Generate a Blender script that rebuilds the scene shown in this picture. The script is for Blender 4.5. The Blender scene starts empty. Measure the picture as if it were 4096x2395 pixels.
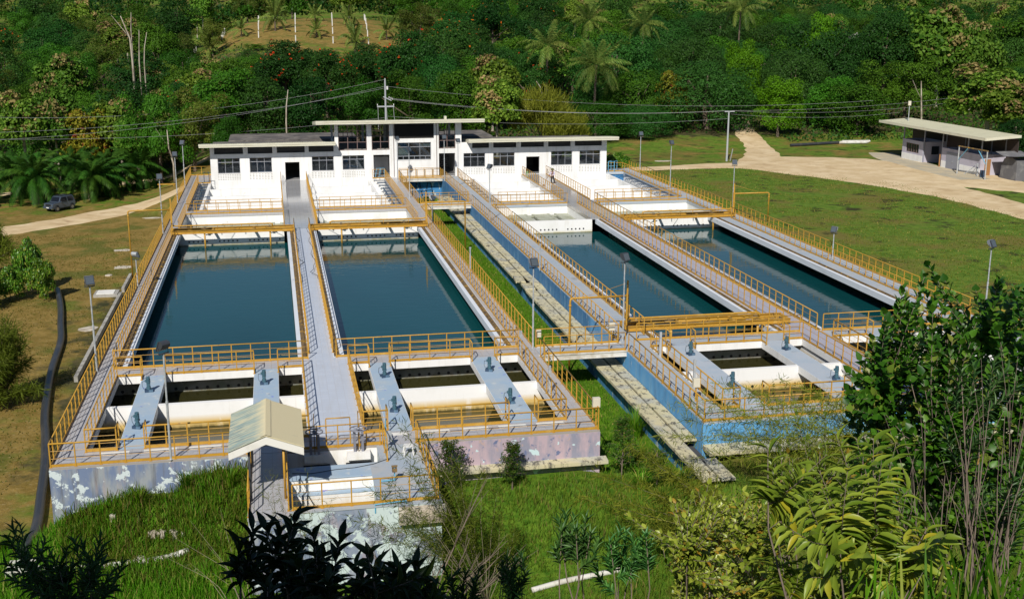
import bpy, math, random
import numpy as np
from mathutils import Vector, Matrix, Euler
R = math.radians
scene = bpy.context.scene
C = scene.collection
# ------------------------------------------------------------------ camera, sky, sun, exposure
cam_d = bpy.data.cameras.new("camera")
cam_d.sensor_width = 36.0
cam_d.lens = 40.465
cam_d.clip_start = 0.2
cam_d.clip_end = 6000
cam = bpy.data.objects.new("camera", cam_d)
C.objects.link(cam)
CAMP = Vector((9.88972, -48.24956, 18.50553))
F_, PITCH, YAW, ROLL = 4603.77, -0.241514703, 0.203519599, 0.00278927
_fw = Vector((math.sin(YAW) * math.cos(PITCH), math.cos(YAW) * math.cos(PITCH), math.sin(PITCH)))
_rt = Vector((math.cos(YAW), -math.sin(YAW), 0))
_up = _rt.cross(_fw)
_r2 = _rt * math.cos(ROLL) + _up * math.sin(ROLL)
_u2 = -_rt * math.sin(ROLL) + _up * math.cos(ROLL)
m = Matrix((_r2, _u2, -_fw)).transposed().to_4x4()
m.translation = CAMP
cam.matrix_world = m
scene.camera = cam

SUN_EL, = (R(40.3),)
sx, sy = 0.495, 1.07            # metres a shadow moves per metre of height
sun_dir = Vector((sx, sy, -1.0)).normalized()      # direction light travels
sun_d = bpy.data.lights.new("sun", 'SUN')
sun_d.energy = 5.0
sun_d.angle = R(0.53)
sun_d.color = (1.0, 0.945, 0.86)
sun = bpy.data.objects.new("sun", sun_d)
sun.rotation_euler = sun_dir.to_track_quat('-Z', 'Y').to_euler()
sun.location = (-30, -80, 90)
C.objects.link(sun)
world = bpy.data.worlds.new("World")
scene.world = world
world.use_nodes = True
wn = world.node_tree
sky = wn.nodes.new("ShaderNodeTexSky")
sky.sky_type = 'NISHITA'
sky.sun_disc = False
sky.sun_elevation = SUN_EL
sky.sun_rotation = math.atan2(-sx, -sy)
sky.air_density = 1.0
sky.dust_density = 0.15
sky.ozone_density = 4.0
bg = wn.nodes["Background"]
bg.inputs[1].default_value = 0.06
wn.links.new(sky.outputs[0], bg.inputs[0])
scene.view_settings.view_transform = 'Standard'
scene.view_settings.look = 'None'
scene.view_settings.exposure = 0.0
scene.view_settings.gamma = 1.0
scene.view_settings.use_curve_mapping = False
scene.cycles.max_bounces = 6
scene.cycles.transparent_max_bounces = 6

# ------------------------------------------------------------------ materials
def mk(name, base, rough=0.6, metal=0.0, layers=(), bump=None, bumps=None, ior=None, brick=None, rim=None):
    mt = bpy.data.materials.new(name)
    mt.use_nodes = True
    nt = mt.node_tree
    N, L = nt.nodes, nt.links
    p = N["Principled BSDF"]
    p.inputs["Roughness"].default_value = rough
    p.inputs["Metallic"].default_value = metal
    if ior: p.inputs["IOR"].default_value = ior
    tc = N.new("ShaderNodeTexCoord")
    col = N.new("ShaderNodeRGB"); col.outputs[0].default_value = (*base, 1)
    cur = col.outputs[0]
    if brick:
        bt = N.new("ShaderNodeTexBrick")
        bt.offset = 0.0
        bt.inputs["Color1"].default_value = (*base, 1)
        bt.inputs["Color2"].default_value = (*[c * 0.94 for c in base], 1)
        bt.inputs["Mortar"].default_value = (*brick[1], 1)
        bt.inputs["Scale"].default_value = 1.0
        bt.inputs["Brick Width"].default_value = brick[0]
        bt.inputs["Row Height"].default_value = brick[0]
        bt.inputs["Mortar Size"].default_value = brick[2]
        L.new(tc.outputs["Object"], bt.inputs["Vector"])
        cur = bt.outputs["Color"]
    for ly in layers:
        s = ly.get('s', 1.0)
        mp = N.new("ShaderNodeMapping")
        mp.inputs["Scale"].default_value = s if isinstance(s, tuple) else (s, s, s)
        mp.inputs["Location"].default_value = (ly.get('o', 0.0),) * 3
        L.new(tc.outputs["Object"], mp.inputs["Vector"])
        nz = N.new("ShaderNodeTexNoise")
        nz.inputs["Scale"].default_value = 1.0
        nz.inputs["Detail"].default_value = ly.get('d', 4.0)
        nz.inputs["Roughness"].default_value = ly.get('r', 0.6)
        L.new(mp.outputs[0], nz.inputs["Vector"])
        mr = N.new("ShaderNodeMapRange")
        mr.inputs["From Min"].default_value = ly['lo']
        mr.inputs["From Max"].default_value = ly['hi']
        mr.inputs["To Max"].default_value = ly.get('a', 1.0)
        L.new(nz.outputs["Fac"], mr.inputs["Value"])
        fac = mr.outputs[0]
        for ax in ('x', 'y', 'z'):
            if ax in ly:                       # stain that fades along one axis
                sp = N.new("ShaderNodeSeparateXYZ")
                L.new(tc.outputs["Object"], sp.inputs[0])
                m2 = N.new("ShaderNodeMapRange")
                m2.inputs["From Min"].default_value = ly[ax][0]
                m2.inputs["From Max"].default_value = ly[ax][1]
                L.new(sp.outputs[ax.upper()], m2.inputs["Value"])
                mm = N.new("ShaderNodeMath"); mm.operation = 'MULTIPLY'
                L.new(fac, mm.inputs[0]); L.new(m2.outputs[0], mm.inputs[1])
                fac = mm.outputs[0]
        mx = N.new("ShaderNodeMix"); mx.data_type = 'RGBA'
        L.new(fac, mx.inputs["Factor"])
        L.new(cur, mx.inputs["A"])
        mx.inputs["B"].default_value = (*ly['c'], 1)
        cur = mx.outputs["Result"]
    L.new(cur, p.inputs["Base Color"])
    if bump:
        nz = N.new("ShaderNodeTexNoise")
        nz.inputs["Scale"].default_value = bump[0]
        nz.inputs["Detail"].default_value = 5
        L.new(tc.outputs["Object"], nz.inputs["Vector"])
        b = N.new("ShaderNodeBump")
        b.inputs["Strength"].default_value = bump[1]
        b.inputs["Distance"].default_value = bump[2] if len(bump) > 2 else 0.02
        L.new(nz.outputs["Fac"], b.inputs["Height"])
        L.new(b.outputs[0], p.inputs["Normal"])
    if bumps:                                  # corrugation along one axis: (axis, period, strength)
        sp = N.new("ShaderNodeSeparateXYZ")
        L.new(tc.outputs["Object"], sp.inputs[0])
        mu = N.new("ShaderNodeMath"); mu.operation = 'MULTIPLY'
        mu.inputs[1].default_value = 2 * math.pi / bumps[1]
        L.new(sp.outputs[bumps[0]], mu.inputs[0])
        sn = N.new("ShaderNodeMath"); sn.operation = 'SINE'
        L.new(mu.outputs[0], sn.inputs[0])
        b = N.new("ShaderNodeBump")
        b.inputs["Strength"].default_value = bumps[2]
        b.inputs["Distance"].default_value = 0.03
        L.new(sn.outputs[0], b.inputs["Height"])
        L.new(b.outputs[0], p.inputs["Normal"])
    return mt

def mkleaf(name, c1, c2, c3=None, trans=0.3, rough=0.5, orand=0.25):
    mt = bpy.data.materials.new(name)
    mt.use_nodes = True
    nt = mt.node_tree
    N, L = nt.nodes, nt.links
    p = N["Principled BSDF"]
    p.inputs["Roughness"].default_value = rough
    p.inputs["Specular IOR Level"].default_value = 0.35 if rough < .45 else .12
    g = N.new("ShaderNodeNewGeometry")
    rp = N.new("ShaderNodeValToRGB")
    L.new(g.outputs["Random Per Island"], rp.inputs[0])
    e = rp.color_ramp.elements
    e[0].color = (*c1, 1); e[1].color = (*c2, 1)
    e[0].position = 0.1; e[1].position = 0.85
    if c3:
        x = e.new(0.97); x.color = (*c3, 1)
    oi = N.new("ShaderNodeObjectInfo")
    hs = N.new("ShaderNodeHueSaturation")
    mr = N.new("ShaderNodeMapRange")
    mr.inputs["To Min"].default_value = 1 - 1.5 * orand
    mr.inputs["To Max"].default_value = 1 + 1.2 * orand
    L.new(oi.outputs["Random"], mr.inputs["Value"])
    L.new(mr.outputs[0], hs.inputs["Value"])
    mh = N.new("ShaderNodeMapRange")
    mh.inputs["To Min"].default_value = 0.5 + 0.06 * orand
    mh.inputs["To Max"].default_value = 0.5 - 0.08 * orand
    ml = N.new("ShaderNodeMath"); ml.operation = 'MULTIPLY'; ml.inputs[1].default_value = 7.31
    fr = N.new("ShaderNodeMath"); fr.operation = 'FRACT'
    L.new(oi.outputs["Random"], ml.inputs[0]); L.new(ml.outputs[0], fr.inputs[0])
    L.new(fr.outputs[0], mh.inputs["Value"]); L.new(mh.outputs[0], hs.inputs["Hue"])
    L.new(rp.outputs[0], hs.inputs["Color"])
    L.new(hs.outputs[0], p.inputs["Base Color"])
    t = N.new("ShaderNodeBsdfTranslucent")
    L.new(hs.outputs[0], t.inputs[0])
    ms = N.new("ShaderNodeMixShader")
    ms.inputs[0].default_value = trans
    L.new(p.outputs[0], ms.inputs[1]); L.new(t.outputs[0], ms.inputs[2])
    L.new(ms.outputs[0], N["Material Output"].inputs[0])
    return mt

W = (0.80, 0.80, 0.79)
M = {}
M['tile'] = mk('tile', (0.44, 0.44, 0.46), 0.35, brick=(0.4, (0.33, 0.30, 0.27), 0.008), layers=[
    dict(c=(0.34, 0.33, 0.32), s=0.5, lo=.5, hi=.75, a=.6), dict(c=(0.30, 0.27, 0.22), s=2.2, lo=.62, hi=.72, a=.5)])
M['wet_tile'] = mk('wet_tile', (0.42, 0.43, 0.45), 0.10, brick=(0.4, (0.33, 0.30, 0.27), 0.008), layers=[
    dict(c=(0.50, 0.50, 0.50), s=0.5, lo=.5, hi=.75, a=.6)])
M['slab'] = mk('slab_paint', (0.33, 0.44, 0.56), 0.6, bump=(6, .2), layers=[
    dict(c=(0.40, 0.47, 0.53), s=.7, lo=.45, hi=.65), dict(c=(0.52, 0.56, 0.58), s=1.6, lo=.60, hi=.66, d=6, a=.8),
    dict(c=(0.17, 0.22, 0.62), s=1.9, o=7, lo=.64, hi=.67, d=6), dict(c=(0.12, 0.12, 0.12), s=1.3, o=3, lo=.66, hi=.74, d=8, a=.8),
    dict(c=(0.48, 0.38, 0.30), s=2.1, o=13, lo=.68, hi=.72, d=6, a=.7)])
M['slab_grey'] = mk('slab_grey', (0.40, 0.42, 0.44), 0.7, bump=(6, .2), layers=[
    dict(c=(0.34, 0.40, 0.47), s=.6, lo=.4, hi=.6), dict(c=(0.20, 0.19, 0.18), s=.9, o=4, lo=.58, hi=.72, d=8, a=.75)])
M['lip'] = mk('lip_concrete', (0.66, 0.70, 0.76), 0.65, layers=[
    dict(c=(0.52, 0.55, 0.58), s=(1.5, .4, 3), lo=.5, hi=.7, a=.7), dict(c=(0.13, 0.11, 0.09), s=(2.0, .8, 2), o=5, lo=.66, hi=.74, d=8, a=.7)])
M['white'] = mk('white_wall', W, 0.75, layers=[
    dict(c=(0.64, 0.64, 0.62), s=(.8, .8, .3), lo=.45, hi=.7, a=.7), dict(c=(0.50, 0.48, 0.40), s=(4, 4, .25), o=2, lo=.56, hi=.76, a=.5), dict(c=(0.45, 0.42, 0.34), s=2.4, o=12, lo=.66, hi=.74, d=8, a=.5)])
M['white_stain'] = mk('white_stain', W, 0.75, layers=[
    dict(c=(0.66, 0.66, 0.62), s=(.8, .8, .3), lo=.5, hi=.75, a=.6), dict(c=(0.55, 0.53, 0.46), s=(4, 4, .3), o=2, lo=.6, hi=.8, a=.5),
    dict(c=(0.62, 0.44, 0.15), s=(2, 2, .5), lo=.18, hi=.42, z=(-.62, -.98)), dict(c=(0.22, 0.16, 0.05), s=(4, 4, 1), lo=.3, hi=.55, z=(-1.05, -1.24))])
M['white_line'] = mk('white_line', W, 0.75, layers=[
    dict(c=(0.66, 0.66, 0.62), s=(.6, .6, .3), lo=.5, hi=.75, a=.6), dict(c=(0.52, 0.47, 0.34), s=(2.4, 2.4, .25), o=2, lo=.58, hi=.8, a=.6),
    dict(c=(0.56, 0.52, 0.34), s=(2, 2, .5), lo=.3, hi=.6, z=(-.95, -1.16)), dict(c=(0.20, 0.18, 0.08), s=(2, 2, .5), lo=.2, hi=.4, z=(-1.14, -1.19))])
M['algae'] = mk('algae_wall', (0.30, 0.30, 0.28), 0.85, bump=(9, .5), layers=[dict(c=(0.20, 0.22, 0.18), s=1.2, lo=.4, hi=.6),
    dict(c=(0.16, 0.12, 0.04), s=3, lo=.4, hi=.7, z=(-1.0, -1.25))])
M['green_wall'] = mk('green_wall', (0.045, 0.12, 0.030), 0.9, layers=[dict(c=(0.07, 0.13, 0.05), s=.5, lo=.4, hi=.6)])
M['tarp'] = mk('blue_tarpaulin', (0.012, 0.03, 0.22), .5)  # shadow under the trees put into the colour as a darker blue
M['peel'] = mk('peeling_blue', (0.28, 0.31, 0.34), 0.8, bump=(5, .3), layers=[
    dict(c=(0.15, 0.20, 0.32), s=(1.1, 1.1, .45), lo=.42, hi=.56), dict(c=(0.36, 0.29, 0.28), s=(2.5, 2.5, .3), o=8, lo=.52, hi=.66, a=.7),
    dict(c=(0.12, 0.13, 0.15), s=(5, 5, .3), o=18, lo=.52, hi=.68, a=.8),
    dict(c=(0.56, 0.64, 0.66), s=1.7, o=4.4, lo=.555, hi=.565, d=8, r=.66)])
M['peel2'] = mk('peeling_pale', (0.30, 0.33, 0.40), 0.8, bump=(5, .3), layers=[
    dict(c=(0.20, 0.25, 0.34), s=.8, lo=.40, hi=.52), dict(c=(0.38, 0.30, 0.32), s=(2.0, 2.0, .5), o=8, lo=.52, hi=.66, a=.7),
    dict(c=(0.52, 0.62, 0.62), s=1.2, o=2.4, lo=.475, hi=.485, d=9, r=.68)])
M['peel_pink'] = mk('peeling_pink', (0.45, 0.35, 0.40), 0.8, bump=(5, .3), layers=[
    dict(c=(0.22, 0.24, 0.32), s=(1.3, 1.3, .35), o=1, lo=.46, hi=.60, a=.85), dict(c=(0.13, 0.16, 0.28), s=2.6, o=6, lo=.57, hi=.64, d=7),
    dict(c=(0.50, 0.34, 0.28), s=3, o=16, lo=.62, hi=.68, a=.8), dict(c=(0.52, 0.66, 0.70), s=1.25, o=9.2, lo=.605, hi=.615, d=6)])
M['blue'] = mk('blue_wall', (0.10, 0.33, 0.62), 0.7, layers=[
    dict(c=(0.03, 0.15, 0.33), s=.01, lo=.0, hi=.01, y=(19.6, 20.6)),
    dict(c=(0.20, 0.40, 0.58), s=(1.2, 1.2, .3), lo=.5, hi=.75, a=.6), dict(c=(0.42, 0.36, 0.27), s=(3, 1.5, .25), o=3, lo=.60, hi=.80, a=.7),
    dict(c=(0.06, 0.20, 0.42), s=(.9, .9, .4), o=9, lo=.5, hi=.7, a=.8), dict(c=(0.50, 0.58, 0.62), s=(3, 3, 1), o=12, lo=.66, hi=.68, d=7)])
M['blue_dark'] = mk('blue_duct', (0.05, 0.22, 0.45), 0.75, layers=[
    dict(c=(0.03, 0.12, 0.26), s=(1, 1, .5), lo=.45, hi=.6), dict(c=(0.45, 0.50, 0.50), s=(2.2, 2.2, 1.2), o=5, lo=.60, hi=.63, d=7)])
M['cream'] = mk('cream_lid', (0.54, 0.49, 0.31), 0.8, bump=(7, .3), layers=[
    dict(c=(0.42, 0.42, 0.36), s=.7, lo=.45, hi=.65), dict(c=(0.07, 0.065, 0.06), s=(2.6, 1.6, 1), o=5, lo=.515, hi=.60, d=8, r=.78, a=.9),
    dict(c=(0.56, 0.40, 0.16), s=1.1, o=11, lo=.66, hi=.75, a=.7)])
M['conc'] = mk('old_concrete', (0.36, 0.35, 0.32), 0.85, bump=(6, .4), layers=[
    dict(c=(0.22, 0.21, 0.19), s=1.2, lo=.45, hi=.65), dict(c=(0.55, 0.54, 0.50), s=2.1, o=5, lo=.6, hi=.7)])
M['conc_white'] = mk('chalky_concrete', (0.62, 0.61, 0.57), 0.85, layers=[
    dict(c=(0.40, 0.36, 0.28), s=1.6, lo=.45, hi=.65, a=.8)])
M['yellow'] = mk('yellow_paint', (0.47, 0.26, 0.030), 0.5, layers=[
    dict(c=(0.36, 0.18, 0.02), s=3, lo=.5, hi=.7, a=.6), dict(c=(0.20, 0.10, 0.04), s=4, o=3, lo=.62, hi=.70, a=.8), dict(c=(0.55, 0.38, 0.12), s=2.2, o=9, lo=.55, hi=.7, a=.5)])
M['rust'] = mk('track_rail', (0.20, 0.13, 0.05), 0.6, layers=[dict(c=(0.10, 0.07, 0.04), s=4, lo=.45, hi=.6), dict(c=(0.45, 0.26, 0.03), s=2, o=4, lo=.55, hi=.65)])
M['galv'] = mk('galvanised_pipe', (0.50, 0.53, 0.55), 0.45, 0.3, layers=[dict(c=(0.38, 0.40, 0.42), s=5, lo=.45, hi=.6)])
M['dark'] = mk('dark_housing', (0.045, 0.05, 0.06), 0.45)
M['greyhouse'] = mk('grey_housing', (0.22, 0.24, 0.28), 0.4, 0.2)
M['glasslamp'] = mk('lamp_glass', (0.16, 0.19, 0.21), 0.08, 0.5)
M['motor'] = mk('teal_enamel', (0.055, 0.13, 0.17), 0.45, layers=[dict(c=(0.03, 0.06, 0.08), s=8, lo=.5, hi=.7)])
M['steelblue'] = mk('blue_pipe_paint', (0.03, 0.06, 0.11), 0.5, layers=[dict(c=(0.10, 0.18, 0.26), s=3, lo=.55, hi=.65)])
M['pvc'] = mk('blue_pvc', (0.12, 0.36, 0.52), 0.4)
M['valve'] = mk('grey_valve', (0.24, 0.25, 0.30), 0.5, 0.2, layers=[dict(c=(0.15, 0.12, 0.10), s=6, lo=.55, hi=.7)])
M['black'] = mk('black_rubber', (0.012, 0.012, 0.014), 0.5)
M['hdpe'] = mk('black_pipe', (0.035, 0.038, 0.045), 0.38, layers=[dict(c=(0.10, 0.09, 0.075), s=(1.5, .5, 1), lo=.5, hi=.75, a=.6)])
M['plastic'] = mk('white_plastic', (0.70, 0.70, 0.68), 0.45)
M['boxcream'] = mk('cream_box', (0.62, 0.58, 0.47), 0.5)
M['roof'] = mk('cream_roof', (0.62, 0.60, 0.48), 0.45, layers=[dict(c=(0.48, 0.44, 0.30), s=(.8, .8, 2), lo=.5, hi=.75, a=.6)])
M['roof_sheet'] = mk('roof_sheet', (0.63, 0.61, 0.44), 0.45, bumps=('X', .22, .9), layers=[dict(c=(0.48, 0.46, 0.34), s=.8, lo=.5, hi=.7, a=.5)])
M['roof_sheet_y'] = mk('roof_sheet_long', (0.66, 0.63, 0.44), 0.45, bumps=('Y', .22, .7), layers=[dict(c=(0.52, 0.49, 0.34), s=.5, lo=.5, hi=.7, a=.5)])
M['hutroof'] = mk('weathered_roof', (0.80, 0.70, 0.44), 0.5, bumps=('Y', .09, .6), layers=[
    dict(c=(0.30, 0.43, 0.41), s=(.9, 6, .9), lo=.30, hi=.62, x=(9.06, 8.6)), dict(c=(0.20, 0.27, 0.28), s=(1.4, 9, 1.4), o=4, lo=.50, hi=.60, a=.85, x=(9.06, 8.0)),
    dict(c=(0.20, 0.27, 0.28), s=(.6, 5, .6), o=9, lo=.68, hi=.75, a=.6), dict(c=(0.16, 0.20, 0.19), s=(1.5, 8, 1.5), o=33, lo=.40, hi=.52, a=.9, x=(8.76, 8.80)) if False else dict(c=(0.34, 0.10, 0.06), s=(3, 9, 3), o=14, lo=.74, hi=.77)])
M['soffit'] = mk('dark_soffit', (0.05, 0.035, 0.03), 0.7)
M['louvre'] = mk('dark_louvre', (0.035, 0.033, 0.033), 0.6)
M['frame'] = mk('aluminium_frame', (0.36, 0.38, 0.42), 0.4, 0.4)
M['brownframe'] = mk('brown_frame', (0.16, 0.11, 0.10), 0.5)
M['pane'] = mk('window_pane', (0.02, 0.028, 0.035), 0.04)
M['pane_light'] = mk('blind_pane', (0.32, 0.36, 0.36), 0.2)
M['inside'] = mk('interior', (0.35, 0.34, 0.31), 0.8)
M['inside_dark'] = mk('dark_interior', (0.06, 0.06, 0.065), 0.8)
M['flatroof'] = mk('felt_roof', (0.10, 0.09, 0.085), 0.9, layers=[dict(c=(0.20, 0.18, 0.16), s=.5, lo=.45, hi=.65), dict(c=(0.05, 0.045, 0.04), s=1.5, o=3, lo=.55, hi=.7)])
M['tanklike'] = mk('blue_equipment', (0.02, 0.16, 0.36), 0.5)
M['shedwall'] = mk('shed_wall', (0.46, 0.44, 0.52), 0.7, layers=[dict(c=(0.38, 0.36, 0.42), s=.6, lo=.5, hi=.7)])
M['sheddoor'] = mk('grey_door', (0.26, 0.27, 0.32), 0.5)
M['wood'] = mk('brown_wood', (0.32, 0.16, 0.06), 0.6)
M['green_bucket'] = mk('green_plastic', (0.05, 0.35, 0.22), 0.4)
M['utility'] = mk('grey_pole', (0.36, 0.38, 0.40), 0.6)
M['wire'] = mk('wire', (0.30, 0.31, 0.31), 0.5)
M['bark'] = mk('bark', (0.13, 0.10, 0.07), 0.9, bump=(12, .6), layers=[dict(c=(0.07, 0.05, 0.035), s=(6, 6, 1.5), lo=.45, hi=.6)])
M['palebark'] = mk('pale_bark', (0.40, 0.35, 0.28), 0.85, layers=[dict(c=(0.22, 0.18, 0.13), s=(3, 3, 1), lo=.5, hi=.6)])
M['twig'] = mk('twig', (0.17, 0.13, 0.10), 0.85, layers=[dict(c=(0.13, 0.10, 0.08), s=20, lo=.5, hi=.6)])
M['twig_green'] = mk('green_twig', (0.17, 0.20, 0.04), 0.7)
M['skin'] = mk('skin', (0.30, 0.17, 0.11), 0.6)
M['shirt'] = mk('striped_shirt', (0.36, 0.30, 0.48), 0.8, layers=[dict(c=(0.62, 0.58, 0.66), s=(2, 2, 22), lo=.48, hi=.52, d=0)])
M['trouser'] = mk('dark_cloth', (0.02, 0.02, 0.024), 0.8)
M['hat'] = mk('olive_cloth', (0.13, 0.12, 0.05), 0.8)
M['carpaint'] = mk('car_paint', (0.09, 0.12, 0.17), 0.22, 0.5)
M['carglass'] = mk('car_glass', (0.008, 0.010, 0.014), 0.05)
M['tyre'] = mk('tyre', (0.015, 0.015, 0.015), 0.8)
M['rim'] = mk('rim', (0.30, 0.30, 0.30), 0.35, 0.6)
M['white_paint'] = mk('white_paint', (0.75, 0.74, 0.70), 0.6, layers=[dict(c=(0.55, 0.53, 0.47), s=1.5, lo=.5, hi=.75, a=.7)])
M['stone'] = mk('pale_stone', (0.55, 0.50, 0.42), 0.9, bump=(4, .6), layers=[dict(c=(0.36, 0.31, 0.24), s=1.5, lo=.45, hi=.6)])
M['orange_f'] = mkleaf('orange_flower', (0.55, 0.09, 0.01), (0.62, 0.14, 0.02), trans=.2)

# water: murky, sky-reflecting
def mkwater(name, body, bs=(1.6, .035), deep=None):
    mt = mk(name, body, 0.035, ior=1.333, layers=[dict(c=deep or tuple(c * .82 for c in body), s=(.08, .05, 1), lo=.4, hi=.65)])
    nt = mt.node_tree; N, L = nt.nodes, nt.links
    N['Principled BSDF'].inputs['Specular IOR Level'].default_value = .62
    tc = N.new("ShaderNodeTexCoord"); mp = N.new("ShaderNodeMapping")
    mp.inputs["Scale"].default_value = (bs[0] * .55, bs[0] * 1.5, 1)
    L.new(tc.outputs["Object"], mp.inputs[0])
    nz = N.new("ShaderNodeTexNoise"); nz.inputs["Scale"].default_value = 1.0; nz.inputs["Detail"].default_value = 3
    L.new(mp.outputs[0], nz.inputs["Vector"])
    b = N.new("ShaderNodeBump"); b.inputs["Strength"].default_value = bs[1]; b.inputs["Distance"].default_value = .2
    L.new(nz.outputs["Fac"], b.inputs["Height"])
    L.new(b.outputs[0], N["Principled BSDF"].inputs["Normal"])
    return mt
M['water'] = mkwater('basin_water', (0.004, 0.058, 0.064), (1.5, .05))
M['floc'] = mkwater('floc_water', (0.040, 0.038, 0.012), (2.2, .02))
M['channel'] = mkwater('channel_water', (0.10, 0.11, 0.085), (2.2, .02))

# foliage
M['lf_dark'] = mkleaf('leaf_dark', (0.020, 0.072, 0.011), (0.034, 0.112, 0.016))
M['lf_mid'] = mkleaf('leaf_mid', (0.036, 0.112, 0.007), (0.066, 0.178, 0.012))
M['lf_olive'] = mkleaf('leaf_olive', (0.052, 0.095, 0.009), (0.096, 0.146, 0.018), (0.15, 0.12, 0.04))
M['lf_bright'] = mkleaf('leaf_bright', (0.075, 0.20, 0.005), (0.115, 0.28, 0.008))
M['lf_teak'] = mkleaf('leaf_teak', (0.050, 0.125, 0.010), (0.15, 0.26, 0.030))
M['lf_tan'] = mkleaf('leaf_tan', (0.20, 0.155, 0.050), (0.36, 0.29, 0.11))
M['lf_yellow'] = mkleaf('leaf_yellow', (0.17, 0.20, 0.014), (0.34, 0.33, 0.03), (0.22, 0.06, 0.02))
M['lf_palm'] = mkleaf('leaf_palm', (0.022, 0.075, 0.008), (0.052, 0.140, 0.015))
M['lf_coco'] = mkleaf('leaf_coconut', (0.075, 0.140, 0.018), (0.22, 0.28, 0.06))
M['lf_glossy'] = mkleaf('leaf_glossy', (0.026, 0.095, 0.006), (0.105, 0.25, 0.016), (0.28, 0.31, 0.05), rough=.42)
M['lf_annona'] = mkleaf('leaf_annona', (0.115, 0.165, 0.012), (0.27, 0.31, 0.034), (0.34, 0.28, 0.02), trans=.35, rough=.4)
M['lf_small'] = mkleaf('leaf_small_yellow', (0.12, 0.19, 0.016), (0.30, 0.37, 0.05), (0.3, 0.2, 0.02), rough=.35)
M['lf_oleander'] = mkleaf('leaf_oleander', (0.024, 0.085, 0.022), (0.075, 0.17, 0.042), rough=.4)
M['lf_bigshade'] = mkleaf('leaf_bigshade', (0.012, 0.035, 0.008), (0.028, 0.065, 0.012), rough=.35)  # near-black green, shade put into the leaf colour
M['lf_wisp'] = mkleaf('leaf_wisp', (0.10, 0.14, 0.012), (0.22, 0.26, 0.03), trans=.4)
M['lf_grass'] = mkleaf('leaf_grass', (0.060, 0.165, 0.005), (0.135, 0.29, 0.014), (0.34, 0.29, 0.08), trans=.35)
M['lf_grass_o'] = mkleaf('leaf_grass_olive', (0.085, 0.145, 0.010), (0.185, 0.235, 0.024), (0.30, 0.22, 0.08), trans=.35)
M['lf_lawn'] = mkleaf('leaf_lawn', (0.075, 0.115, 0.012), (0.165, 0.165, 0.025), (0.24, 0.17, 0.05), trans=.3)
M['lf_banana'] = mkleaf('leaf_banana', (0.04, 0.11, 0.015), (0.10, 0.20, 0.03), trans=.4)

# ------------------------------------------------------------------ mesh helpers
class MB:
    def __init__(s): s.v = []; s.f = []; s.m = []; s.cur = 0
    def add(s, vs, fs):
        n = len(s.v); s.v.extend([tuple(x) for x in vs])
        for f in fs: s.f.append(tuple(i + n for i in f)); s.m.append(s.cur)
        return s
    def box(s, x0, x1, y0, y1, z0, z1):
        return s.add([(x0, y0, z0), (x1, y0, z0), (x1, y1, z0), (x0, y1, z0), (x0, y0, z1), (x1, y0, z1), (x1, y1, z1), (x0, y1, z1)],
                     [(0, 3, 2, 1), (4, 5, 6, 7), (0, 1, 5, 4), (1, 2, 6, 5), (2, 3, 7, 6), (3, 0, 4, 7)])
    def obox(s, c, h, rot=None):
        rot = rot or Matrix.Identity(3)
        c = Vector(c)
        vs = [c + rot @ Vector((a * h[0], b * h[1], d * h[2])) for d in (-1, 1) for a, b in ((-1, -1), (1, -1), (1, 1), (-1, 1))]
        return s.add(vs, [(0, 3, 2, 1), (4, 5, 6, 7), (0, 1, 5, 4), (1, 2, 6, 5), (2, 3, 7, 6), (3, 0, 4, 7)])
    def path(s, pts, r, n=6, r1=None, cap=True):
        pts = [Vector(p) for p in pts]; k = len(pts)
        rs = [r + ((r1 if r1 is not None else r) - r) * i / max(1, k - 1) for i in range(k)] if not isinstance(r, (list, tuple)) else r
        vs = []; ref = None
        for i, p in enumerate(pts):
            if i == 0: t = (pts[1] - p).normalized(); sc = 1
            elif i == k - 1: t = (p - pts[i - 1]).normalized(); sc = 1
            else:
                a = (p - pts[i - 1]).normalized(); b = (pts[i + 1] - p).normalized()
                t = (a + b)
                t = t.normalized() if t.length > 1e-6 else b
                sc = min(1.6, 1 / max(.5, t.dot(b)))
            if ref is None:
                ref = Vector((0, 0, 1)) if abs(t.z) < .9 else Vector((1, 0, 0))
            u = t.cross(ref)
            if u.length < 1e-4: u = t.orthogonal()
            u.normalize(); w = t.cross(u).normalized(); ref = -w if False else u.cross(t)
            for j in range(n):
                an = 2 * math.pi * j / n
                vs.append(p + (u * math.cos(an) + w * math.sin(an)) * rs[i] * sc)
        fs = [(i * n + j, i * n + (j + 1) % n, (i + 1) * n + (j + 1) % n, (i + 1) * n + j) for i in range(k - 1) for j in range(n)]
        if cap: fs += [tuple(reversed(range(n))), tuple(range((k - 1) * n, k * n))]
        return s.add(vs, fs)
    def cyl(s, c, r, z0, z1, n=12, r1=None):
        return s.path([(c[0], c[1], z0), (c[0], c[1], z1)], r, n, r1)
    def prism(s, poly, axis, a, b):
        # poly: 2-D outline in the other two axes; extruded along axis from a to b
        def P(u, v, w): return {'x': (w, u, v), 'y': (u, w, v), 'z': (u, v, w)}[axis]
        n = len(poly)
        vs = [P(u, v, a) for u, v in poly] + [P(u, v, b) for u, v in poly]
        fs = [tuple(range(n)), tuple(reversed(range(n, 2 * n)))] + [(i, n + i, n + (i + 1) % n, (i + 1) % n) for i in range(n)]
        return s.add(vs, fs)
    def build(s, name, mats, parent=None, smooth=False, world=False):
        me = bpy.data.meshes.new(name)
        me.from_pydata(s.v, [], s.f)
        mats = mats if isinstance(mats, (list, tuple)) else [mats]
        for mm in mats: me.materials.append(mm)
        if len(mats) > 1: me.polygons.foreach_set('material_index', s.m)
        me.update()
        bmfix(me)
        if smooth: me.polygons.foreach_set('use_smooth', [True] * len(me.polygons))
        return link(me, name, parent, world)
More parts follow.
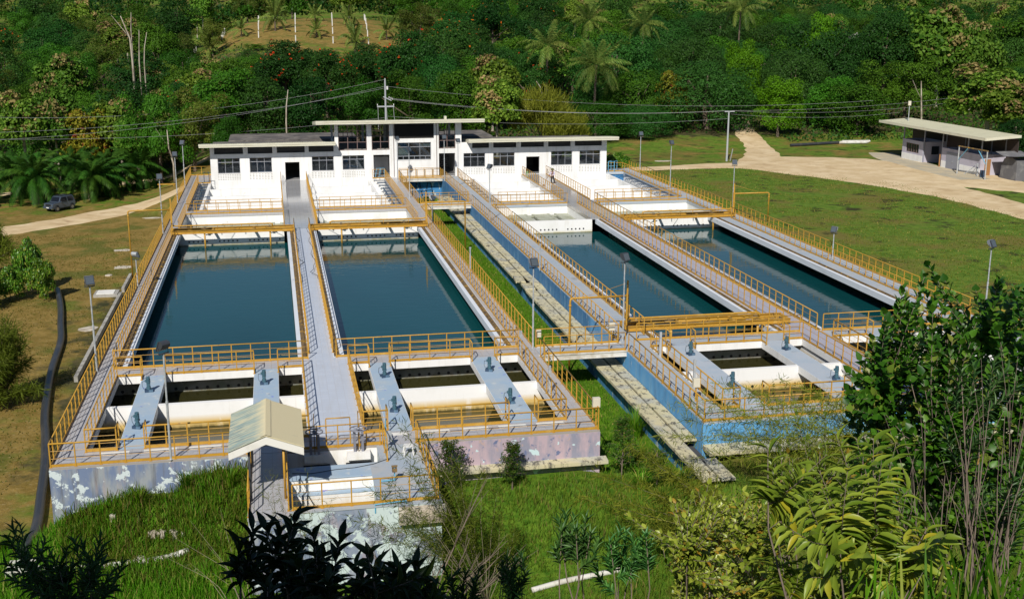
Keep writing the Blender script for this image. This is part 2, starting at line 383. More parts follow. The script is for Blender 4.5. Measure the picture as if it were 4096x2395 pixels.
import bmesh
def bmfix(me):
    bm = bmesh.new(); bm.from_mesh(me)
    bmesh.ops.recalc_face_normals(bm, faces=bm.faces)
    bm.to_mesh(me); bm.free()
def link(me, name, parent=None, world=False):
    o = bpy.data.objects.new(name, me); C.objects.link(o)
    if parent is not None:
        o.parent = parent
        if world: o.matrix_parent_inverse = parent.matrix_basis.inverted()
    return o
def np_mesh(name, V, F, mats, parent=None, midx=None, smooth=False):
    V = np.asarray(V, dtype=np.float32).reshape(-1, 3); F = np.asarray(F, dtype=np.int32)
    me = bpy.data.meshes.new(name)
    nf, k = F.shape
    me.vertices.add(len(V)); me.vertices.foreach_set('co', V.ravel())
    me.loops.add(nf * k); me.loops.foreach_set('vertex_index', F.ravel())
    me.polygons.add(nf); me.polygons.foreach_set('loop_start', np.arange(0, nf * k, k, dtype=np.int32))
    me.polygons.foreach_set('loop_total', np.full(nf, k, dtype=np.int32))
    for mm in (mats if isinstance(mats, (list, tuple)) else [mats]): me.materials.append(mm)
    if midx is not None: me.polygons.foreach_set('material_index', np.asarray(midx, dtype=np.int32))
    if smooth: me.polygons.foreach_set('use_smooth', np.ones(nf, dtype=bool))
    me.update(calc_edges=True)
    return link(me, name, parent)
def thing(name, label, cat, loc=(0, 0, 0), rz=0.0, group=None):
    o = bpy.data.objects.new(name, None); C.objects.link(o)
    o.location = loc; o.rotation_euler = (0, 0, rz)
    o.empty_display_size = .3
    tag(o, label, cat, group)
    return o
def tag(o, label, cat, group=None, kind=None):
    if label: o['label'] = label
    if cat: o['category'] = cat
    if group: o['group'] = group
    if kind: o['kind'] = kind
    return o
def structure(o): o['kind'] = 'structure'; return o
def dup(root, loc, rz=0.0, label=None, group=None, scale=None, rot=None):
    r = root.copy(); C.objects.link(r); r.location = loc
    r.rotation_euler = rot if rot else (0, 0, rz)
    if scale: r.scale = scale if isinstance(scale, tuple) else (scale,) * 3
    if label: r['label'] = label
    if group: r['group'] = group
    for ch in root.children:
        c = ch.copy(); C.objects.link(c); c.parent = r
        for g in ch.children:
            d = g.copy(); C.objects.link(d); d.parent = c
    return r
def at(u, v, Y):
    # photo measurement (pixel of the 4096 px photo) -> world point on the plane y = Y
    d = _fw * F_ + _r2 * (u - 2048) + _u2 * (1197.5 - v)
    return CAMP + d * ((Y - CAMP.y) / d.y)
def smooth(x, a, b):
    t = np.clip((np.asarray(x, dtype=float) - a) / (b - a), 0, 1)
    return t * t * (3 - 2 * t)
# ------------------------------------------------------------------ ground
def gz(x, y):
    x = np.asarray(x, dtype=float); y = np.asarray(y, dtype=float)
    x, y = np.broadcast_arrays(x, y)
    # behind and beside the plant
    t = smooth(x, -7, 5)
    z = -3.65 * (1 - t) + -0.6 * t
    hl = 113 + 6 * (1 - t)
    hill = 0.075 * np.maximum(0, y - hl) + 0.06 * np.maximum(0, y - 290)
    knoll = 7.2 * np.exp(-(((x - 20) / 42) ** 2 + ((y - 265) / 45) ** 2))
    lump = 1.6 * np.sin(x * .045 + 1.3) * np.sin(y * .037) * smooth(y, 125, 190)
    z = z + hill + knoll + lump
    side = np.where(x < 12, -3.65, -0.6)
    z = np.where(y < 96, np.where((x > 2) & (x < 50), side * (1 - smooth(y, 88, 96)) + z * smooth(y, 88, 96), z), z)
    # inside the tanks the ground lies below the pits
    tank = ((x > .18) & (x < 23.82) | (x > 29.32) & (x < 53.12)) & (y > .15) & (y < 86.7)
    strip = (x >= 23.82) & (x <= 29.32) & (y > 0) & (y < 89)
    z = np.where(strip, -2.35, z)
    z = np.where(tank, -5.2, z)
    left = (x <= .18) & (y < 87)
    z = np.where(left, -3.65, z)
    # in front
    f0 = np.interp(x, [-4, 0, 8, 15, 16.5, 23, 25, 28, 30, 40, 53, 60, 90], [-3.6, -3.55, -3.5, -3.2, -2.0, -1.9, -2.3, -2.3, -1.7, -1.6, -1.4, -1.2, -.7])
    f1 = np.interp(x, [-4, 10, 24, 45, 70, 100], [-3.6, -3.4, -3.1, -2.8, -2.4, -1.5])
    ff = smooth(y, 0, -8)
    zf = f0 * (1 - ff) + f1 * ff
    pk = np.interp(x, [-1.5, .6, 1.6, 2.6, 3.3, 4.2, 5.0, 5.8, 7, 8.2], [-3.6, -2.1, -1.9, -1.6, -1.35, -1.65, -1.5, -.85, -.6, -.6])
    zf = np.maximum(zf, -3.2 + 1.95 * np.exp(-(((x - 28.6) / 3.2) ** 2 + ((y + 3.6) / 2.6) ** 2)))
    zf = np.maximum(zf, np.where((x > -2) & (x < 8.25), -3.6 + (pk + 3.6) * np.exp(-(np.maximum(0, -y) / 2.5) ** 2), -9))
    z = np.where(y <= .15, np.where(x > 53.1, -0.6 * smooth(y, -14, 4) + zf * (1 - smooth(y, -14, 4)), zf), z)
    z = np.where((x > 53.1) & (y > .15) & (y < 8), -0.6 * smooth(y, -14, 4) + zf * (1 - smooth(y, -14, 4)), z)
    # the slope the photographer stands on
    hf = (x - 9.9) * math.sin(.2035) + (y + 48.25) * math.cos(.2035)
    la = (x - 9.9) * math.cos(.2035) - (y + 48.25) * math.sin(.2035)
    k = .62 - .13 * smooth(la, 2, 9)
    zc = 16.75 - k * np.maximum(0, hf - .8) + .02 * np.maximum(0, -hf)
    return np.maximum(z, np.where(y < -6, zc, -9))
def g1(x, y): return float(gz(x, y))

gx = np.unique(np.round(np.concatenate([np.arange(-320, -40, 10), np.arange(-40, 100, 1.5), np.arange(100, 200, 4), np.arange(200, 1000, 25),
    [.17, .19, 23.81, 23.83, 29.31, 29.33, 53.09, 53.14, 8.2, 8.3]]), 3))
gy = np.unique(np.round(np.concatenate([np.arange(-80, -50, 3), np.arange(-50, 0, 1), np.arange(0, 14, 1), np.arange(14, 130, 2), np.arange(130, 320, 5),
    np.arange(320, 1400, 25), [.14, .16, 86.68, 86.72]]), 3))
GX, GY = np.meshgrid(gx, gy)
GZ = gz(GX, GY)
nx, ny = len(gx), len(gy)
idx = np.arange(nx * ny).reshape(ny, nx)
Fq = np.stack([idx[:-1, :-1], idx[:-1, 1:], idx[1:, 1:], idx[1:, :-1]], -1).reshape(-1, 4)

def ground_mat():
    mt = bpy.data.materials.new("ground"); mt.use_nodes = True
    nt = mt.node_tree; N, L = nt.nodes, nt.links
    p = N["Principled BSDF"]; p.inputs["Roughness"].default_value = .9
    p.inputs["Specular IOR Level"].default_value = .15
    tc = N.new("ShaderNodeTexCoord")
    at_ = N.new("ShaderNodeAttribute"); at_.attribute_name = 'zone'
    sp = N.new("ShaderNodeSeparateColor"); L.new(at_.outputs['Color'], sp.inputs[0])
    def noise(s, d=5, r=.6, o=0):
        mp = N.new("ShaderNodeMapping"); mp.inputs['Location'].default_value = (o, o, 0)
        L.new(tc.outputs['Object'], mp.inputs[0])
        n = N.new("ShaderNodeTexNoise"); n.inputs['Scale'].default_value = s; n.inputs['Detail'].default_value = d; n.inputs['Roughness'].default_value = r
        L.new(mp.outputs[0], n.inputs['Vector']); return n.outputs['Fac']
    def rng(v, a, b, c=0, d=1):
        m_ = N.new("ShaderNodeMapRange"); m_.inputs[1].default_value = a; m_.inputs[2].default_value = b; m_.inputs[3].default_value = c; m_.inputs[4].default_value = d
        L.new(v, m_.inputs[0]); return m_.outputs[0]
    def mix(f, a, b):
        x = N.new("ShaderNodeMix"); x.data_type = 'RGBA'
        L.new(f, x.inputs['Factor'])
        for i, q in (('A', a), ('B', b)):
            if isinstance(q, tuple): x.inputs[i].default_value = (*q, 1)
            else: L.new(q, x.inputs[i])
        return x.outputs['Result']
    def math_(op, a, b):
        x = N.new("ShaderNodeMath"); x.operation = op; x.use_clamp = True
        L.new(a, x.inputs[0])
        if isinstance(b, float): x.inputs[1].default_value = b
        else: L.new(b, x.inputs[1])
        return x.outputs[0]
    green = mix(rng(noise(1.3, 6, .7), .38, .62), (.062, .130, .010), (.132, .200, .024))
    green = mix(rng(noise(.16, 4), .48, .62), green, (.150, .135, .030))
    green = mix(rng(noise(.45, 5, .6, 9), .57, .66), green, (.040, .040, .012))
    dry = mix(rng(noise(.9, 6, .7, 3), .38, .62), (.165, .115, .024), (.270, .185, .052))
    dry = mix(rng(noise(.22, 4, .6, 5), .50, .63), dry, (.105, .110, .018))
    dry = mix(rng(noise(5, 4, .7, 5), .55, .7), dry, (.30, .23, .10))
    soil = mix(rng(noise(.8, 6, .7, 7), .4, .6), (.035, .040, .014), (.095, .080, .034))
    lush = mix(rng(noise(2.5, 5, .7, 2), .38, .62), (.045, .120, .006), (.120, .21, .016))
    d2 = math_('ADD', sp.outputs[0], rng(noise(.3, 5, .6, 21), .35, .65, -.35, .35))
    c = mix(rng(d2, .3, .7), green, dry)
    c = mix(rng(math_('ADD', sp.outputs[2], rng(noise(.6, 5, .6, 31), .35, .65, -.3, .3)), .3, .7), c, lush)
    c = mix(rng(math_('ADD', sp.outputs[1], rng(noise(.5, 5, .6, 41), .35, .65, -.3, .3)), .35, .65), c, soil)
    L.new(c, p.inputs['Base Color'])
    b = N.new("ShaderNodeBump"); b.inputs['Strength'].default_value = .7; b.inputs['Distance'].default_value = .12
    L.new(noise(3.0, 8, .75, 1), b.inputs['Height']); L.new(b.outputs[0], p.inputs['Normal'])
    return mt
go = np_mesh('ground', np.stack([GX, GY, GZ], -1).reshape(-1, 3), Fq, ground_mat(), smooth=True)
structure(go)
dry_ = np.clip(smooth(GX, 3, -1) * .85 * smooth(GY, -2, 6) * smooth(GY, 122, 100) + .35 * smooth(GY, 96, 104) * smooth(GX, 45, 60) * smooth(GY, 130, 118), 0, 1)
dry_ = np.maximum(dry_, .95 * np.exp(-(((GX - 20) / 27) ** 2 + ((GY - 250) / 36) ** 2) ** 2 * .8))
dry_ = np.maximum(dry_, .8 * smooth(GX, -4, 4) * smooth(GX, 52, 40) * smooth(GY, 95, 99) * smooth(GY, 118, 112))
dirt_ = np.clip(smooth(GY, 119, 128) * (1 - .75 * smooth(GY, 200, 260)) * (1 - np.exp(-(((GX - 20) / 27) ** 2 + ((GY - 250) / 36) ** 2) ** 2 * .8)), 0, 1) * .9
dirt_ = np.maximum(dirt_, .6 * smooth(GX, -9, -2.5) * smooth(GX, .5, -1) * smooth(GY, 20, 30) * smooth(GY, 50, 42))
dirt_ = np.maximum(dirt_, .75 * smooth(GX, -2.9, -2.4) * smooth(GX, .5, .2) * smooth(GY, 4, 10) * smooth(GY, 60, 50))
dirt_ = np.maximum(dirt_, .7 * smooth(GY, -14, -20))
dirt_ = np.maximum(dirt_, .8 * np.exp(-(((GX - 60) / 6) ** 2 + ((GY - 21) / 1.6) ** 2)))
lush_ = np.clip(smooth(GY, 1.5, -1) * smooth(GX, 30, 22) + ((GX > 23.5) & (GX < 29.4) & (GY > 0) & (GY < 88)) * 1.0 + .5 * smooth(GY, 0, -3), 0, 1)
lush_ = np.maximum(lush_, .45 * smooth(GX, -2, -6) * smooth(GY, 84, 96) * smooth(GY, 130, 115))
ca = go.data.color_attributes.new('zone', 'FLOAT_COLOR', 'POINT')
ca.data.foreach_set('color', np.stack([dry_, dirt_, lush_, np.ones_like(dry_)], -1).astype(np.float32).ravel())

def strip(name, pts, mat, lift, step=1.5, wob=.25, seed=1):
    # a road laid on the ground along a centre line; pts = (x, y, width)
    rg = random.Random(seed)
    P = [Vector((p[0], p[1], p[2])) for p in pts]
    out = []
    for i in range(len(P) - 1):
        p0 = P[max(0, i - 1)]; p1 = P[i]; p2 = P[i + 1]; p3 = P[min(len(P) - 1, i + 2)]
        n = max(2, int((p2 - p1).length / step))
        for j in range(n):
            t = j / n
            out.append(.5 * ((2 * p1) + (-p0 + p2) * t + (2 * p0 - 5 * p1 + 4 * p2 - p3) * t * t + (-p0 + 3 * p1 - 3 * p2 + p3) * t ** 3))
    out.append(P[-1])
    V = []; K = 9
    for i, p in enumerate(out):
        a = out[max(0, i - 1)]; b = out[min(len(out) - 1, i + 1)]
        t = Vector((b.x - a.x, b.y - a.y, 0)).normalized(); nrm = Vector((-t.y, t.x, 0))
        wl = p.z / 2 + rg.uniform(-wob, wob); wr = p.z / 2 + rg.uniform(-wob, wob)
        for j in range(K):
            s_ = j / (K - 1)
            q = Vector((p.x, p.y, 0)) + nrm * (-wl + s_ * (wl + wr))
            V.append((q.x, q.y, g1(q.x, q.y) + lift * (1 if 0 < j < K - 1 else -1.2)))
    F = [(i * K + j, i * K + j + 1, (i + 1) * K + j + 1, (i + 1) * K + j) for i in range(len(out) - 1) for j in range(K - 1)]
    return np_mesh(name, V, F, mat, smooth=True)
M['gravel'] = mk('gravel', (0.56, 0.42, 0.235), .95, bump=(3, .5, .06), layers=[
    dict(c=(0.66, 0.52, 0.32), s=.35, lo=.42, hi=.6), dict(c=(0.42, 0.29, 0.15), s=(.5, .9, 1), o=4, lo=.55, hi=.7, a=.8), dict(c=(0.30, 0.17, 0.09), s=.22, o=8.2, lo=.64, hi=.72, a=.7)])
M['apron'] = mk('apron', (0.40, 0.36, 0.27), .9, layers=[dict(c=(0.50, 0.42, 0.28), s=.5, lo=.45, hi=.62)])
structure(strip('dirt_road', [(-60, 50, 5), (-40, 63, 5.4), (-28, 72.2, 5.6), (-16.9, 80.6, 5.6), (-9.8, 88.2, 5.6), (-3.2, 96.6, 5.2), (6, 103, 4.6), (20, 106, 4.5), (36, 101, 4), (46, 95.5, 4), (55, 93.4, 3.8), (63, 94.0, 4.6), (70, 94.2, 7), (77, 88, 12), (82, 78, 12), (84, 66, 8.5), (84, 55, 7), (83.5, 40, 6), (84, 20, 5.5)], M['gravel'], .05, seed=3))
structure(strip('driveway', [(72.5, 95.5, 6), (76, 101, 6.5), (79, 108, 5.2), (81.5, 116, 4.4), (83.5, 124, 4.2), (88, 140, 4)], M['gravel'], .06, seed=4))
structure(strip('gravel_yard', [(74, 98, 7), (80, 97, 13), (86, 92, 16), (90, 84, 16), (92, 74, 13), (94, 68, 7), (96, 62, 2)], M['gravel'], .066, seed=5, wob=.6))
structure(strip('concrete_apron', [(95.6, 104, 4), (94.2, 98, 5.6), (93.3, 90, 6), (92.9, 82, 6), (92.6, 76, 5.2)], M['apron'], .08, seed=6, wob=.05))
structure(strip('back_track', [(-40, 100, 2.6), (-26, 106, 2.8), (-13.3, 112, 3), (-3, 118.5, 3), (9, 121, 2.6)], M['gravel'], .05, seed=7))

# ------------------------------------------------------------------ grass
rngN = np.random.default_rng(11)
def blades(name, xy, h, w, mat, lean=.35, label=None, cat='grass'):
    n = len(xy)
    x, y = xy[:, 0], xy[:, 1]
    z = gz(x, y) - .03
    a = rngN.uniform(0, 2 * np.pi, n)
    dx, dy = np.cos(a), np.sin(a)
    ld = rngN.uniform(0, 2 * np.pi, n); ll = rngN.uniform(.1, 1, n) * lean * h
    lx, ly = np.cos(ld) * ll, np.sin(ld) * ll
    B = np.stack([x, y, z], -1); S = np.stack([dx * w, dy * w, 0 * w], -1)
    mid = B + np.stack([lx * .35, ly * .35, h * .55], -1); tip = B + np.stack([lx, ly, h * np.sqrt(np.clip(1 - (ll / h) ** 2, .2, 1))], -1)
    V = np.stack([B - S, B + S, mid + S * .75, mid - S * .75, tip + S * .08, tip - S * .08], 1).reshape(-1, 3)
    i = np.arange(n)[:, None] * 6
    F = np.concatenate([i + [0, 1, 2, 3], i + [3, 2, 4, 5]], 0)
    o = np_mesh(name, V, F, mat)
    return tag(o, label, cat, kind='stuff')
def scatter(n, x0, x1, y0, y1, keep=None, clump=0.0):
    x = rngN.uniform(x0, x1, n); y = rngN.uniform(y0, y1, n)
    if keep is not None:
        k = keep(x, y); x, y = x[k], y[k]
    return np.stack([x, y], -1)
def wave(x, y, s, o=0): return np.sin(x * s + 1.7 * np.sin(y * s * .7 + o) + o) * np.sin(y * s * 1.1 + 1.3 * np.sin(x * s * .6 - o))
p_ = scatter(42000, -9, 8.3, -13, .1, lambda x, y: (y < -.25) & (rngN.random(len(x)) < np.where(x < 7, 1, .6)))
blades('tall_grass', p_, rngN.uniform(.45, .95, len(p_)) * np.where(p_[:, 1] > -4, .55, 1) * (1 + .25 * wave(p_[:, 0], p_[:, 1], .9)), rngN.uniform(.012, .026, len(p_)), M['lf_grass'], .45, 'tall bright green grass growing in front of the peeling blue wall')
notan = lambda x, y: ~((x > 8.2) & (x < 16.2) & (y > -6.9)) & (y < -.5) & ~((x > 27.2) & (x < 29.4) & (y > -4)) & ~((x > 29) & (y > -1))
p_ = scatter(90000, 5, 62, -19, 0, notan)
k_ = wave(p_[:, 0], p_[:, 1], .55)
blades('meadow_grass', p_, rngN.uniform(.18, .5, len(p_)) * (1 + .5 * k_), rngN.uniform(.008, .02, len(p_)), M['lf_grass_o'], .6, 'rough olive green meadow grass on the slope in front of the tanks')
k_ = (p_[:, 0] < 0)
p_ = scatter(6000, .5, 8.2, -5.5, -.2)
blades('bank_weeds', p_, rngN.uniform(.25, .8, len(p_)), rngN.uniform(.012, .03, len(p_)), M['lf_grass_o'], .7, 'brownish weeds mixed into the grass bank below the front railing')
p_ = scatter(26000, 24.1, 27.8, -.5, 84)
blades('trench_grass', p_, rngN.uniform(.10, .28, len(p_)), rngN.uniform(.014, .03, len(p_)), M['lf_grass'], .6, 'short green grass in the trench between the two tank blocks')
p_ = scatter(30000, -34, -3.2, 6, 76, lambda x, y: (y < 76 + (x + 18) * 1.1) & (wave(x, y, .35, 2) > -.5))
blades('lawn_tufts', p_, rngN.uniform(.05, .16, len(p_)), rngN.uniform(.02, .05, len(p_)), M['lf_lawn'], .7, 'short dry brown and green lawn grass on the left')
p_ = scatter(52000, 53.6, 82, 4, 92, lambda x, y: ~((x > 70) & (y > 90 - (x - 70) * 1.2)) & (wave(x, y, .3, 5) > -.6))
blades('field_grass', p_, rngN.uniform(.05, .18, len(p_)), rngN.uniform(.02, .055, len(p_)), M['lf_lawn'], .7, 'mown green grass field on the right inside the bend of the road')

# ------------------------------------------------------------------ water sheets
def sheet(name, x0, x1, y0, y1, z, mat):
    return structure(np_mesh(name, [(x0, y0, z), (x1, y0, z), (x1, y1, z), (x0, y1, z)], [(0, 1, 2, 3)], mat))
for x0, x1 in ((.45, 11.55), (12.3, 23.55), (29.55, 40.4), (41.3, 52.7)):
    sheet('basin_water', x0, x1, 13.8, 54.75, -1.2, M['water'])
    sheet('channel_water', x0, x1, 54.95, 64.3, -1.12, M['channel'])
for x0, x1 in ((.45, 11.0), (13.1, 23.55), (29.55, 40.1), (41.8, 52.7)):
    sheet('mixing_water', x0, x1, .35, 7.55, -1.25, M['floc'])
    sheet('mixing_water', x0, x1, 7.85, 13.4, -1.25, M['floc'])
# ------------------------------------------------------------------ the two settling-tank blocks
PA = dict(xo=0.0, xi=1.3, s=[(2.55, 3.72), (8.3, 9.55), (14.4, 15.55), (20.05, 21.45)], cn=(10.8, 13.35), nw=(10.95, 13.2), lip=1.55, cl=10.65, cr=13.2,
          lr=22.25, xr2=22.75, x1=24.0, fl=1.3, fcl=10.4, fcr=13.4, fr=22.35, g=(2.35, 2.65, 20.4, 20.7), cw=(11.5, 12.35))
PB = dict(xo=29.05, xi=30.55, s=[(31.5, 33.0), (37.4, 38.8), (44.1, 45.5), (49.6, 50.9)], cn=(39.95, 42.0), nw=(40.05, 41.85), lip=31.75, cl=39.1, cr=42.3,
          lr=50.25, xr2=51.8, x1=53.25, fl=31.0, fcl=38.8, fcr=41.8, fr=51.6, g=(32.6, 32.9, 49.4, 49.7), cw=(40.35, 41.35))
YE = 86.55
def slabs(t, name, mat, rects, z0=-.35, z1=0.0):
    b = MB()
    for x0, x1, y0, y1 in rects: b.box(x0, x1, y0, y1, z0, z1)
    return b.build(name, mat, t, world=True)
port_me = None
def disc_row(parent, xs, y, z, r):
    global port_me
    if port_me is None:
        bb = MB(); bb.path([(0, 0, 0), (0, .03, 0)], 1.0, 12); q = bb.build('port', M['black']); port_me = q.data; bpy.data.objects.remove(q)
    for x in xs:
        q = bpy.data.objects.new('port', port_me); C.objects.link(q); q.parent = parent; q.location = (x, y, z); q.scale = (r, 1, r)
def tank(P, label, isA):
    x0, x1 = P['xo'], P['x1']
    t = thing('settling_tank_block', label, 'water tank', ((x0 + x1) / 2, 0, -3))
    tile, lipm = M['tile'], M['lip']
    lw = .62
    if isA:
        slabs(t, 'side_walkway', tile, [(x0, x1, 0, 1.65), (x0, P['xi'], 1.65, 12.5), (P['xr2'], x1, 1.65, 12.5), (x0, P['cn'][0], 12.5, 14), (P['cn'][1], x1, 12.5, 14),
              (x0, P['lip'] - lw, 14, 54.7), (P['lr'] + lw, x1, 14, 54.7), (x0, P['fl'] + .1, 54.7, YE), (P['fr'], x1, 54.7, YE)])
        slabs(t, 'centre_walkway', M['tile_c'], [(*P['cn'], 1.65, 14), (P['cl'] + lw, P['cr'] - lw, 14, 54.7)])
        slabs(t, 'centre_walkway', M['wet_tile'], [(P['fcl'], P['fcr'], 54.7, YE)])
        slabs(t, 'cross_walkway', tile, [(P['fl'] + .1, P['fcl'], 64.2, 66.1), (P['fcr'], P['fr'], 64.2, 66.1)], -.25)
    else:
        slabs(t, 'side_walkway', M['slab_grey'], [(x0, x1, 0, 1.65), (x0, P['xi'], 1.65, 12.5), (P['xr2'], x1, 1.65, 12.5), (x0, P['cn'][0], 12.5, 14), (P['cn'][1], x1, 12.5, 14),
              (x0, P['lip'] - lw, 14, 54.7), (P['lr'] + lw, x1, 14, 54.7), (x0, P['fl'] + .1, 54.7, YE), (P['fr'], x1, 54.7, YE)])
        slabs(t, 'centre_walkway', M['tile_l'], [(*P['cn'], 1.65, 14), (P['cl'] + lw, P['cr'] - lw, 14, 54.7)])
        slabs(t, 'centre_walkway', M['wet_tile'], [(P['fcl'], P['fcr'], 54.7, YE)])
        slabs(t, 'cross_walkway', M['slab_grey'], [(P['fl'] + .1, P['fcl'], 64.2, 66.1), (P['fcr'], P['fr'], 64.2, 66.1)], -.25)
    slabs(t, 'basin_lip', lipm, [(P['lip'] - lw, P['lip'], 14, 54.7), (P['cl'], P['cl'] + lw, 14, 54.7), (P['cr'] - lw, P['cr'], 14, 54.7), (P['lr'], P['lr'] + lw, 14, 54.7)], -.42)
    b = MB()
    for x in (P['lip'] - .42, P['cl'] + .40, P['cr'] - .40, P['lr'] + .42):
        b.box(x - .05, x + .05, 14.2, 54.5, .002, .07)
        b.box(x - .16, x + .16, 14.2, 54.5, -.01, .012)
    b.build('track_rail', M['rust'], t, world=True)
    if isA:
        for a, c in ((1.9, 3.1), (3.7, 5.1), (5.6, 7.0), (14.3, 15.3), (15.9, 17.2), (17.8, 19.0), (19.5, 20.8), (21.3, 22.6)):
            MB().box(a, c, 1.12, 1.42, .0005, .012).build('pad', M['white_paint'], t, world=True)
    # four paddle-mixer walkways across the flocculation cells
    for a, c in P['s']:
        MB().box(a, c, 1.65, 12.5, -.38, -.002).build('mixer_walkway', M['slab'] if isA else M['slab_b'], t, world=True)
    b = MB(); xs_ = [x0 + .4] + [q for a in P['s'] for q in a] + [x1 - .4]
    for a, c in ((P['xi'], P['s'][0][0]), (P['s'][0][1], P['s'][1][0]), (P['s'][1][1], P['cn'][0]), (P['cn'][1], P['s'][2][0]), (P['s'][2][1], P['s'][3][0]), (P['s'][3][1], P['xr2'])):
        b.box(a, c, 12.488, 12.4995, -.40, -.004)
    for x in (P['xi'], P['cn'][1]): b.box(x + .0005, x + .012, 1.66, 12.48, -.36, -.004)
    for x in (P['cn'][0], P['xr2']): b.box(x - .012, x - .0005, 1.66, 12.48, -.36, -.004)
    for a, c in P['s']: b.box(a - .012, a - .0005, 1.66, 12.48, -.40, -.006); b.box(c + .0005, c + .012, 1.66, 12.48, -.40, -.006)
    b.build('slab_edge', M['white'], t, world=True)
    # walls
    b = MB()
    b.box(x0 + .001, x0 + .4, .3, YE, -5.2, -.349)
    o = b.build('outer_wall', M['conc_white'] if isA else M['blue'], t, world=True)
    b = MB(); b.box(x1 - .4, x1 - .001, .3, YE, -5.2, -.349); b.build('outer_wall', M['white_stain'], t, world=True)
    if isA:
        MB().box(x0 - .015, 8.25, -.025, .3, -5.2, -.10).build('front_wall', M['peel'], t, world=True)
        MB().box(8.25, 15.45, -.02, .3, -5.2, -.10).build('front_wall', M['white_stain2'], t, world=True)
        MB().box(15.45, x1 + .015, -.025, .3, -5.2, -.10).build('front_wall', M['peel_pink'], t, world=True)
        MB().prism([(-.5, -1.50), (-.02, -1.50), (-.02, -1.28), (-.5, -1.34)], 'x', 16.3, x1 + .3).build('drain_ledge', M['cream'], t, world=True)
    else:
        MB().box(x0 - .012, x1, -.025, .3, -5.2, -.10).build('front_wall', M['blue'], t, world=True)
        MB().box(x0 - .012, x0 + .02, .3, YE, -5.2, -.06).build('side_facing', M['blue'], t, world=True)
        MB().prism([(-.95, -1.34), (-.02, -1.34), (-.02, -1.10), (-.95, -1.16)], 'x', x0, x1 + .3).build('drain_ledge', M['cream'], t, world=True)
    b = MB()
    n0, n1 = P['nw']
    b.box(n0, n1, .3, 13.35, -3.2, -.349)
    b.build('centre_wall', M['white_stain'], t, world=True)
    b = MB()
    b.box(x0 + .4, n0, 7.55, 7.83, -3.2, -.03); b.box(n1, x1 - .4, 7.55, 7.83, -3.2, -.03)
    o = b.build('baffle_wall', M['white_stain'], t, world=True)
    if not isA:
        disc_row(o, [x for x in np.arange(x0 + 2, x1 - 1.5, .62) if not (n0 - .2 < x < n1 + .2)], 7.54, -1.02, .085)
    b = MB(); b.box(x0 + .4, x1 - .4, 13.35, 13.95, -4.5, -.349)
    o = b.build('ported_wall', M['algae'], t, world=True)
    disc_row(o, [x for x in np.arange(x0 + .8, x1 - .6, .55) if not (n0 - .2 < x < n1 + .2)], 13.33, -1.07, .085)
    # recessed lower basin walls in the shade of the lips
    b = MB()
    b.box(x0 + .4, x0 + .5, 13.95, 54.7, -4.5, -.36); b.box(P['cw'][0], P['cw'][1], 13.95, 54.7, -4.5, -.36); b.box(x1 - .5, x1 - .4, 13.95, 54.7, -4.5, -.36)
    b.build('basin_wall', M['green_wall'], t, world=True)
    b = MB(); b.box(x0 + .4, P['cw'][0] + .2, 54.7, 55.0, -4.5, -.03); b.box(P['cw'][1] - .2, x1 - .4, 54.7, 55.0, -4.5, -.03)
    o = b.build('inlet_wall', M['white_line'], t, world=True)
    xs = [x for g_ in np.arange(x0 + 2.2, x1 - 2, 2.6) for x in g_ + np.arange(5) * .38 if not (P['cl'] - .3 < x < P['cr'] + .2) and P['lip'] < x < P['lr'] - .1]
    disc_row(o, xs, 54.68, -.86, .075)
    # inlet channel
    b = MB()
    b.box(x0 + .4, P['fl'] + .08, 54.7, YE, -3.2, -.349); b.box(P['fcl'] + .01, P['fcr'] - .01, 54.7, YE, -3.2, -.349); b.box(P['fr'] + .02, x1 - .4, 54.7, YE, -3.2, -.349)
    b.box(P['fl'] + .08, P['fcl'] + .01, 64.26, 64.6, -3.2, -.249); b.box(P['fcr'] - .01, P['fr'] + .02, 64.26, 64.6, -3.2, -.249)
    b.build('channel_wall', M['white'], t, world=True)
    for a, c in ((P['fl'] + .1, P['fcl']), (P['fcr'], P['fr'])):
        for x in np.arange(a + .9, c - .9, 2.35):
            b = MB(); b.box(x, x + .22, 55.0, 64.25, -1.5, -.97); b.box(x + .75, x + .97, 55.0, 64.25, -1.5, -.97); b.box(x + .22, x + .75, 63.2, 63.5, -1.5, -.99); b.box(x + .975, min(x + 2.345, c - .02), 55.0, 64.25, -1.5, -1.01)
            b.build('launder', M['launder'], t, world=True)
    # filter cells: stepped white walls
    b = MB(); g = P['g']
    b.box(g[0], g[1], 66.1, YE, -3, -.2); b.box(g[2], g[3], 66.1, YE, -3, -.2)
    for a, c in ((g[1], P['fcl'] + .02), (P['fcr'] - .02, g[2])):
        for y in (71.65, 76.75, 81.95): b.box(a, c, y, y + .3, -3, -.22)
        b.box(a, c, 64.6, YE, -3, -2.6)
    b.box(P['fl'], g[0], 64.6, YE, -3, -1.7); b.box(g[3], P['fr'] + .1, 64.6, YE, -3, -1.7)
    b.build('filter_wall', M['white'], t, world=True)
    return t
M['tile_c'] = mk('tile_centre', (0.54, 0.59, 0.68), .3, brick=(.4, (.44, .44, .46), .006), layers=[dict(c=(0.48, 0.50, 0.54), s=(2, .3, 1), lo=.5, hi=.75, a=.7), dict(c=(0.45, 0.36, 0.26), s=(3, .6, 1), o=4, lo=.64, hi=.75, a=.5)])
M['tile_l'] = mk('tile_lavender', (0.42, 0.42, 0.50), .3, brick=(.4, (.33, .32, .36), .006), layers=[dict(c=(0.36, 0.36, 0.42), s=(1.2, .4, 1), lo=.5, hi=.75, a=.7)])
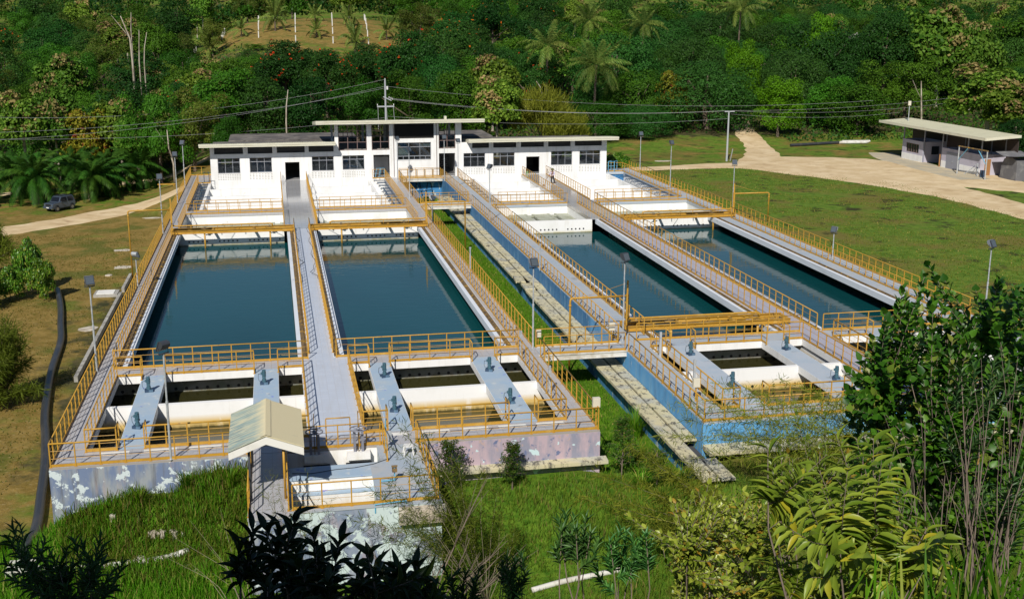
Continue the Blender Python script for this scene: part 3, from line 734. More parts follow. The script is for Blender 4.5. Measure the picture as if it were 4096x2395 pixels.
M['slab_b'] = mk('slab_pale', (0.42, 0.47, 0.53), .6, bump=(6, .2), layers=[dict(c=(0.36, 0.44, 0.52), s=.7, lo=.45, hi=.65), dict(c=(0.20, 0.18, 0.16), s=.8, o=5, lo=.62, hi=.75, d=8, a=.7)])
M['launder'] = mk('launder_concrete', (0.40, 0.42, 0.34), .8, layers=[dict(c=(0.30, 0.31, 0.22), s=1.5, lo=.45, hi=.65)])
M['white_stain2'] = mk('white_rusty', W, .75, layers=[dict(c=(0.62, 0.58, 0.48), s=(2, 2, .5), lo=.45, hi=.7, a=.7), dict(c=(0.62, 0.40, 0.12), s=(2, 2, .6), o=3, lo=.25, hi=.5, z=(-.8, -1.6))])
tank(PA, 'left settling tank block with white tiled walkways and peeling blue and pink front walls', True)
tank(PB, 'right settling tank block with bright blue outer wall and grey walkways', False)

# ------------------------------------------------------------------ railings
post_me = None
def rail(label, pts, h=1.05, toe=True, ends=(True, True), sp=1.0, mat=None):
    global post_me
    mat = mat or M['yellow']
    pts = [Vector((p[0], p[1], p[2] if len(p) > 2 else 0)) for p in pts]
    base = pts[0]
    t = thing('railing', label, 'railing', base, group='yellow steel railings round the tanks')
    top = [p + Vector((0, 0, h)) for p in pts]
    MB().path(top, .029, 6).build('handrail', mat, t, smooth=True, world=True)
    b = MB()
    for hh in (.38, .72): b.path([p + Vector((0, 0, hh)) for p in pts], .009, 4)
    b.build('wire', mat, t, world=True)
    if toe:
        b = MB()
        for p, q in zip(pts, pts[1:]):
            d = (q - p); L_ = d.length; d.normalize(); n = Vector((-d.y, d.x, 0))
            c = (p + q) / 2 + Vector((0, 0, .075))
            rot = Matrix((d, n, d.cross(n))).transposed()
            b.obox(c, (L_ / 2 - .012, .010, .06), rot)
        b.build('toe_board', mat, t, world=True)
    if post_me is None:
        bb = MB(); bb.box(-.025, .025, -.025, .025, .001, 1.03); bb.box(-.06, .06, -.06, .06, .0, .012)
        o = bb.build('post', M['yellow']); post_me = o.data; bpy.data.objects.remove(o)
    acc = []
    for i, (p, q) in enumerate(zip(pts, pts[1:])):
        L_ = (q - p).length
        n = max(1, round(L_ / sp))
        for k in range(n if i < len(pts) - 2 else n + 1): acc.append(p + (q - p) * k / n)
    for p in acc[:100]:
        o = bpy.data.objects.new('post', post_me); C.objects.link(o)
        o.parent = t; o.location = p - base
        o.scale = (1, 1, (h - .02) / 1.03)
        if mat != M['yellow']:
            o.material_slots[0].link = 'OBJECT'; o.material_slots[0].material = mat
    return t
s = PA['s']
e = .06
rail('long yellow railing along the outer left edge of the left tank block', [(e, .9), (e, 92.6), (2.55, 92.6)], sp=1.0)
rail('yellow railing on the front edge left of the small roofed hut', [(e, .85), (e, e), (8.15, e)])
rail('yellow railing on the front edge above the peeling pink wall', [(15.5, e), (24 - e, e), (24 - e, 11.9)])
rail('yellow railing round the narrow left end opening of the left mixing cells', [(s[0][0], 2.4), (s[0][0], 1.6), (1.25, 1.6), (1.25, 12.55), (s[0][0], 12.55), (s[0][0], 11.8)])
for j, (a, c, nm) in enumerate(((s[0][1], s[1][0], 'between the two left mixer slabs'), (s[2][1], s[3][0], 'between the two slabs right of the centre path'))):
    rail('short front yellow railing ' + nm, [(a, 2.4), (a, 1.6), (c, 1.6), (c, 2.4)])
    rail('rear yellow railing by the basin ' + nm, [(a, 11.8), (a, 12.55), (c, 12.55), (c, 11.8)])
rail('yellow railing along the left side of the wide centre path, near the hut', [(s[1][1], 2.4), (s[1][1], 1.6), (10.85, 1.6), (10.85, 12.55), (s[1][1], 12.55), (s[1][1], 11.8)])
rail('yellow railing along the right side of the wide centre path, near the hand wheels', [(s[2][0], 2.4), (s[2][0], 1.6), (13.3, 1.6), (13.3, 12.55), (s[2][0], 12.55), (s[2][0], 11.8)])
rail('yellow railing round the right end opening of the left mixing cells', [(s[3][1], 2.4), (s[3][1], 1.6), (22.8, 1.6), (22.8, 12.55), (s[3][1], 12.55), (s[3][1], 11.8)])
rail('yellow railing across the near end of the far left basin', [(.92, 14.6), (.92, 14.0), (11.2, 14.0)])
rail('yellow railing across the near end of the second basin from the left', [(12.75, 14.0), (23.1, 14.0), (23.1, 14.6)])
rail('inner yellow railing beside the water of the far left basin', [(.92, 15.4), (.92, 54.0)])
rail('yellow railing on the left of the centre path between the two left basins', [(11.27, 15), (11.27, 54.3)])
rail('yellow railing on the right of the centre path between the two left basins', [(12.6, 15), (12.6, 54.3)])
rail('inner yellow railing beside the track rail on the right of the second basin', [(23.1, 15.4), (23.1, 54.3)])
rail('long outer yellow railing over the grass trench on the left block', [(24 - e, 14.0), (24 - e, 64.9)])
rail('far outer yellow railing of the left block from the far footbridge to the building', [(24 - e, 66.8), (24 - e, 85.3)])
rail('yellow railing beside the far left inlet channel and its cross walkway', [(1.33, 55.2), (1.33, 64.28), (10.45, 64.28), (10.45, 55)])
rail('yellow railing along the back of the left cross walkway before the white filter cells', [(2.0, 66.02), (10.35, 66.02)])
rail('yellow railing along the pipe gallery at the far left filter cells', [(1.33, 66.2), (1.33, 85.6), (2.6, 85.6)])
rail('yellow railing left of the wet path leading to the left open doorway', [(10.46, 66.2), (10.46, 86.1)])
rail('yellow railing right of the wet path leading to the left open doorway', [(13.35, 66.2), (13.35, 86.1)])
rail('yellow railing beside the second inlet channel and its cross walkway', [(13.35, 55), (13.35, 64.28), (22.4, 64.28), (22.4, 54.8)])
rail('yellow railing along the back of the second cross walkway before the filter cells', [(14.0, 66.02), (22.2, 66.02)])
rail('yellow railing along the pipe gallery left of the covered channel', [(22.4, 66.2), (22.4, 86.2), (21.0, 86.2)])
s = PB['s']
rail('yellow railing on top of the bright blue wall, from front corner to near footbridge', [(29.1, 12.0), (29.1, e), (52, e)])
rail('yellow railing round the narrow left end opening of the right mixing cells', [(s[0][0], 2.4), (s[0][0], 1.6), (30.6, 1.6), (30.6, 12.55), (s[0][0], 12.55), (s[0][0], 11.8)])
rail('short front yellow railing between the two mixer walkways of the right block', [(s[0][1], 2.4), (s[0][1], 1.6), (s[1][0], 1.6), (s[1][0], 2.4)])
rail('rear yellow railing below the near scraper bridge on the right block', [(s[0][1], 11.8), (s[0][1], 12.55), (s[1][0], 12.55), (s[1][0], 11.8)])
rail('yellow railing on the left of the lavender path of the right block, near part', [(s[1][1], 2.4), (s[1][1], 1.6), (40.0, 1.6), (40.0, 12.55), (s[1][1], 12.55), (s[1][1], 11.8)])
rail('yellow railing on the right of the lavender path, half hidden by the round leaved shrub', [(s[2][0], 2.4), (s[2][0], 1.6), (41.95, 1.6), (41.95, 12.55), (s[2][0], 12.55), (s[2][0], 11.8)])
rail('short yellow railing behind the round leaved shrub on the right block', [(s[2][1], 11.8), (s[2][1], 12.55), (s[3][0], 12.55), (s[3][0], 11.8)])
rail('yellow railing across the near end of the third basin under the near scraper bridge', [(30.2, 14.0), (40.5, 14.0)])
rail('yellow railing across the near end of the far right basin', [(42.0, 14.0), (51.9, 14.0)])
rail('long yellow railing above the blue wall beside the covered channel', [(29.1, 14.0), (29.1, 64.9)])
rail('inner yellow railing beside the track of the third basin', [(31.05, 15.2), (31.05, 54.3)])
rail('yellow railing on the left of the lavender path between the two right basins', [(39.85, 15), (39.85, 64.2)])
rail('yellow railing on the right of the lavender path between the two right basins', [(41.7, 14.2), (41.7, 64.2)])
rail('inner yellow railing beside the far right basin', [(51.85, 14.2), (51.85, 52.8)])
rail('long outer yellow railing beside the green field', [(53.2, 3), (53.2, 89.5)])
rail('far yellow railing above the blue wall between the far footbridge and the building', [(29.1, 66.8), (29.1, 85.3)])
rail('yellow railing beside the third inlet channel and its cross walkway', [(31.0, 54.6), (31.0, 64.28), (38.8, 64.28)])
rail('yellow railing along the back of the third cross walkway', [(32.0, 66.02), (38.8, 66.02)])
rail('yellow railing along the pipe gallery right of the covered channel', [(31.0, 66.2), (31.0, 86.2)])
rail('yellow railing left of the path where the worker sweeps', [(38.85, 66.2), (38.85, 86.1)])
rail('yellow railing right of the path where the worker sweeps', [(41.75, 66.2), (41.75, 86.1)])
rail('yellow railing along the front and back of the fourth cross walkway', [(41.95, 64.28), (51.6, 64.28), (51.6, 54.5)])
rail('yellow railing along the back of the fourth cross walkway', [(42.2, 66.02), (51.3, 66.02)])
rail('yellow railing along the pipe gallery by the right end of the building', [(51.65, 66.2), (51.65, 87.3), (49.6, 87.3)])

# ------------------------------------------------------------------ footbridges between the blocks
def footbridge(y0, y1, label, l1, l2):
    t = thing('footbridge', label, 'footbridge', (26.5, (y0 + y1) / 2, 0), group='footbridges over the covered channel')
    MB().box(24.02, 29.03, y0 + .1, y1 - .1, -.16, -.01).build('deck', M['slab_grey'], t, world=True)
    for y in (y0, y1 - .12):
        b = MB(); b.box(23.9, 29.2, y, y + .12, -.05, .02); b.box(23.9, 29.2, y + .045, y + .075, -.28, -.05); b.box(23.9, 29.2, y, y + .12, -.33, -.28)
        b.build('girder', M['conc_white'], t, world=True)
    rail(l1, [(24.2, y0 + .1, .02), (28.95, y0 + .1, .02)])
    rail(l2, [(24.1, y1 - .1, .02), (29.0, y1 - .1, .02)])
footbridge(12.1, 13.9, 'near footbridge with grey planks and white girders over the covered channel', 'front railing of the near footbridge', 'rear railing of the near footbridge, with a cream box at each end')
footbridge(65.0, 66.8, 'far footbridge with white girder behind the second scraper bridge', 'front railing of the far footbridge', 'rear railing of the far footbridge')
footbridge(85.0, 86.5, 'white footbridge against the middle of the building', 'front railing of the footbridge at the building', 'rear railing of the footbridge at the building')

# ------------------------------------------------------------------ covered channel between the blocks
t = thing('covered_channel', 'covered concrete channel with two rows of cream lids between the tank blocks', 'channel', (28.4, 40, -2.35))
b = MB(); b.box(27.94, 28.14, -3.6, 80, -3.5, -1.19); b.build('side_wall', M['blue_dark'], t, world=True)
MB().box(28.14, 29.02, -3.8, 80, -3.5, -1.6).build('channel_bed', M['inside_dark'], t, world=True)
rg = random.Random(5)
lid = None
for row, (xa, xb) in enumerate(((27.50, 28.24), (28.36, 29.0))):
    y = -4.2
    while y < 78:
        L_ = 2.42
        if not (row == 1 and -1.6 < y + L_ / 2 < -.0):
            zt = -1.06 + rg.uniform(-.015, .015)
            bb = MB(); bb.box(xa, xb, y, y + L_ - .03, zt - .10, zt)
            if row == 0: bb.box(xa, xa + .05, y, y + L_ - .03, zt - .15, zt - .10)
            o = bb.build('lid', M['cream'], t, world=True)
            if 32 < y < 36 or y > 70:       # shifted, tilted lids
                cx, cy = (xa + xb) / 2, y + L_ / 2
                o.matrix_basis = Matrix.Translation((cx, cy, -1.05)) @ Euler((rg.uniform(-.06, .05), rg.uniform(-.06, .1), rg.uniform(-.14, .14))).to_matrix().to_4x4() @ Matrix.Translation((-cx + (rg.uniform(-.4, .1)), -cy, 1.05 + .04))
        y += L_
MB().box(24.0, 29.05, 86.0, 86.3, -4.5, -.34).build('end_wall', M['blue_dark'], t, world=True)
t = thing('pump_set', 'dark blue pipes and pumps in the pit under the far end of the trench', 'pump', (26.5, 83, -2.35))
b = MB()
for x, z in ((24.6, -1.5), (25.3, -1.5)): b.path([(x, 85.9, z), (x, 82, z), (x, 81.6, z - .3), (x, 81.6, -2.35)], .16, 10)
b.path([(24.3, 80.5, -1.5), (27.6, 80.5, -1.5)], .13, 10); b.path([(24.3, 83.4, -1.1), (27.7, 83.4, -1.1)], .1, 8)
b.build('pipe', M['blue_dark'], t, smooth=True, world=True)
b = MB()
for x in (25.0, 26.3): b.cyl((x, 79.0), .42, -2.35, -1.2, 14); b.cyl((x, 79.0), .22, -1.2, -.75, 10)
b.build('pump_body', M['tanklike'], t, smooth=False, world=True)
b = MB(); rg = random.Random(8)
for k in range(6):
    b.path([(24.5 + k * .65, 85.95, -.6), (24.8 + k * .65, 85.9, -2.2)] if k % 2 else [(24.8 + k * .65, 85.95, -.6), (24.5 + k * .65, 85.9, -2.2)], .05, 5)
b.build('brace', M['black'], t, world=True)

# ------------------------------------------------------------------ pipe galleries of the filters
def gallery(x0, dirx, label):
    t = thing('pipe_gallery', label, 'pipework', (x0, 76, -1.7), group='pipe galleries along the filter cells')
    b = MB(); b.path([(x0 + dirx * .12, 66.8, -.2), (x0 + dirx * .12, 85.8, -.2)], .05, 6)
    b.path([(x0 + dirx * .2, 66.8, -1.1), (x0 + dirx * .2, 85.8, -1.1)], .09, 8)
    b.build('header_pipe', M['steelblue'], t, world=True)
    me = None
    for k in range(34):
        y = 67.0 + k * .555
        if me is None:
            bb = MB(); bb.path([(0, 0, 0), (dirx * .95, 0, 0), (dirx * 1.0, 0, -.16)], .028, 5)
            o = bb.build('feed_pipe', M['steelblue']); me = o.data; bpy.data.objects.remove(o)
        o = bpy.data.objects.new('feed_pipe', me); C.objects.link(o); o.parent = t
        o.location = (0, y - 76, 1.7 - .22 - (.18 if k % 4 == 1 else 0))
gallery(1.38, 1, 'dark feed pipes sticking out beside the far left filter cells')
gallery(22.36, -1, 'dark feed pipes left of the covered channel, by the second filter cells')
gallery(31.1, 1, 'grid of dark feed pipes right of the covered channel')
gallery(51.7, -1, 'dark blue feed pipes by the right end of the building')

# ------------------------------------------------------------------ travelling scraper bridges
def scraper(x0, x1, y, label, inner):
    # inner = +1: the mast stands at the left end and its pipe reaches left; -1: right end
    t = thing('scraper_bridge', label, 'scraper bridge', ((x0 + x1) / 2, y, 0), group='yellow scraper bridges across the basins')
    b = MB()
    for yy in (y, y + 1.35):
        b.box(x0, x1, yy - .09, yy + .09, .345, .38); b.box(x0, x1, yy - .012, yy + .012, .115, .345); b.box(x0, x1, yy - .09, yy + .09, .08, .115)
    b.build('girder', M['yellow'], t, world=True)
    b = MB()
    n = int((x1 - x0) / 2.9)
    for k in range(n + 1):
        x = x0 + .05 + (x1 - x0 - .1) * k / n
        b.box(x - .09, x + .09, y + .10, y + 1.25, .15, .33)
    for k in range(n):
        x = x0 + (x1 - x0) * (k + .2) / n
        b.obox((x + .9, y + .68, .30), (1.1, .014, .014), Euler((0, 0, .75 if k % 2 else -.75)).to_matrix())
    b.build('cross_member', M['yellow'], t, world=True)
    MB().box(x0 + (.1 if inner > 0 else 6.4), x0 + (3.4 if inner > 0 else 10.2), y + .78, y + 1.24, .385, .42).build('cover_plate', M['yellow'], t, world=True)
    xm = x0 + .12 if inner > 0 else x1 - .12
    b = MB(); b.box(xm - .075, xm + .075, y + .25, y + .40, .385, 2.3); b.box(xm - .05, xm + .05, y + .28, y + .37, 2.3, 3.15)
    b.build('mast', M['yellow'], t, world=True)
    b = MB(); d = -1 if inner > 0 else 1
    xe = xm + d * 3.55
    zg = g1(xe, y + .3)
    b.path([(xm + d * .08, y + .3, 2.2), (xe - d * .15, y + .3, 2.2), (xe - d * .03, y + .3, 2.14), (xe, y + .3, 2.0), (xe, y + .3, zg + .05)], .065, 8)
    b.path([(xe, y + .3, 1.72), (xe, y + .3, 1.80)], .095, 8)
    b.path([(xm, y + .32, 3.0), (xm + d * 1.9, y + .3, 2.45), (xe - d * .7, y + .3, 2.26)], .012, 4)
    b.build('outreach_pipe', M['yellow'], t, smooth=True, world=True)
    b = MB(); L_ = abs(x1 - x0)
    xa = xm - d * .1; xb = xm - d * (L_ - 2.2)
    b.path([(xm, y + .5, .95), (xm, y + .5, .80), (xa - d * .2, y + .5, .72), (xb, y + .5, .72), (xb - d * .18, y + .5, .66), (xb - d * .22, y + .5, .42)], .065, 8)
    for fr in (.18, .45, .7): b.box(xa + (xb - xa) * fr - .025, xa + (xb - xa) * fr + .025, y + .47, y + .53, .36, .68)
    b.build('suction_pipe', M['yellow'], t, smooth=True, world=True)
    for fr in (.27, .8):
        xx = x0 + (x1 - x0) * fr
        b = MB(); b.cyl((xx, y + .05), .075, -1.6, .1, 8); b.build('drop_pipe', M['yellow'], t, smooth=True, world=True)
        b = MB(); b.obox((xx, y + .5, .47), (.10, .07, .09)); b.path([(xx - .3, y + .45, .44), (xx + .3, y + .55, .44)], .035, 6)
        b.build('valve', M['rust'], t, world=True)
    b = MB()
    for xx in (x0 + .12, x1 - .12):
        for yy in (y + .05, y + 1.3): b.path([(xx - .05, yy, .10), (xx + .05, yy, .10)], .10, 12)
    b.build('wheel', M['dark'], t, world=True)
    b = MB(); xx = x1 - .55 if inner > 0 else x0 + .55
    b.obox((xx, y + .55, .02), (.22, .18, .16)); b.path([(xx - .5, y + .3, -.0), (xx, y + .3, -.1), (xx + .3, y + .4, -.05)], .02, 4)
    b.build('drive_motor', M['dark'], t, world=True)
    return t
scraper(.78, 11.3, 53.5, 'yellow scraper bridge at the far end of the far left basin', 1)
scraper(12.55, 23.15, 53.5, 'yellow scraper bridge at the far end of the second basin, mast beside the trench', -1)
scraper(30.15, 40.75, 15.85, 'yellow scraper bridge at the near end of the third basin, beside the floodlight pole', 1)
scraper(41.55, 52.5, 53.3, 'yellow scraper bridge at the far end of the far right basin', -1)
# ------------------------------------------------------------------ inlet chamber in front of the left block
t = thing('inlet_chamber', 'inlet chamber with white pits and peeling pale blue front, before the left block', 'chamber', (12, -3.3, -3.2))
MB().box(8.27, 9.83, -6.68, -.03, -5, -.13).build('stair_wall', M['peel'], t, world=True)
MB().box(8.25, 9.85, -6.7, -.03, -.13, -.002).build('path_slab', M['tile'], t, world=True)
b = MB(); b.box(9.85, 13.3, -6.5, -6.2, -5, -.06); b.box(13.3, 15.7, -6.5, -1.95, -5, -.06); b.box(13.75, 15.7, -1.95, -.03, -5, -.06)
b.build('chamber_wall', M['peel2'] if 'peel2' in M else M['peel'], t, world=True)
b = MB(); b.box(9.85, 13.25, -6.53, -6.15, -.06, .0); b.box(13.25, 15.73, -6.53, -1.95, -.06, .0); b.box(13.72, 15.73, -1.95, -.03, -.06, .0)
b.build('platform_slab', M['slab_grey'], t, world=True)
b = MB(); b.box(9.85, 13.3, -3.2, -1.95, -5, -.06)
b.build('dividing_wall', M['white_stain2'], t, world=True)
MB().box(9.85, 13.25, -3.25, -1.95, -.06, -.003).build('dividing_slab', M['slab'], t, world=True)
MB().box(9.85, 13.3, -3.62, -3.2, -5, -.60).build('step_wall', M['white_stain2'], t, world=True)
MB().box(9.85, 13.3, -3.64, -3.2, -.60, -.56).build('step_slab', M['slab'], t, world=True)
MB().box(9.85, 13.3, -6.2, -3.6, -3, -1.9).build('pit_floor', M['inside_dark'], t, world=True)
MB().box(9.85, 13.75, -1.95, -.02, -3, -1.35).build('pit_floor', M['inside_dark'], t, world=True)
for xa in (10.55, 12.4):
    MB().box(xa, xa + 1.02, -.42, -.02, -.46, -.13).build('gate_head', M['white_stain2'], t, world=True)
    MB().box(xa - .04, xa + 1.1, -.06, -.021, -.98, -.70).build('gate_slot', M['black'], t, world=True)
MB().prism([(-6.85, -.75), (-6.5, -.85), (-6.5, -.12), (-6.62, -.10), (-6.8, -.22), (-6.88, -.45)], 'x', 14.0, 15.85).build('rough_ledge', M['stone'], t, world=True)
rail('yellow railing on the left side of the path under the small roofed hut', [(8.3, -.2), (8.3, -6.6)])
rail('yellow railing on the right side of the path under the small roofed hut', [(9.8, -.2), (9.8, -6.3)])
rail('yellow railing across the front of the stained inlet chamber', [(9.95, -6.3), (15.6, -6.3)], sp=1.1)
rail('yellow railing down the right side of the inlet chamber, behind the plastic stool', [(15.55, -6.15), (15.55, -.1)])
rail('stepped yellow railing behind the two hand wheels', [(10.2, e), (13.9, e)])
rail('raised yellow gate railing between the two hand wheels', [(11.55, .14), (12.6, .14)], h=1.35, toe=False)
rail('short yellow railing right of the lit hand wheel, beside the blue pipe', [(13.3, .12), (14.02, .12), (14.02, -1.95)])

t = thing('walkway_hut', 'small open hut with weathered cream gable roof over the entrance path', 'shelter', (9.05, -3.2, 0))
ya, yb, za, ze, xl, xr, xm = -5.45, -1.0, 2.78, 2.22, 7.6, 10.5, 9.05
for xe in (xl, xr):
    b = MB(); b.add([(xm, ya, za), (xe, ya, ze), (xe, yb, ze), (xm, yb, za), (xm, ya, za + .03), (xe, ya, ze + .03), (xe, yb, ze + .03), (xm, yb, za + .03)],
                    [(0, 1, 2, 3), (4, 7, 6, 5), (0, 4, 5, 1), (1, 5, 6, 2), (2, 6, 7, 3), (3, 7, 4, 0)])
    b.build('roof_sheet', M['hutroof'], t, world=True)
b = MB(); b.add([(xm - .2, ya - .01, za - .02), (xm, ya - .01, za + .055), (xm + .2, ya - .01, za - .02), (xm - .2, yb, za - .02), (xm, yb, za + .055), (xm + .2, yb, za - .02)], [(0, 1, 4, 3), (1, 2, 5, 4)])
b.build('ridge_cap', M['hutcap'] if 'hutcap' in M else M['hutroof'], t, world=True)
for yy in (ya + .05, yb - .1):
    b = MB()
    for xe, sg in ((xl, -1), (xr, 1)):
        xe2 = xe - sg * .02
        b.add([(xm, yy, za - .03), (xe2, yy, ze - .03), (xe2, yy, ze - .34), (xm, yy, za - .36), (xm, yy + .04, za - .03), (xe2, yy + .04, ze - .03), (xe2, yy + .04, ze - .34), (xm, yy + .04, za - .36)],
              [(0, 1, 2, 3), (4, 7, 6, 5), (0, 4, 5, 1), (1, 5, 6, 2), (2, 6, 7, 3)])
    b.build('fascia', M['white_paint'], t, world=True)
for x in (8.38, 9.7):
    for y in (-5.1, -1.5):
        b = MB(); b.path([(x, y, -.02), (x, y, 2.4)], .05, 8); b.build('post', M['yellow'] if x > 9 else M['dark'], t, smooth=True, world=True)
for y in (-5.1, -1.5):
    b = MB(); b.path([(8.2, y, 2.3), (9.9, y, 2.3)], .05, 6); b.build('tie_beam', M['dark'], t, world=True)

def handwheel(x, y, label):
    t = thing('hand_wheel', label, 'valve', (x, y, -.13), group='sluice hand wheels on the inlet chamber')
    b = MB()
    for dx in (-.17, .17): b.box(x + dx - .055, x + dx + .055, y - .05, y + .05, -.13, .80)
    b.box(x - .24, x + .24, y - .06, y + .06, .80, .84)
    b.build('frame', M['valve'], t, world=True)
    b = MB(); b.path([(x, y, -.13), (x, y, 1.75)], .022, 6); b.build('spindle', M['rust'], t, world=True)
    b = MB(); n = 20
    ring = [(x + .37 * math.cos(2 * math.pi * k / n), y + .37 * math.sin(2 * math.pi * k / n), .92) for k in range(n + 1)]
    b.path(ring, .028, 6, cap=False)
    for k in range(6): b.path([(x, y, .92), (x + .36 * math.cos(math.pi * k / 3 + .3), y + .36 * math.sin(math.pi * k / 3 + .3), .92)], .018, 5)
    b.cyl((x, y), .07, .85, .98, 8)
    b.build('wheel', M['valve'], t, smooth=True, world=True)
handwheel(11.02, -.24, 'dark sluice hand wheel in the shadow of the hut')
handwheel(12.93, -.22, 'sunlit grey sluice hand wheel on white block')

t = thing('plastic_stool', 'white plastic stool on the grey platform of the inlet chamber', 'stool', (15.0, -1.35, 0))
MB().box(-.19, .19, -.19, .19, .40, .44).build('seat', M['plastic'], t)
for a, c in ((-1, -1), (1, -1), (1, 1), (-1, 1)):
    b = MB(); b.path([(a * .21, c * .21, 0), (a * .16, c * .16, .40)], .035, 4); b.build('leg', M['plastic'], t)
t = thing('blue_pipe', 'thin blue water pipe with grey box beside the short railing', 'pipe', (14.12, -.3, 0))
MB().path([(0, 0, -.9), (0, 0, 1.25)], .028, 6).build('pipe', M['pvc'], t)
MB().box(.04, .26, -.03, .07, .25, .75).build('box', M['galv'], t)
t = thing('sampling_taps', 'small blue pipes and tap on the inlet chamber behind the thin shrub', 'tap', (13.6, -5.0, 0))
b = MB(); b.path([(-.5, -1.5, .06), (.7, -1.45, .10), (.72, -1.44, -.3)], .03, 6); b.path([(-.1, .8, .05), (.5, .82, .05), (.5, .82, .6)], .03, 6); b.path([(-.5, -1.5, .06), (-.5, -1.5, -.3)], .03, 6); b.build('pipe', M['pvc'], t)
b = MB(); b.obox((.5, .8, .5), (.10, .10, .07)); b.obox((.5, .8, .66), (.12, .04, .03)); b.build('valve', M['rust'], t)
b = MB(); b.path([(10.0, -2.6, .02), (10.8, -2.75, .02), (11.8, -2.5, .02), (12.6, -2.45, .02), (13.4, -2.2, .02), (14.1, -1.7, .02)], .014, 4)
tag(b.build('cable', M['black']), 'black cable lying across the blue slab of the inlet chamber', 'cable')
# copy of the shelter over the entry of the right block (mostly behind the shrub)
t = thing('entry_shelter', 'cream sheet roof of a second shelter behind the round leaved shrub', 'shelter', (40.4, 0, 0))
for xe in (38.7, 42.1):
    b = MB(); b.add([(40.4, -3.5, 2.75), (xe, -3.5, 2.2), (xe, 1.9, 2.2), (40.4, 1.9, 2.75), (40.4, -3.5, 2.79), (xe, -3.5, 2.24), (xe, 1.9, 2.24), (40.4, 1.9, 2.79)], [(0, 1, 2, 3), (4, 7, 6, 5), (0, 4, 5, 1), (1, 5, 6, 2), (2, 6, 7, 3), (3, 7, 4, 0)])
    b.build('roof_sheet', M['roof_sheet_y'], t, world=True)
for x in (39.3, 41.5):
    for y in (-3.2, 1.6):
        b = MB(); b.path([(x, y, -2.4 if y < 0 else -.1), (x, y, 2.4)], .05, 6); b.build('post', M['yellow'], t, world=True)

# ------------------------------------------------------------------ mixers
def make_mixer():
    t = thing('mixer_motor', 'teal paddle mixer motor', 'motor', group='mixer motors on the blue slabs')
    b = MB(); b.box(-.24, .24, -.20, -.10, 0, .10); b.box(-.24, .24, .10, .20, 0, .10); b.box(-.24, .24, -.2, .2, .10, .14); b.build('base_frame', M['steelblue'], t)
    b = MB(); b.cyl((0, 0), .13, .14, .28, 12); b.cyl((0, 0), .09, .28, .36, 12); b.box(-.11, .11, -.10, .10, .36, .46); b.build('gearbox', M['motor'], t)
    b = MB(); b.cyl((0, 0), .105, .48, .74, 14)
    for k in range(10):
        an = math.pi * k / 5; b.obox((.112 * math.cos(an), .112 * math.sin(an), .6), (.012, .006, .11), Matrix.Rotation(an, 3, 'Z'))
    b.cyl((0, 0), .115, .74, .80, 14); b.obox((-.14, 0, .6), (.05, .06, .06)); b.build('motor', M['motor'], t)
    b = MB(); b.path([(-.18, 0, .6), (-.34, .05, .55), (-.36, .08, .3), (-.28, .1, .12)], .012, 4); b.build('cable', M['black'], t)
    return t
mx0 = make_mixer(); first = True
MIX = [(3.11, 9.78, 'teal mixer motor at the rear of the leftmost blue slab'), (3.13, 4.36, 'teal mixer motor at the front of the leftmost blue slab'),
       (8.83, 9.9, 'teal mixer motor at the rear of the slab behind the hut roof'), (8.85, 4.4, 'teal mixer motor hidden just behind the hut roof'),
       (15.04, 9.91, 'teal mixer motor at the rear of the slab right of the wide centre path'), (14.99, 4.36, 'teal mixer motor at the front of the slab right of the wide centre path'),
       (20.66, 9.88, 'teal mixer motor on the dirt stained rear of the fourth slab'), (20.7, 4.49, 'teal mixer motor at the front of the fourth slab, behind the railing stub'),
       (32.33, 10.66, 'teal mixer motor at the rear of the pale slab beside the blue walled block'), (32.48, 4.9, 'teal mixer motor at the front of the pale slab beside the blue walled block'),
       (38.09, 10.62, 'teal mixer motor at the rear of the slab left of the lavender path'), (38.22, 4.78, 'teal mixer motor at the front of the slab left of the lavender path'),
       (44.5, 11.1, 'teal mixer motor half hidden by the round leaved shrub')]
for x, y, lb in MIX:
    if first: mx0.location = (x, y, .0); mx0.scale = (.85, .85, .95); mx0['label'] = lb; mx0.rotation_euler = (0, 0, .1); first = False
    else: dup(mx0, (x, y, 0), random.Random(int(x * 10)).uniform(-.4, .4), lb, scale=(.85, .85, .95))

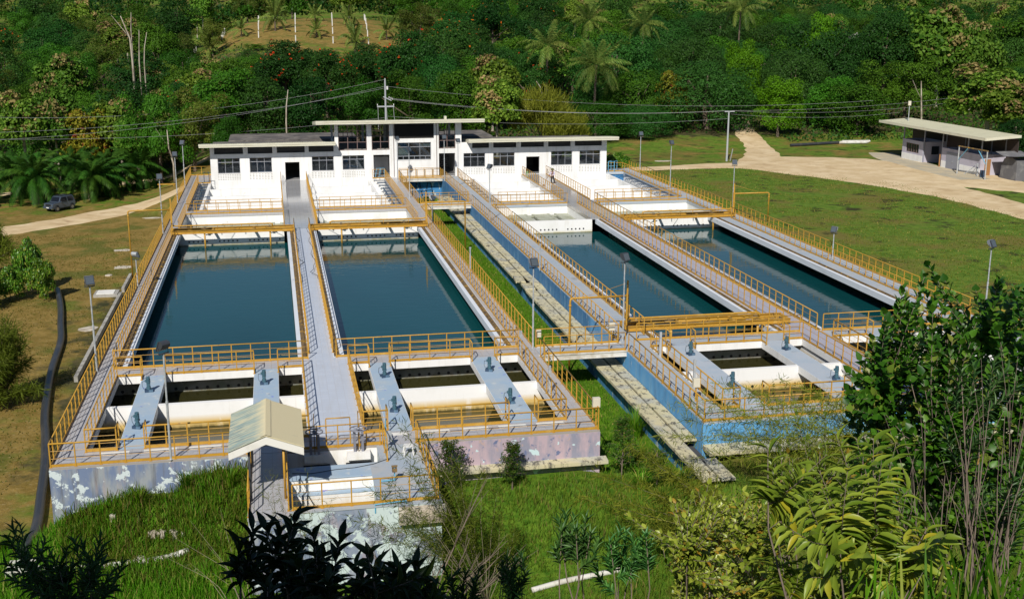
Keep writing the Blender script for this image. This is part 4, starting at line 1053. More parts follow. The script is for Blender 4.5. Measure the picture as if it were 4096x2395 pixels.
# ------------------------------------------------------------------ floodlights
def make_lamp(kind):
    t = thing('floodlight_pole', 'x', 'floodlight', group='floodlight poles on the tanks')
    b = MB(); b.path([(0, 0, .01), (0, 0, 2.6)], .052, 8); b.path([(0, 0, 2.55), (0, 0, 4.72)], .040, 8); b.path([(0, 0, 2.5), (0, 0, 2.62)], .062, 8); b.box(-.11, .11, -.11, .11, 0, .02)
    b.build('pole', M['galv'], t, smooth=False)
    b = MB(); b.box(-.26, .26, -.04, .04, 4.70, 4.74); b.path([(-.24, 0, 4.74), (-.24, .0, 5.0)], .015, 4); b.path([(.24, 0, 4.74), (.24, 0, 5.0)], .015, 4)
    b.build('bracket', M['dark'], t)
    # wedge shaped housing with rounded back; the glass faces -y and down
    mt = {'dark': M['dark'], 'grey': M['greyhouse'], 'pale': M['galv']}[kind]
    b = MB()
    pr = [(-.16, 4.80), (-.10, 4.76), (.10, 5.00), (.20, 5.16), (.18, 5.24), (.10, 5.27), (0, 5.25), (-.06, 5.20)]
    pr = [(-.20, 4.86), (-.14, 4.82), (.06, 4.92), (.19, 5.04), (.23, 5.16), (.18, 5.25), (.06, 5.27), (-.02, 5.24)]
    b.prism(pr, 'x', -.21, .21)
    hd = b.build('lamp_head', mt, t)
    b = MB(); b.add([(-.235, -.215, 4.84), (.235, -.215, 4.84), (.235, -.02, 5.275), (-.235, -.02, 5.275), (-.235, -.175, 4.82), (.235, -.175, 4.82), (.235, .02, 5.255), (-.235, .02, 5.255)],
                    [(0, 1, 2, 3), (4, 7, 6, 5), (0, 4, 5, 1), (1, 5, 6, 2), (2, 6, 7, 3), (3, 7, 4, 0)])
    b.build('rim', M['dark'], hd)
    b = MB(); b.add([(-.19, -.214, 4.885), (.19, -.214, 4.885), (.19, -.042, 5.235), (-.19, -.042, 5.235)], [(0, 1, 2, 3)]); b.build('glass', M['glasslamp'], hd)
    return t
LP = {k: make_lamp(k) for k in ('dark', 'grey', 'pale')}
used = set()
LAMPS = [(.1, 13.6, .35, 'grey', 1, 'grey floodlight on the tall pole at the left railing, level with the mixing cells'),
 (4.94, .06, -2.4, 'dark', 1, 'black floodlight turned to the sky on the pole at the front left edge'),
 (29.4, 14.1, .5, 'dark', 1, 'black floodlight on white pole beside the mast of the near scraper bridge'),
 (23.9, 13.66, .3, 'grey', 1, 'floodlight with bright glass on the pole left of the near footbridge'),
 (.1, 33.8, 2.6, 'pale', .42, 'short pale floodlight pole half way along the far left railing'),
 (.1, 54.2, .2, 'grey', 1, 'floodlight pole left of the first scraper bridge'),
 (.1, 71.1, .2, 'dark', 1, 'floodlight pole on the left walkway beside the pipe gallery'),
 (.1, 82.0, -.4, 'dark', 1, 'floodlight pole on the left walkway nearest the building'),
 (23.5, 82.3, .6, 'dark', 1, 'floodlight pole left of the central building window'),
 (23.55, 71.1, .9, 'dark', 1, 'floodlight pole in front of the central building window'),
 (23.85, 55.75, .8, 'pale', 1, 'floodlight pole behind the mast of the second scraper bridge'),
 (28.95, 82.8, .1, 'dark', 1, 'floodlight pole in front of the right stairwell doorway'),
 (29.9, 78.7, .3, 'dark', 1, 'floodlight pole left of the first window right of the tower'),
 (29.2, 55.7, -1.0, 'dark', 1, 'floodlight pole standing left of the sweeping worker'),
 (52.4, 82.6, 0, 'dark', 1, 'floodlight pole at the right end of the building'),
 (52.7, 72.6, .3, 'dark', 1, 'floodlight pole on the right walkway before the utility pole'),
 (52.7, 54.6, -.2, 'dark', 1, 'floodlight pole behind the mast of the fourth scraper bridge'),
 (52.65, 33.85, -.9, 'pale', .42, 'short white floodlight pole on the far right walkway beside the field'),
 (52.7, 13.7, .4, 'grey', 1, 'floodlight pole rising above the leaves of the round leaved shrub')]
for x, y, rz, k, sc, lb in LAMPS:
    if k not in used:
        used.add(k); o = LP[k]; o.location = (x, y, 0); o.rotation_euler = (0, 0, rz); o['label'] = lb
        if sc != 1: o.scale = (1, 1, sc)
    else: o = dup(LP[k], (x, y, 0), rz, lb, scale=(1, 1, sc) if sc != 1 else None)
    if sc != 1:
        for ch in o.children:
            if ch.name.startswith(('lamp_head', 'bracket')): ch.scale = (1, 1, 1 / sc); ch.location = (0, 0, 4.72 - 4.72 / sc + .0)
MBp = MB(); MBp.path([(0, 0, 0), (0, 0, 2.0)], .05, 8); MBp.box(-.07, .07, -.07, .07, 1.96, 2.03)
for x, y, lb in ((23.62, 33.5, 'bare grey post stub beside the trench railing'), (28.95, 33.8, 'bare white post stub beside the blue wall railing')):
    o = MBp.build('post_stub', M['galv']); o.location = (x, y, 0); tag(o, lb, 'post')
def ebox(x, y, z, label, rz=0.0, leg=True):
    t = thing('control_box', label, 'electrical box', (x, y, 0), rz, group='cream electrical boxes on the railings')
    b = MB(); b.box(-.17, .17, -.10, .10, z, z + .45); b.box(-.14, .14, -.115, -.10, z + .03, z + .42); b.build('cabinet', M['boxcream'], t)
    if leg: MB().box(-.03, .03, -.03, .03, 0, z).build('stand', M['yellow'], t)
    return t
ebox(23.9, .35, 1.0, 'cream electrical box on the corner post of the left block')
ebox(29.75, 2.95, .75, 'cream electrical box beside the mixing cells of the blue walled block')
ebox(28.7, 14.1, .7, 'cream electrical box at the right end of the near footbridge')
ebox(24.3, 14.15, .5, 'cream electrical box at the left end of the near footbridge')
def gauge(x, y, label):
    o = MB().box(x - .06, x + .06, y - .05, y + .05, 0, 1.45).build('level_gauge', M['galv']); tag(o, label, 'gauge post')
gauge(22.9, 12.3, 'grey gauge post by the right mixing cells of the left block'); gauge(22.95, 5.6, 'thin grey gauge post nearer the front of the left block')
gauge(30.5, 10.6, 'grey gauge post beside the blue walled block, rear'); gauge(30.5, 5.2, 'grey gauge post beside the blue walled block, front')
def coil(pts, label):
    o = MB().path(pts, .016, 5).build('cable', M['black'], smooth=True); tag(o, label, 'cable')
rg = random.Random(4)
coil([(11.38 + .06 * math.sin(k * 1.1) + (.30 if k % 9 == 4 else 0), 53 - k * 1.0, .03 + (.0 if k % 3 else .06)) for k in range(22)], 'loose black cable snaking along the left edge of the centre path')
coil([(12.45 - .12 * math.sin(k * 1.3) - (.4 if k == 17 else 0), 53.5 - k * 1.05, .35 - .012 * k + .05 * (k % 2)) for k in range(20)], 'black cable hanging on the railing right of the centre path')

# ------------------------------------------------------------------ main building
def wall_open(b, x0, x1, z0, z1, y0, y1, ops):
    xs = sorted({x0, x1, *[o[0] for o in ops], *[o[1] for o in ops]}); zs = sorted({z0, z1, *[o[2] for o in ops], *[o[3] for o in ops]})
    for i in range(len(xs) - 1):
        run = None
        for j in range(len(zs) - 1):
            cx, cz = (xs[i] + xs[i + 1]) / 2, (zs[j] + zs[j + 1]) / 2
            hole = any(o[0] < cx < o[1] and o[2] < cz < o[3] for o in ops)
            if not hole:
                if run is None: run = zs[j]
            if hole and run is not None: b.box(xs[i], xs[i + 1], y0, y1, run, zs[j]); run = None
        if run is not None: b.box(xs[i], xs[i + 1], y0, y1, run, zs[-1])
t = thing('pump_house', 'white two storey treatment building with cream flat eaves and dark clerestory', 'building', (26, 91, -.6))
Y0, Y1, YB = 86.6, 86.85, 95.5
wins = [(3.5, 5.97, .93, 2.67), (7.05, 9.53, .97, 2.67), (14.07, 16.57, .98, 2.67), (17.58, 20.1, 1.05, 2.7), (31.81, 34.41, 1.04, 2.68), (35.39, 37.99, 1.05, 2.68), (42.47, 45.1, 1.01, 2.72), (46.01, 48.62, 1.04, 2.72)]
doors = [(11.02, 12.64, -.02, 2.07), (39.42, 41.05, 0.02, 2.11)]
clere = [(3.17, 6.37, 3.12, 3.92), (6.89, 9.65, 3.12, 3.92), (10.15, 13.3, 3.15, 3.92), (13.75, 16.6, 3.18, 3.92), (32.85, 34.9, 3.25, 3.92), (35.4, 38.2, 3.25, 3.92), (38.75, 41.6, 3.25, 3.92), (42.1, 44.9, 3.25, 3.92), (45.4, 48.8, 3.27, 3.92)]
bays = [(17.15, 20.44, 3.27, 6.2), (21.0, 23.07, 3.26, 6.2), (28.86, 30.85, 3.27, 6.25)]
stairs = [(21.16, 23.04, .02, 2.70), (28.87, 30.79, .02, 2.73)]
louv = [(23.64, 28.3, 4.52, 6.24)]
cwin = [(24.01, 27.94, 2.03, 4.06)]
b = MB()
wall_open(b, 2.7, 16.75, -3.5, 3.95, Y0, Y1, wins[:3] + doors[:1] + clere[:4])
wall_open(b, 16.75, 31.56, -3.5, 6.3, Y0, Y1, wins[3:4] + bays + stairs + louv + cwin)
wall_open(b, 31.56, 49.4, -3.5, 3.95, Y0, Y1, wins[4:] + doors[1:] + clere[4:])
b.box(2.7, 2.95, Y1, YB, -3.5, 3.5); b.box(49.15, 49.4, Y1, YB, -3.5, 3.5)
for x in (16.75, 31.31): b.box(x, x + .25, Y1, Y1 + .25, -.2, 6.3); b.box(x, x + .25, YB - .3, YB, -.2, 5.6); b.box(x, x + .25, Y1 + .25, YB - .3, -.2, 3.9)
for x in (20.5, 23.2, 28.45): b.box(x, x + .3, YB - .3, YB, -.2, 5.6)
b.build('wall', M['white'], t, world=True)
b = MB()
bo = [(a, c, .9, 2.6) for a, c, *_ in wins[:3] + wins[4:]] + []
wall_open(b, 2.95, 16.75, -.5, 3.5, YB - .22, YB, [o for o in bo if o[1] < 16.7]); wall_open(b, 31.56, 49.15, -.5, 3.5, YB - .22, YB, [o for o in bo if o[0] > 31.6])
b.box(17.0, 20.5, YB - .22, YB, -.5, 3.3); b.box(20.8, 23.2, YB - .22, YB, -.5, 3.3); b.box(23.5, 28.45, YB - .22, YB, -.5, 5.6); b.box(28.75, 31.31, YB - .22, YB, -.5, 3.3)
b.build('back_wall', M['inside'], t, world=True)
MB().box(2.95, 49.15, Y1, YB - .22, -.3, -.03).build('floor', M['wet_tile'], t, world=True)
b = MB(); b.box(2.95, 16.7, Y1, YB - .22, 3.0, 3.08) if False else None
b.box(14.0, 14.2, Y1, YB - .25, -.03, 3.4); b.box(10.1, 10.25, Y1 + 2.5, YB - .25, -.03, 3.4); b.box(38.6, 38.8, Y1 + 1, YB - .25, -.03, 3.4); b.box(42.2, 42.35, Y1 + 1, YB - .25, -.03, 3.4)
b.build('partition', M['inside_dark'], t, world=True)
b = MB(); b.box(17.0, 31.3, Y1 + 1.2, YB - .3, 3.1, 3.25); b.build('upper_floor', M['inside'], t, world=True)
b = MB(); b.box(17.0, 20.7, 92.5, 92.7, -.03, 3.1); b.box(20.8, 23.4, 91.5, 91.7, -.03, 1.9); b.build('stair_landing_wall', M['white'], t, world=True)
b = MB()
for k in range(11): b.box(29.0, 30.4, 90.6 - k * .3, 90.9 - k * .3, .12 + k * .27 - .02, .17 + k * .27)
b.build('stair', M['inside_dark'], t, world=True)
# roofs with gutter fascia
def roof(x0, x1, yf, yb, zf, zb, name):
    b = MB(); b.add([(x0, yf, zf - .12), (x1, yf, zf - .12), (x1, yb, zb - .12), (x0, yb, zb - .12), (x0, yf, zf), (x1, yf, zf), (x1, yb, zb), (x0, yb, zb)],
                    [(0, 3, 2, 1), (4, 5, 6, 7), (0, 1, 5, 4), (1, 2, 6, 5), (2, 3, 7, 6), (3, 0, 4, 7)])
    o = b.build(name, [M['roof_sheet']], t, world=True)
    b = MB(); b.box(x0 - .04, x1 + .04, yf - .12, yf - .005, zf - .36, zf - .03); b.box(x0 - .06, x1 + .06, yf - .16, yf - .12, zf - .17, zf + .02)
    for x in (x0, x1):
        b.add([(x - .05, yf - .005, zf - .36), (x + .05, yf - .005, zf - .36), (x + .05, yb, zb - .36), (x - .05, yb, zb - .36), (x - .05, yf - .005, zf + .03), (x + .05, yf - .005, zf + .03), (x + .05, yb, zb + .03), (x - .05, yb, zb + .03)],
              [(0, 3, 2, 1), (4, 5, 6, 7), (0, 1, 5, 4), (1, 2, 6, 5), (2, 3, 7, 6), (3, 0, 4, 7)])
    b.build('gutter', M['roof'], o, world=False)
    n = 80 if x1 - x0 < 18 else 95
    bb = MB()
    for k in range(n):
        xx = x0 + .1 + (x1 - x0 - .2) * k / (n - 1); bb.add([(xx - .05, yf - .02, zf - .01), (xx, yf - .02, zf + .06), (xx + .05, yf - .02, zf - .01), (xx - .05, yb, zb - .01), (xx, yb, zb + .06), (xx + .05, yb, zb - .01)], [(0, 1, 4, 3), (1, 2, 5, 4), (0, 2, 1)])
    bb.build('rib', M['roof'], o)
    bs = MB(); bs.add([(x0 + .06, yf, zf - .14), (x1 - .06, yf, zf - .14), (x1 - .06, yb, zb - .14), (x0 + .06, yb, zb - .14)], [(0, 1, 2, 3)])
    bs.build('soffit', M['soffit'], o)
roof(1.65, 16.72, 85.15, 90.2, 4.42, 3.95, 'wing_roof')
roof(32.25, 50.4, 85.15, 90.2, 4.42, 3.95, 'wing_roof')
roof(14.65, 34.0, 85.0, 96.5, 6.80, 5.75, 'tower_roof')
for q in ((2.7, 16.75, 90.25, YB, 3.5, 3.62), (31.56, 49.4, 90.25, YB, 3.5, 3.62), (4.5, 20, YB, 103.5, 3.6, 3.75), (29, 37, YB, 103.5, 3.6, 3.75)):
    MB().box(*q).build('flat_roof', M['flatroof'], t, world=True)
b = MB(); b.box(4.7, 19.8, YB + .02, 103.3, -.8, 3.6); b.box(29.2, 36.8, YB + .02, 103.3, -.8, 3.6); b.build('rear_wing', M['inside'], t, world=True)
for x0, x1, z0, z1 in clere:
    MB().box(x0, x1, Y1 + .05, Y1 + .08, z0, z1).build('clerestory_pane', M['louvre'], t, world=True)
def window(x0, x1, z0, z1, cols, tr, blue=None):
    f = MB(); y = Y0 + .10
    f.box(x0, x1, y, y + .06, z0, z0 + .05); f.box(x0, x1, y, y + .06, z1 - .05, z1); f.box(x0, x0 + .05, y, y + .06, z0, z1); f.box(x1 - .05, x1, y, y + .06, z0, z1)
    zt = z0 + (z1 - z0) * tr
    f.box(x0 + .05, x1 - .05, y - .005, y + .055, zt - .035, zt + .035)
    for k in range(1, cols): f.box(x0 + (x1 - x0) * k / cols - .025, x0 + (x1 - x0) * k / cols + .025, y - .003, y + .052, z0 + .05, z1 - .05)
    fr = f.build('window', M['frame'], t, world=True)
    MB().box(x0 - .05, x1 + .05, Y0 - .03, Y0 + .09, z0 - .05, z0 - .001).build('sill', M['white_paint'], fr)
    pn = MB(); pn.box(x0 + .05, x1 - .05, y + .025, y + .035, z0 + .05, z1 - .05)
    pn.build('pane', M['glass'], fr)
M['glass'] = None
gm = bpy.data.materials.new('clear_glass'); gm.use_nodes = True
nt = gm.node_tree
gl = nt.nodes.new('ShaderNodeBsdfGlossy'); gl.inputs['Roughness'].default_value = .03; gl.inputs['Color'].default_value = (.8, .85, .9, 1)
tr_ = nt.nodes.new('ShaderNodeBsdfTransparent'); tr_.inputs[0].default_value = (.62, .68, .70, 1)
mxs = nt.nodes.new('ShaderNodeMixShader'); mxs.inputs[0].default_value = .10
nt.links.new(tr_.outputs[0], mxs.inputs[1]); nt.links.new(gl.outputs[0], mxs.inputs[2]); nt.links.new(mxs.outputs[0], nt.nodes['Material Output'].inputs[0])
M['glass'] = gm
for w_ in wins: window(*w_, 3, .72)
window(*cwin[0], 3, .74)
f = MB(); x0, x1, z0, z1 = cwin[0]
for k in range(1, 6): f.box(x0 + (x1 - x0) * k / 6 - .03, x0 + (x1 - x0) * k / 6 + .03, Y0 + .08, Y0 + .17, z0 + .04, z0 + .42)
f.box(x0 + .05, x1 - .05, Y0 + .085, Y0 + .165, z0 + .40, z0 + .48); f.build('window_vent_bar', M['frame'], t, world=True)
b = MB(); b.box(24.1, 25.3, Y1, Y1 + .02, 2.55, 3.5); b.box(26.7, 27.9, Y1, Y1 + .02, 3.55, 4.0); b.build('blind', M['pane_light'], t, world=True)
MB().box(23.7, 28.3, Y1 + 1.5, Y1 + 1.6, 2.0, 4.4).build('room_wall', M['pane_light2'] if 'pane_light2' in M else M['inside_dark'], t, world=True)
# louvre
b = MB(); x0, x1, z0, z1 = louv[0]
b.box(x0, x1, Y1 - .05, Y1, z0, z1)
for k in range(22): b.obox(((x0 + x1) / 2, Y0 + .10, z0 + .04 + k * .078), ((x1 - x0) / 2, .05, .006), Euler((-.6, 0, 0)).to_matrix())
b.build('louvre', M['louvre'], t, world=True)
# open tower bays with brown frames
for i, (x0, x1, z0, z1) in enumerate(bays):
    b = MB(); n = 3 if i == 0 else 2
    for k in range(n + 1): xx = min(max(x0 + (x1 - x0) * k / n, x0 + .04), x1 - .04); b.box(xx - .04, xx + .04, Y0 + .06, Y0 + .14, z0, z1)
    for z in (z0 + .04, z0 + .95, z0 + 1.6, z0 + 2.25): b.box(x0, x1, Y0 + .065, Y0 + .135, z - .035, z + .035)
    b.build('bay_frame', M['brownframe'], t, world=True)
    b = MB()
    for k in range(n + 1): xx = min(max(x0 + (x1 - x0) * k / n, x0 + .04), x1 - .04); b.box(xx - .04, xx + .04, YB - .16, YB - .08, 3.3, 5.6)
    for z in (3.4, 4.0, 4.5, 5.0, 5.5): b.box(x0, x1, YB - .155, YB - .085, z - .04, z + .04)
    b.build('rear_bay_frame', M['louvre'], t, world=True)
# pierced vent blocks below the windows
for (x0, x1, z0, z1), n in zip(wins, (10, 8, 8, 10, 9, 9, 9, 8)):
    b = MB()
    for k in range(n):
        xx = x0 - .05 + (x1 - x0 - .1) * k / (n - 1)
        for r_ in range(4): b.box(xx, xx + .17, Y0 - .006, Y0 + .02, .22 + r_ * .175, .22 + r_ * .175 + .055)
    b.build('vent_block', M['vent'], t, world=True) if 'vent' in M else b.build('vent_block', M['conc'], t, world=True)
b = MB()
for x in (3.0, 6.6, 9.9, 13.5, 35.1, 38.4, 41.8): b.obox((x, Y0 - .15, 3.86), (.06, .09, .05))
b.build('security_lamp', M['galv'], t, world=True)
b = MB()
for x in (23.55, 28.6): b.path([(x, Y0 - .05, .1), (x, Y0 - .05, 6.2)], .03, 6)
b.build('downpipe', M['brownframe'], t, world=True)
o = MB().box(16.9, 17.15, 85.4, 86.0, 6.9, 7.25).build('roof_vent', M['roof'], t, world=True); o.location = (12.5, 0, -.1)
b = MB(); b.cyl((8.7, 90.5), .95, 0, 2.05, 18); b.build('storage_tank', M['tanklike']); tag(bpy.data.objects['storage_tank'], 'blue storage tank seen through the second window', 'tank')
MB().box(7.2, 9.3, 88.2, 89.2, -.02, 1.95); 
b = MB(); b.box(7.25, 9.35, 88.4, 89.4, -.02, 2.0); tag(b.build('blue_cabinet', M['tanklike']), 'bright blue cabinet standing inside the second window', 'cabinet')
b = MB(); b.box(4.0, 5.0, 88, 88.7, -.02, 1.5); b.box(4.05, 4.95, 87.97, 88, .1, .7); b.box(4.05, 4.95, 87.97, 88, .8, 1.4); tag(b.build('drawer_cabinet', M['inside_dark']), 'grey drawer cabinet inside the first window', 'cabinet')
b = MB(); b.box(18.2, 18.35, 88, 88.2, -.02, 1.6); b.path([(18.3, 88.1, 1.4), (19.4, 88.1, 1.1), (19.5, 88.1, 1.9)], .06, 6); b.box(17.7, 18.3, 88.2, 89, -.02, 1.9); tag(b.build('blue_pump', M['tanklike']), 'blue pump frame inside the fourth window', 'pump')
# end decks at both ends of the building
t = thing('end_deck', 'grey concrete landing at the left end of the building', 'landing', (1.3, 89.5, -3.6))
MB().box(0.01, 2.68, 86.58, 93.0, -.25, 0).build('slab', M['tile'], t, world=True); MB().box(.2, 2.5, 86.7, 92.8, -4, -.25).build('base', M['conc'], t, world=True)
b = MB(); b.path([(2.45, 86.9, 0), (2.45, 86.9, 1.1), (1.9, 86.9, 1.1), (1.9, 86.9, 0)], .03, 6); b.path([(2.45, 86.5, 0), (2.45, 86.5, 1.1), (1.9, 86.5, 1.1), (1.9, 86.5, 0)], .03, 6); b.path([(2.45, 86.5, .55), (2.45, 86.9, .55)], .03, 6)
tag(b.build('ladder_frame', M['steelblue']), 'dark blue ladder frame on the landing at the left end of the building', 'ladder')
t = thing('end_deck', 'blue painted landing at the right end of the building', 'landing', (51.5, 88, -.6))
MB().box(49.45, 53.25, 86.58, 90.0, -.25, -.002).build('slab', M['slab_b'], t, world=True); MB().box(49.6, 53.1, 86.7, 89.8, -4, -.25).build('base', M['blue'], t, world=True)
b = MB()
for x in (49.75, 50.5): b.path([(x, 86.9, 0), (x, 86.9, 1.25), (x + .55, 87.6, 1.25), (x + .55, 87.6, 0)], .04, 6)
b.path([(49.75, 86.9, .7), (50.5, 86.9, .7)], .03, 6); b.path([(49.75, 86.9, 1.25), (50.5, 86.9, 1.25)], .03, 6)
tag(b.build('ladder_frame', M['pvc']), 'blue ladder hoops on the landing at the right end of the building', 'ladder')
b = MB(); b.path([(22.0, 86.9, 0), (22.0, 86.9, 1.1), (21.5, 86.6, 1.1), (21.3, 86.4, 0)], .035, 6); b.path([(22.4, 86.9, 0), (22.4, 86.9, 1.1), (21.9, 86.5, 1.1), (21.7, 86.3, 0)], .035, 6)
tag(b.build('ladder_frame', M['pvc']), 'blue ladder hoops before the left stairwell doorway', 'ladder')
M['conc_shaded'] = mk('shaded_concrete', (0.13, 0.13, 0.14), .9, layers=[dict(c=(0.22, 0.22, 0.22), s=1, lo=.5, hi=.7)])  # concrete darkened so the tree's shade sits in the colour
# ------------------------------------------------------------------ worker sweeping
def skin(name, verts, edges, radii, mat, parent=None, root=0, sub=1):
    me = bpy.data.meshes.new(name); me.from_pydata(verts, edges, []); me.materials.append(mat)
    o = link(me, name, parent)
    md = o.modifiers.new('skin', 'SKIN'); md.use_smooth_shade = True
    lay = me.skin_vertices[0].data if me.skin_vertices else None
    if lay is None:
        bm = bmesh.new(); bm.from_mesh(me); bm.verts.layers.skin.verify(); bm.to_mesh(me); bm.free()
        lay = me.skin_vertices[0].data
    for i, r in enumerate(radii):
        lay[i].radius = (r, r) if not isinstance(r, tuple) else r
        lay[i].use_root = (i == root)
    ss = o.modifiers.new('sub', 'SUBSURF'); ss.levels = sub; ss.render_levels = sub
    return o
t = thing('person', 'worker in purple striped shirt, dark trousers and olive hat, sweeping the wet path', 'person', (40.55, 77.9, 0), R(-12))
# faces the camera (-y), bent a little forward, arms out to the left holding a broom
V = [(0, 0, .92), (0, -.03, 1.08), (-.01, -.08, 1.28), (-.02, -.13, 1.42), (-.02, -.17, 1.49), (-.02, -.20, 1.58), (-.02, -.21, 1.66),
     (-.18, -.10, 1.38), (-.29, -.20, 1.16), (-.38, -.40, 1.08), (-.42, -.47, 1.06),
     (.16, -.10, 1.38), (.20, -.26, 1.16), (-.06, -.42, 1.03), (-.13, -.46, 1.01),
     (-.09, 0, .86), (-.11, -.04, .50), (-.12, .02, .10), (-.13, -.12, .04),
     (.09, 0, .86), (.19, -.05, .50), (.27, .02, .10), (.29, -.12, .04)]
E_ = [(0, 1), (1, 2), (2, 3), (3, 4), (4, 5), (5, 6), (3, 7), (7, 8), (8, 9), (9, 10), (3, 11), (11, 12), (12, 13), (13, 14), (0, 15), (15, 16), (16, 17), (17, 18), (0, 19), (19, 20), (20, 21), (21, 22)]
Rr = [.13, .125, .14, .10, .055, .085, .075, .062, .048, .036, .032, .062, .048, .036, .032, .085, .062, .045, .04, .085, .062, .045, .04]
body = skin('body', V, E_, Rr, M['skin'], t)
for hx, hy, hz in ((-.42, -.47, 1.06), (-.13, -.46, 1.01)):
    for k in range(5):
        a = -.6 + k * .3
        b = MB(); b.path([(hx, hy, hz), (hx - .02 + .02 * math.sin(a), hy - .035, hz - .02 + .022 * k - .04), (hx + .015, hy - .06, hz - .02 + .02 * k - .04)], .009, 5, .007)
        b.build('finger', M['skin'], body, smooth=True)
skin('shirt', [V[i] for i in (0, 1, 2, 3, 7, 8, 9, 11, 12, 13)], [(0, 1), (1, 2), (2, 3), (3, 4), (4, 5), (5, 6), (3, 7), (7, 8), (8, 9)], [.155, .15, .165, .125, .085, .07, .052, .085, .07, .052], M['shirt'], t)
skin('trousers', [(0, 0, .95), (-.09, 0, .84), V[16], V[17], (.09, 0, .84), V[20], V[21]], [(0, 1), (1, 2), (2, 3), (0, 4), (4, 5), (5, 6)], [.15, .11, .082, .07, .11, .082, .07], M['trouser'], t)
b = MB(); b.path([(-.02, -.19, 1.685), (-.02, -.215, 1.70)], .17, 14); b.path([(-.02, -.195, 1.69), (-.02, -.215, 1.80)], .098, 12, .085); b.build('hat', M['hat'], t)
b = MB(); b.path([(-.02, -.15, 1.50), (-.02, -.20, 1.60)], .088, 10, .095); b.build('face_scarf', M['trouser'], t)
for i in (18, 22):
    b = MB(); x, y, z = V[i]; b.path([(x, y + .16, .045), (x, y - .06, .04)], .05, 8, .04); b.build('shoe', M['plastic'], t)
t2 = thing('broom', 'long thin broom held by the sweeping worker', 'broom', (40.55, 77.9, 0), R(-12))
MB().path([(.02, -.40, 1.16), (-.48, -.50, 1.03), (-.95, -1.05, .10)], .013, 5).build('handle', M['wood'], t2)
MB().obox((-.98, -1.08, .05), (.16, .03, .05)).build('head', M['wood'], t2)
b = MB(); b.path([(39.62, 86.9, -.02), (39.62, 86.9, .34)], .13, 12, .16)
tag(b.build('bucket', M['green_bucket']), 'green bucket standing in the right doorway', 'bucket')

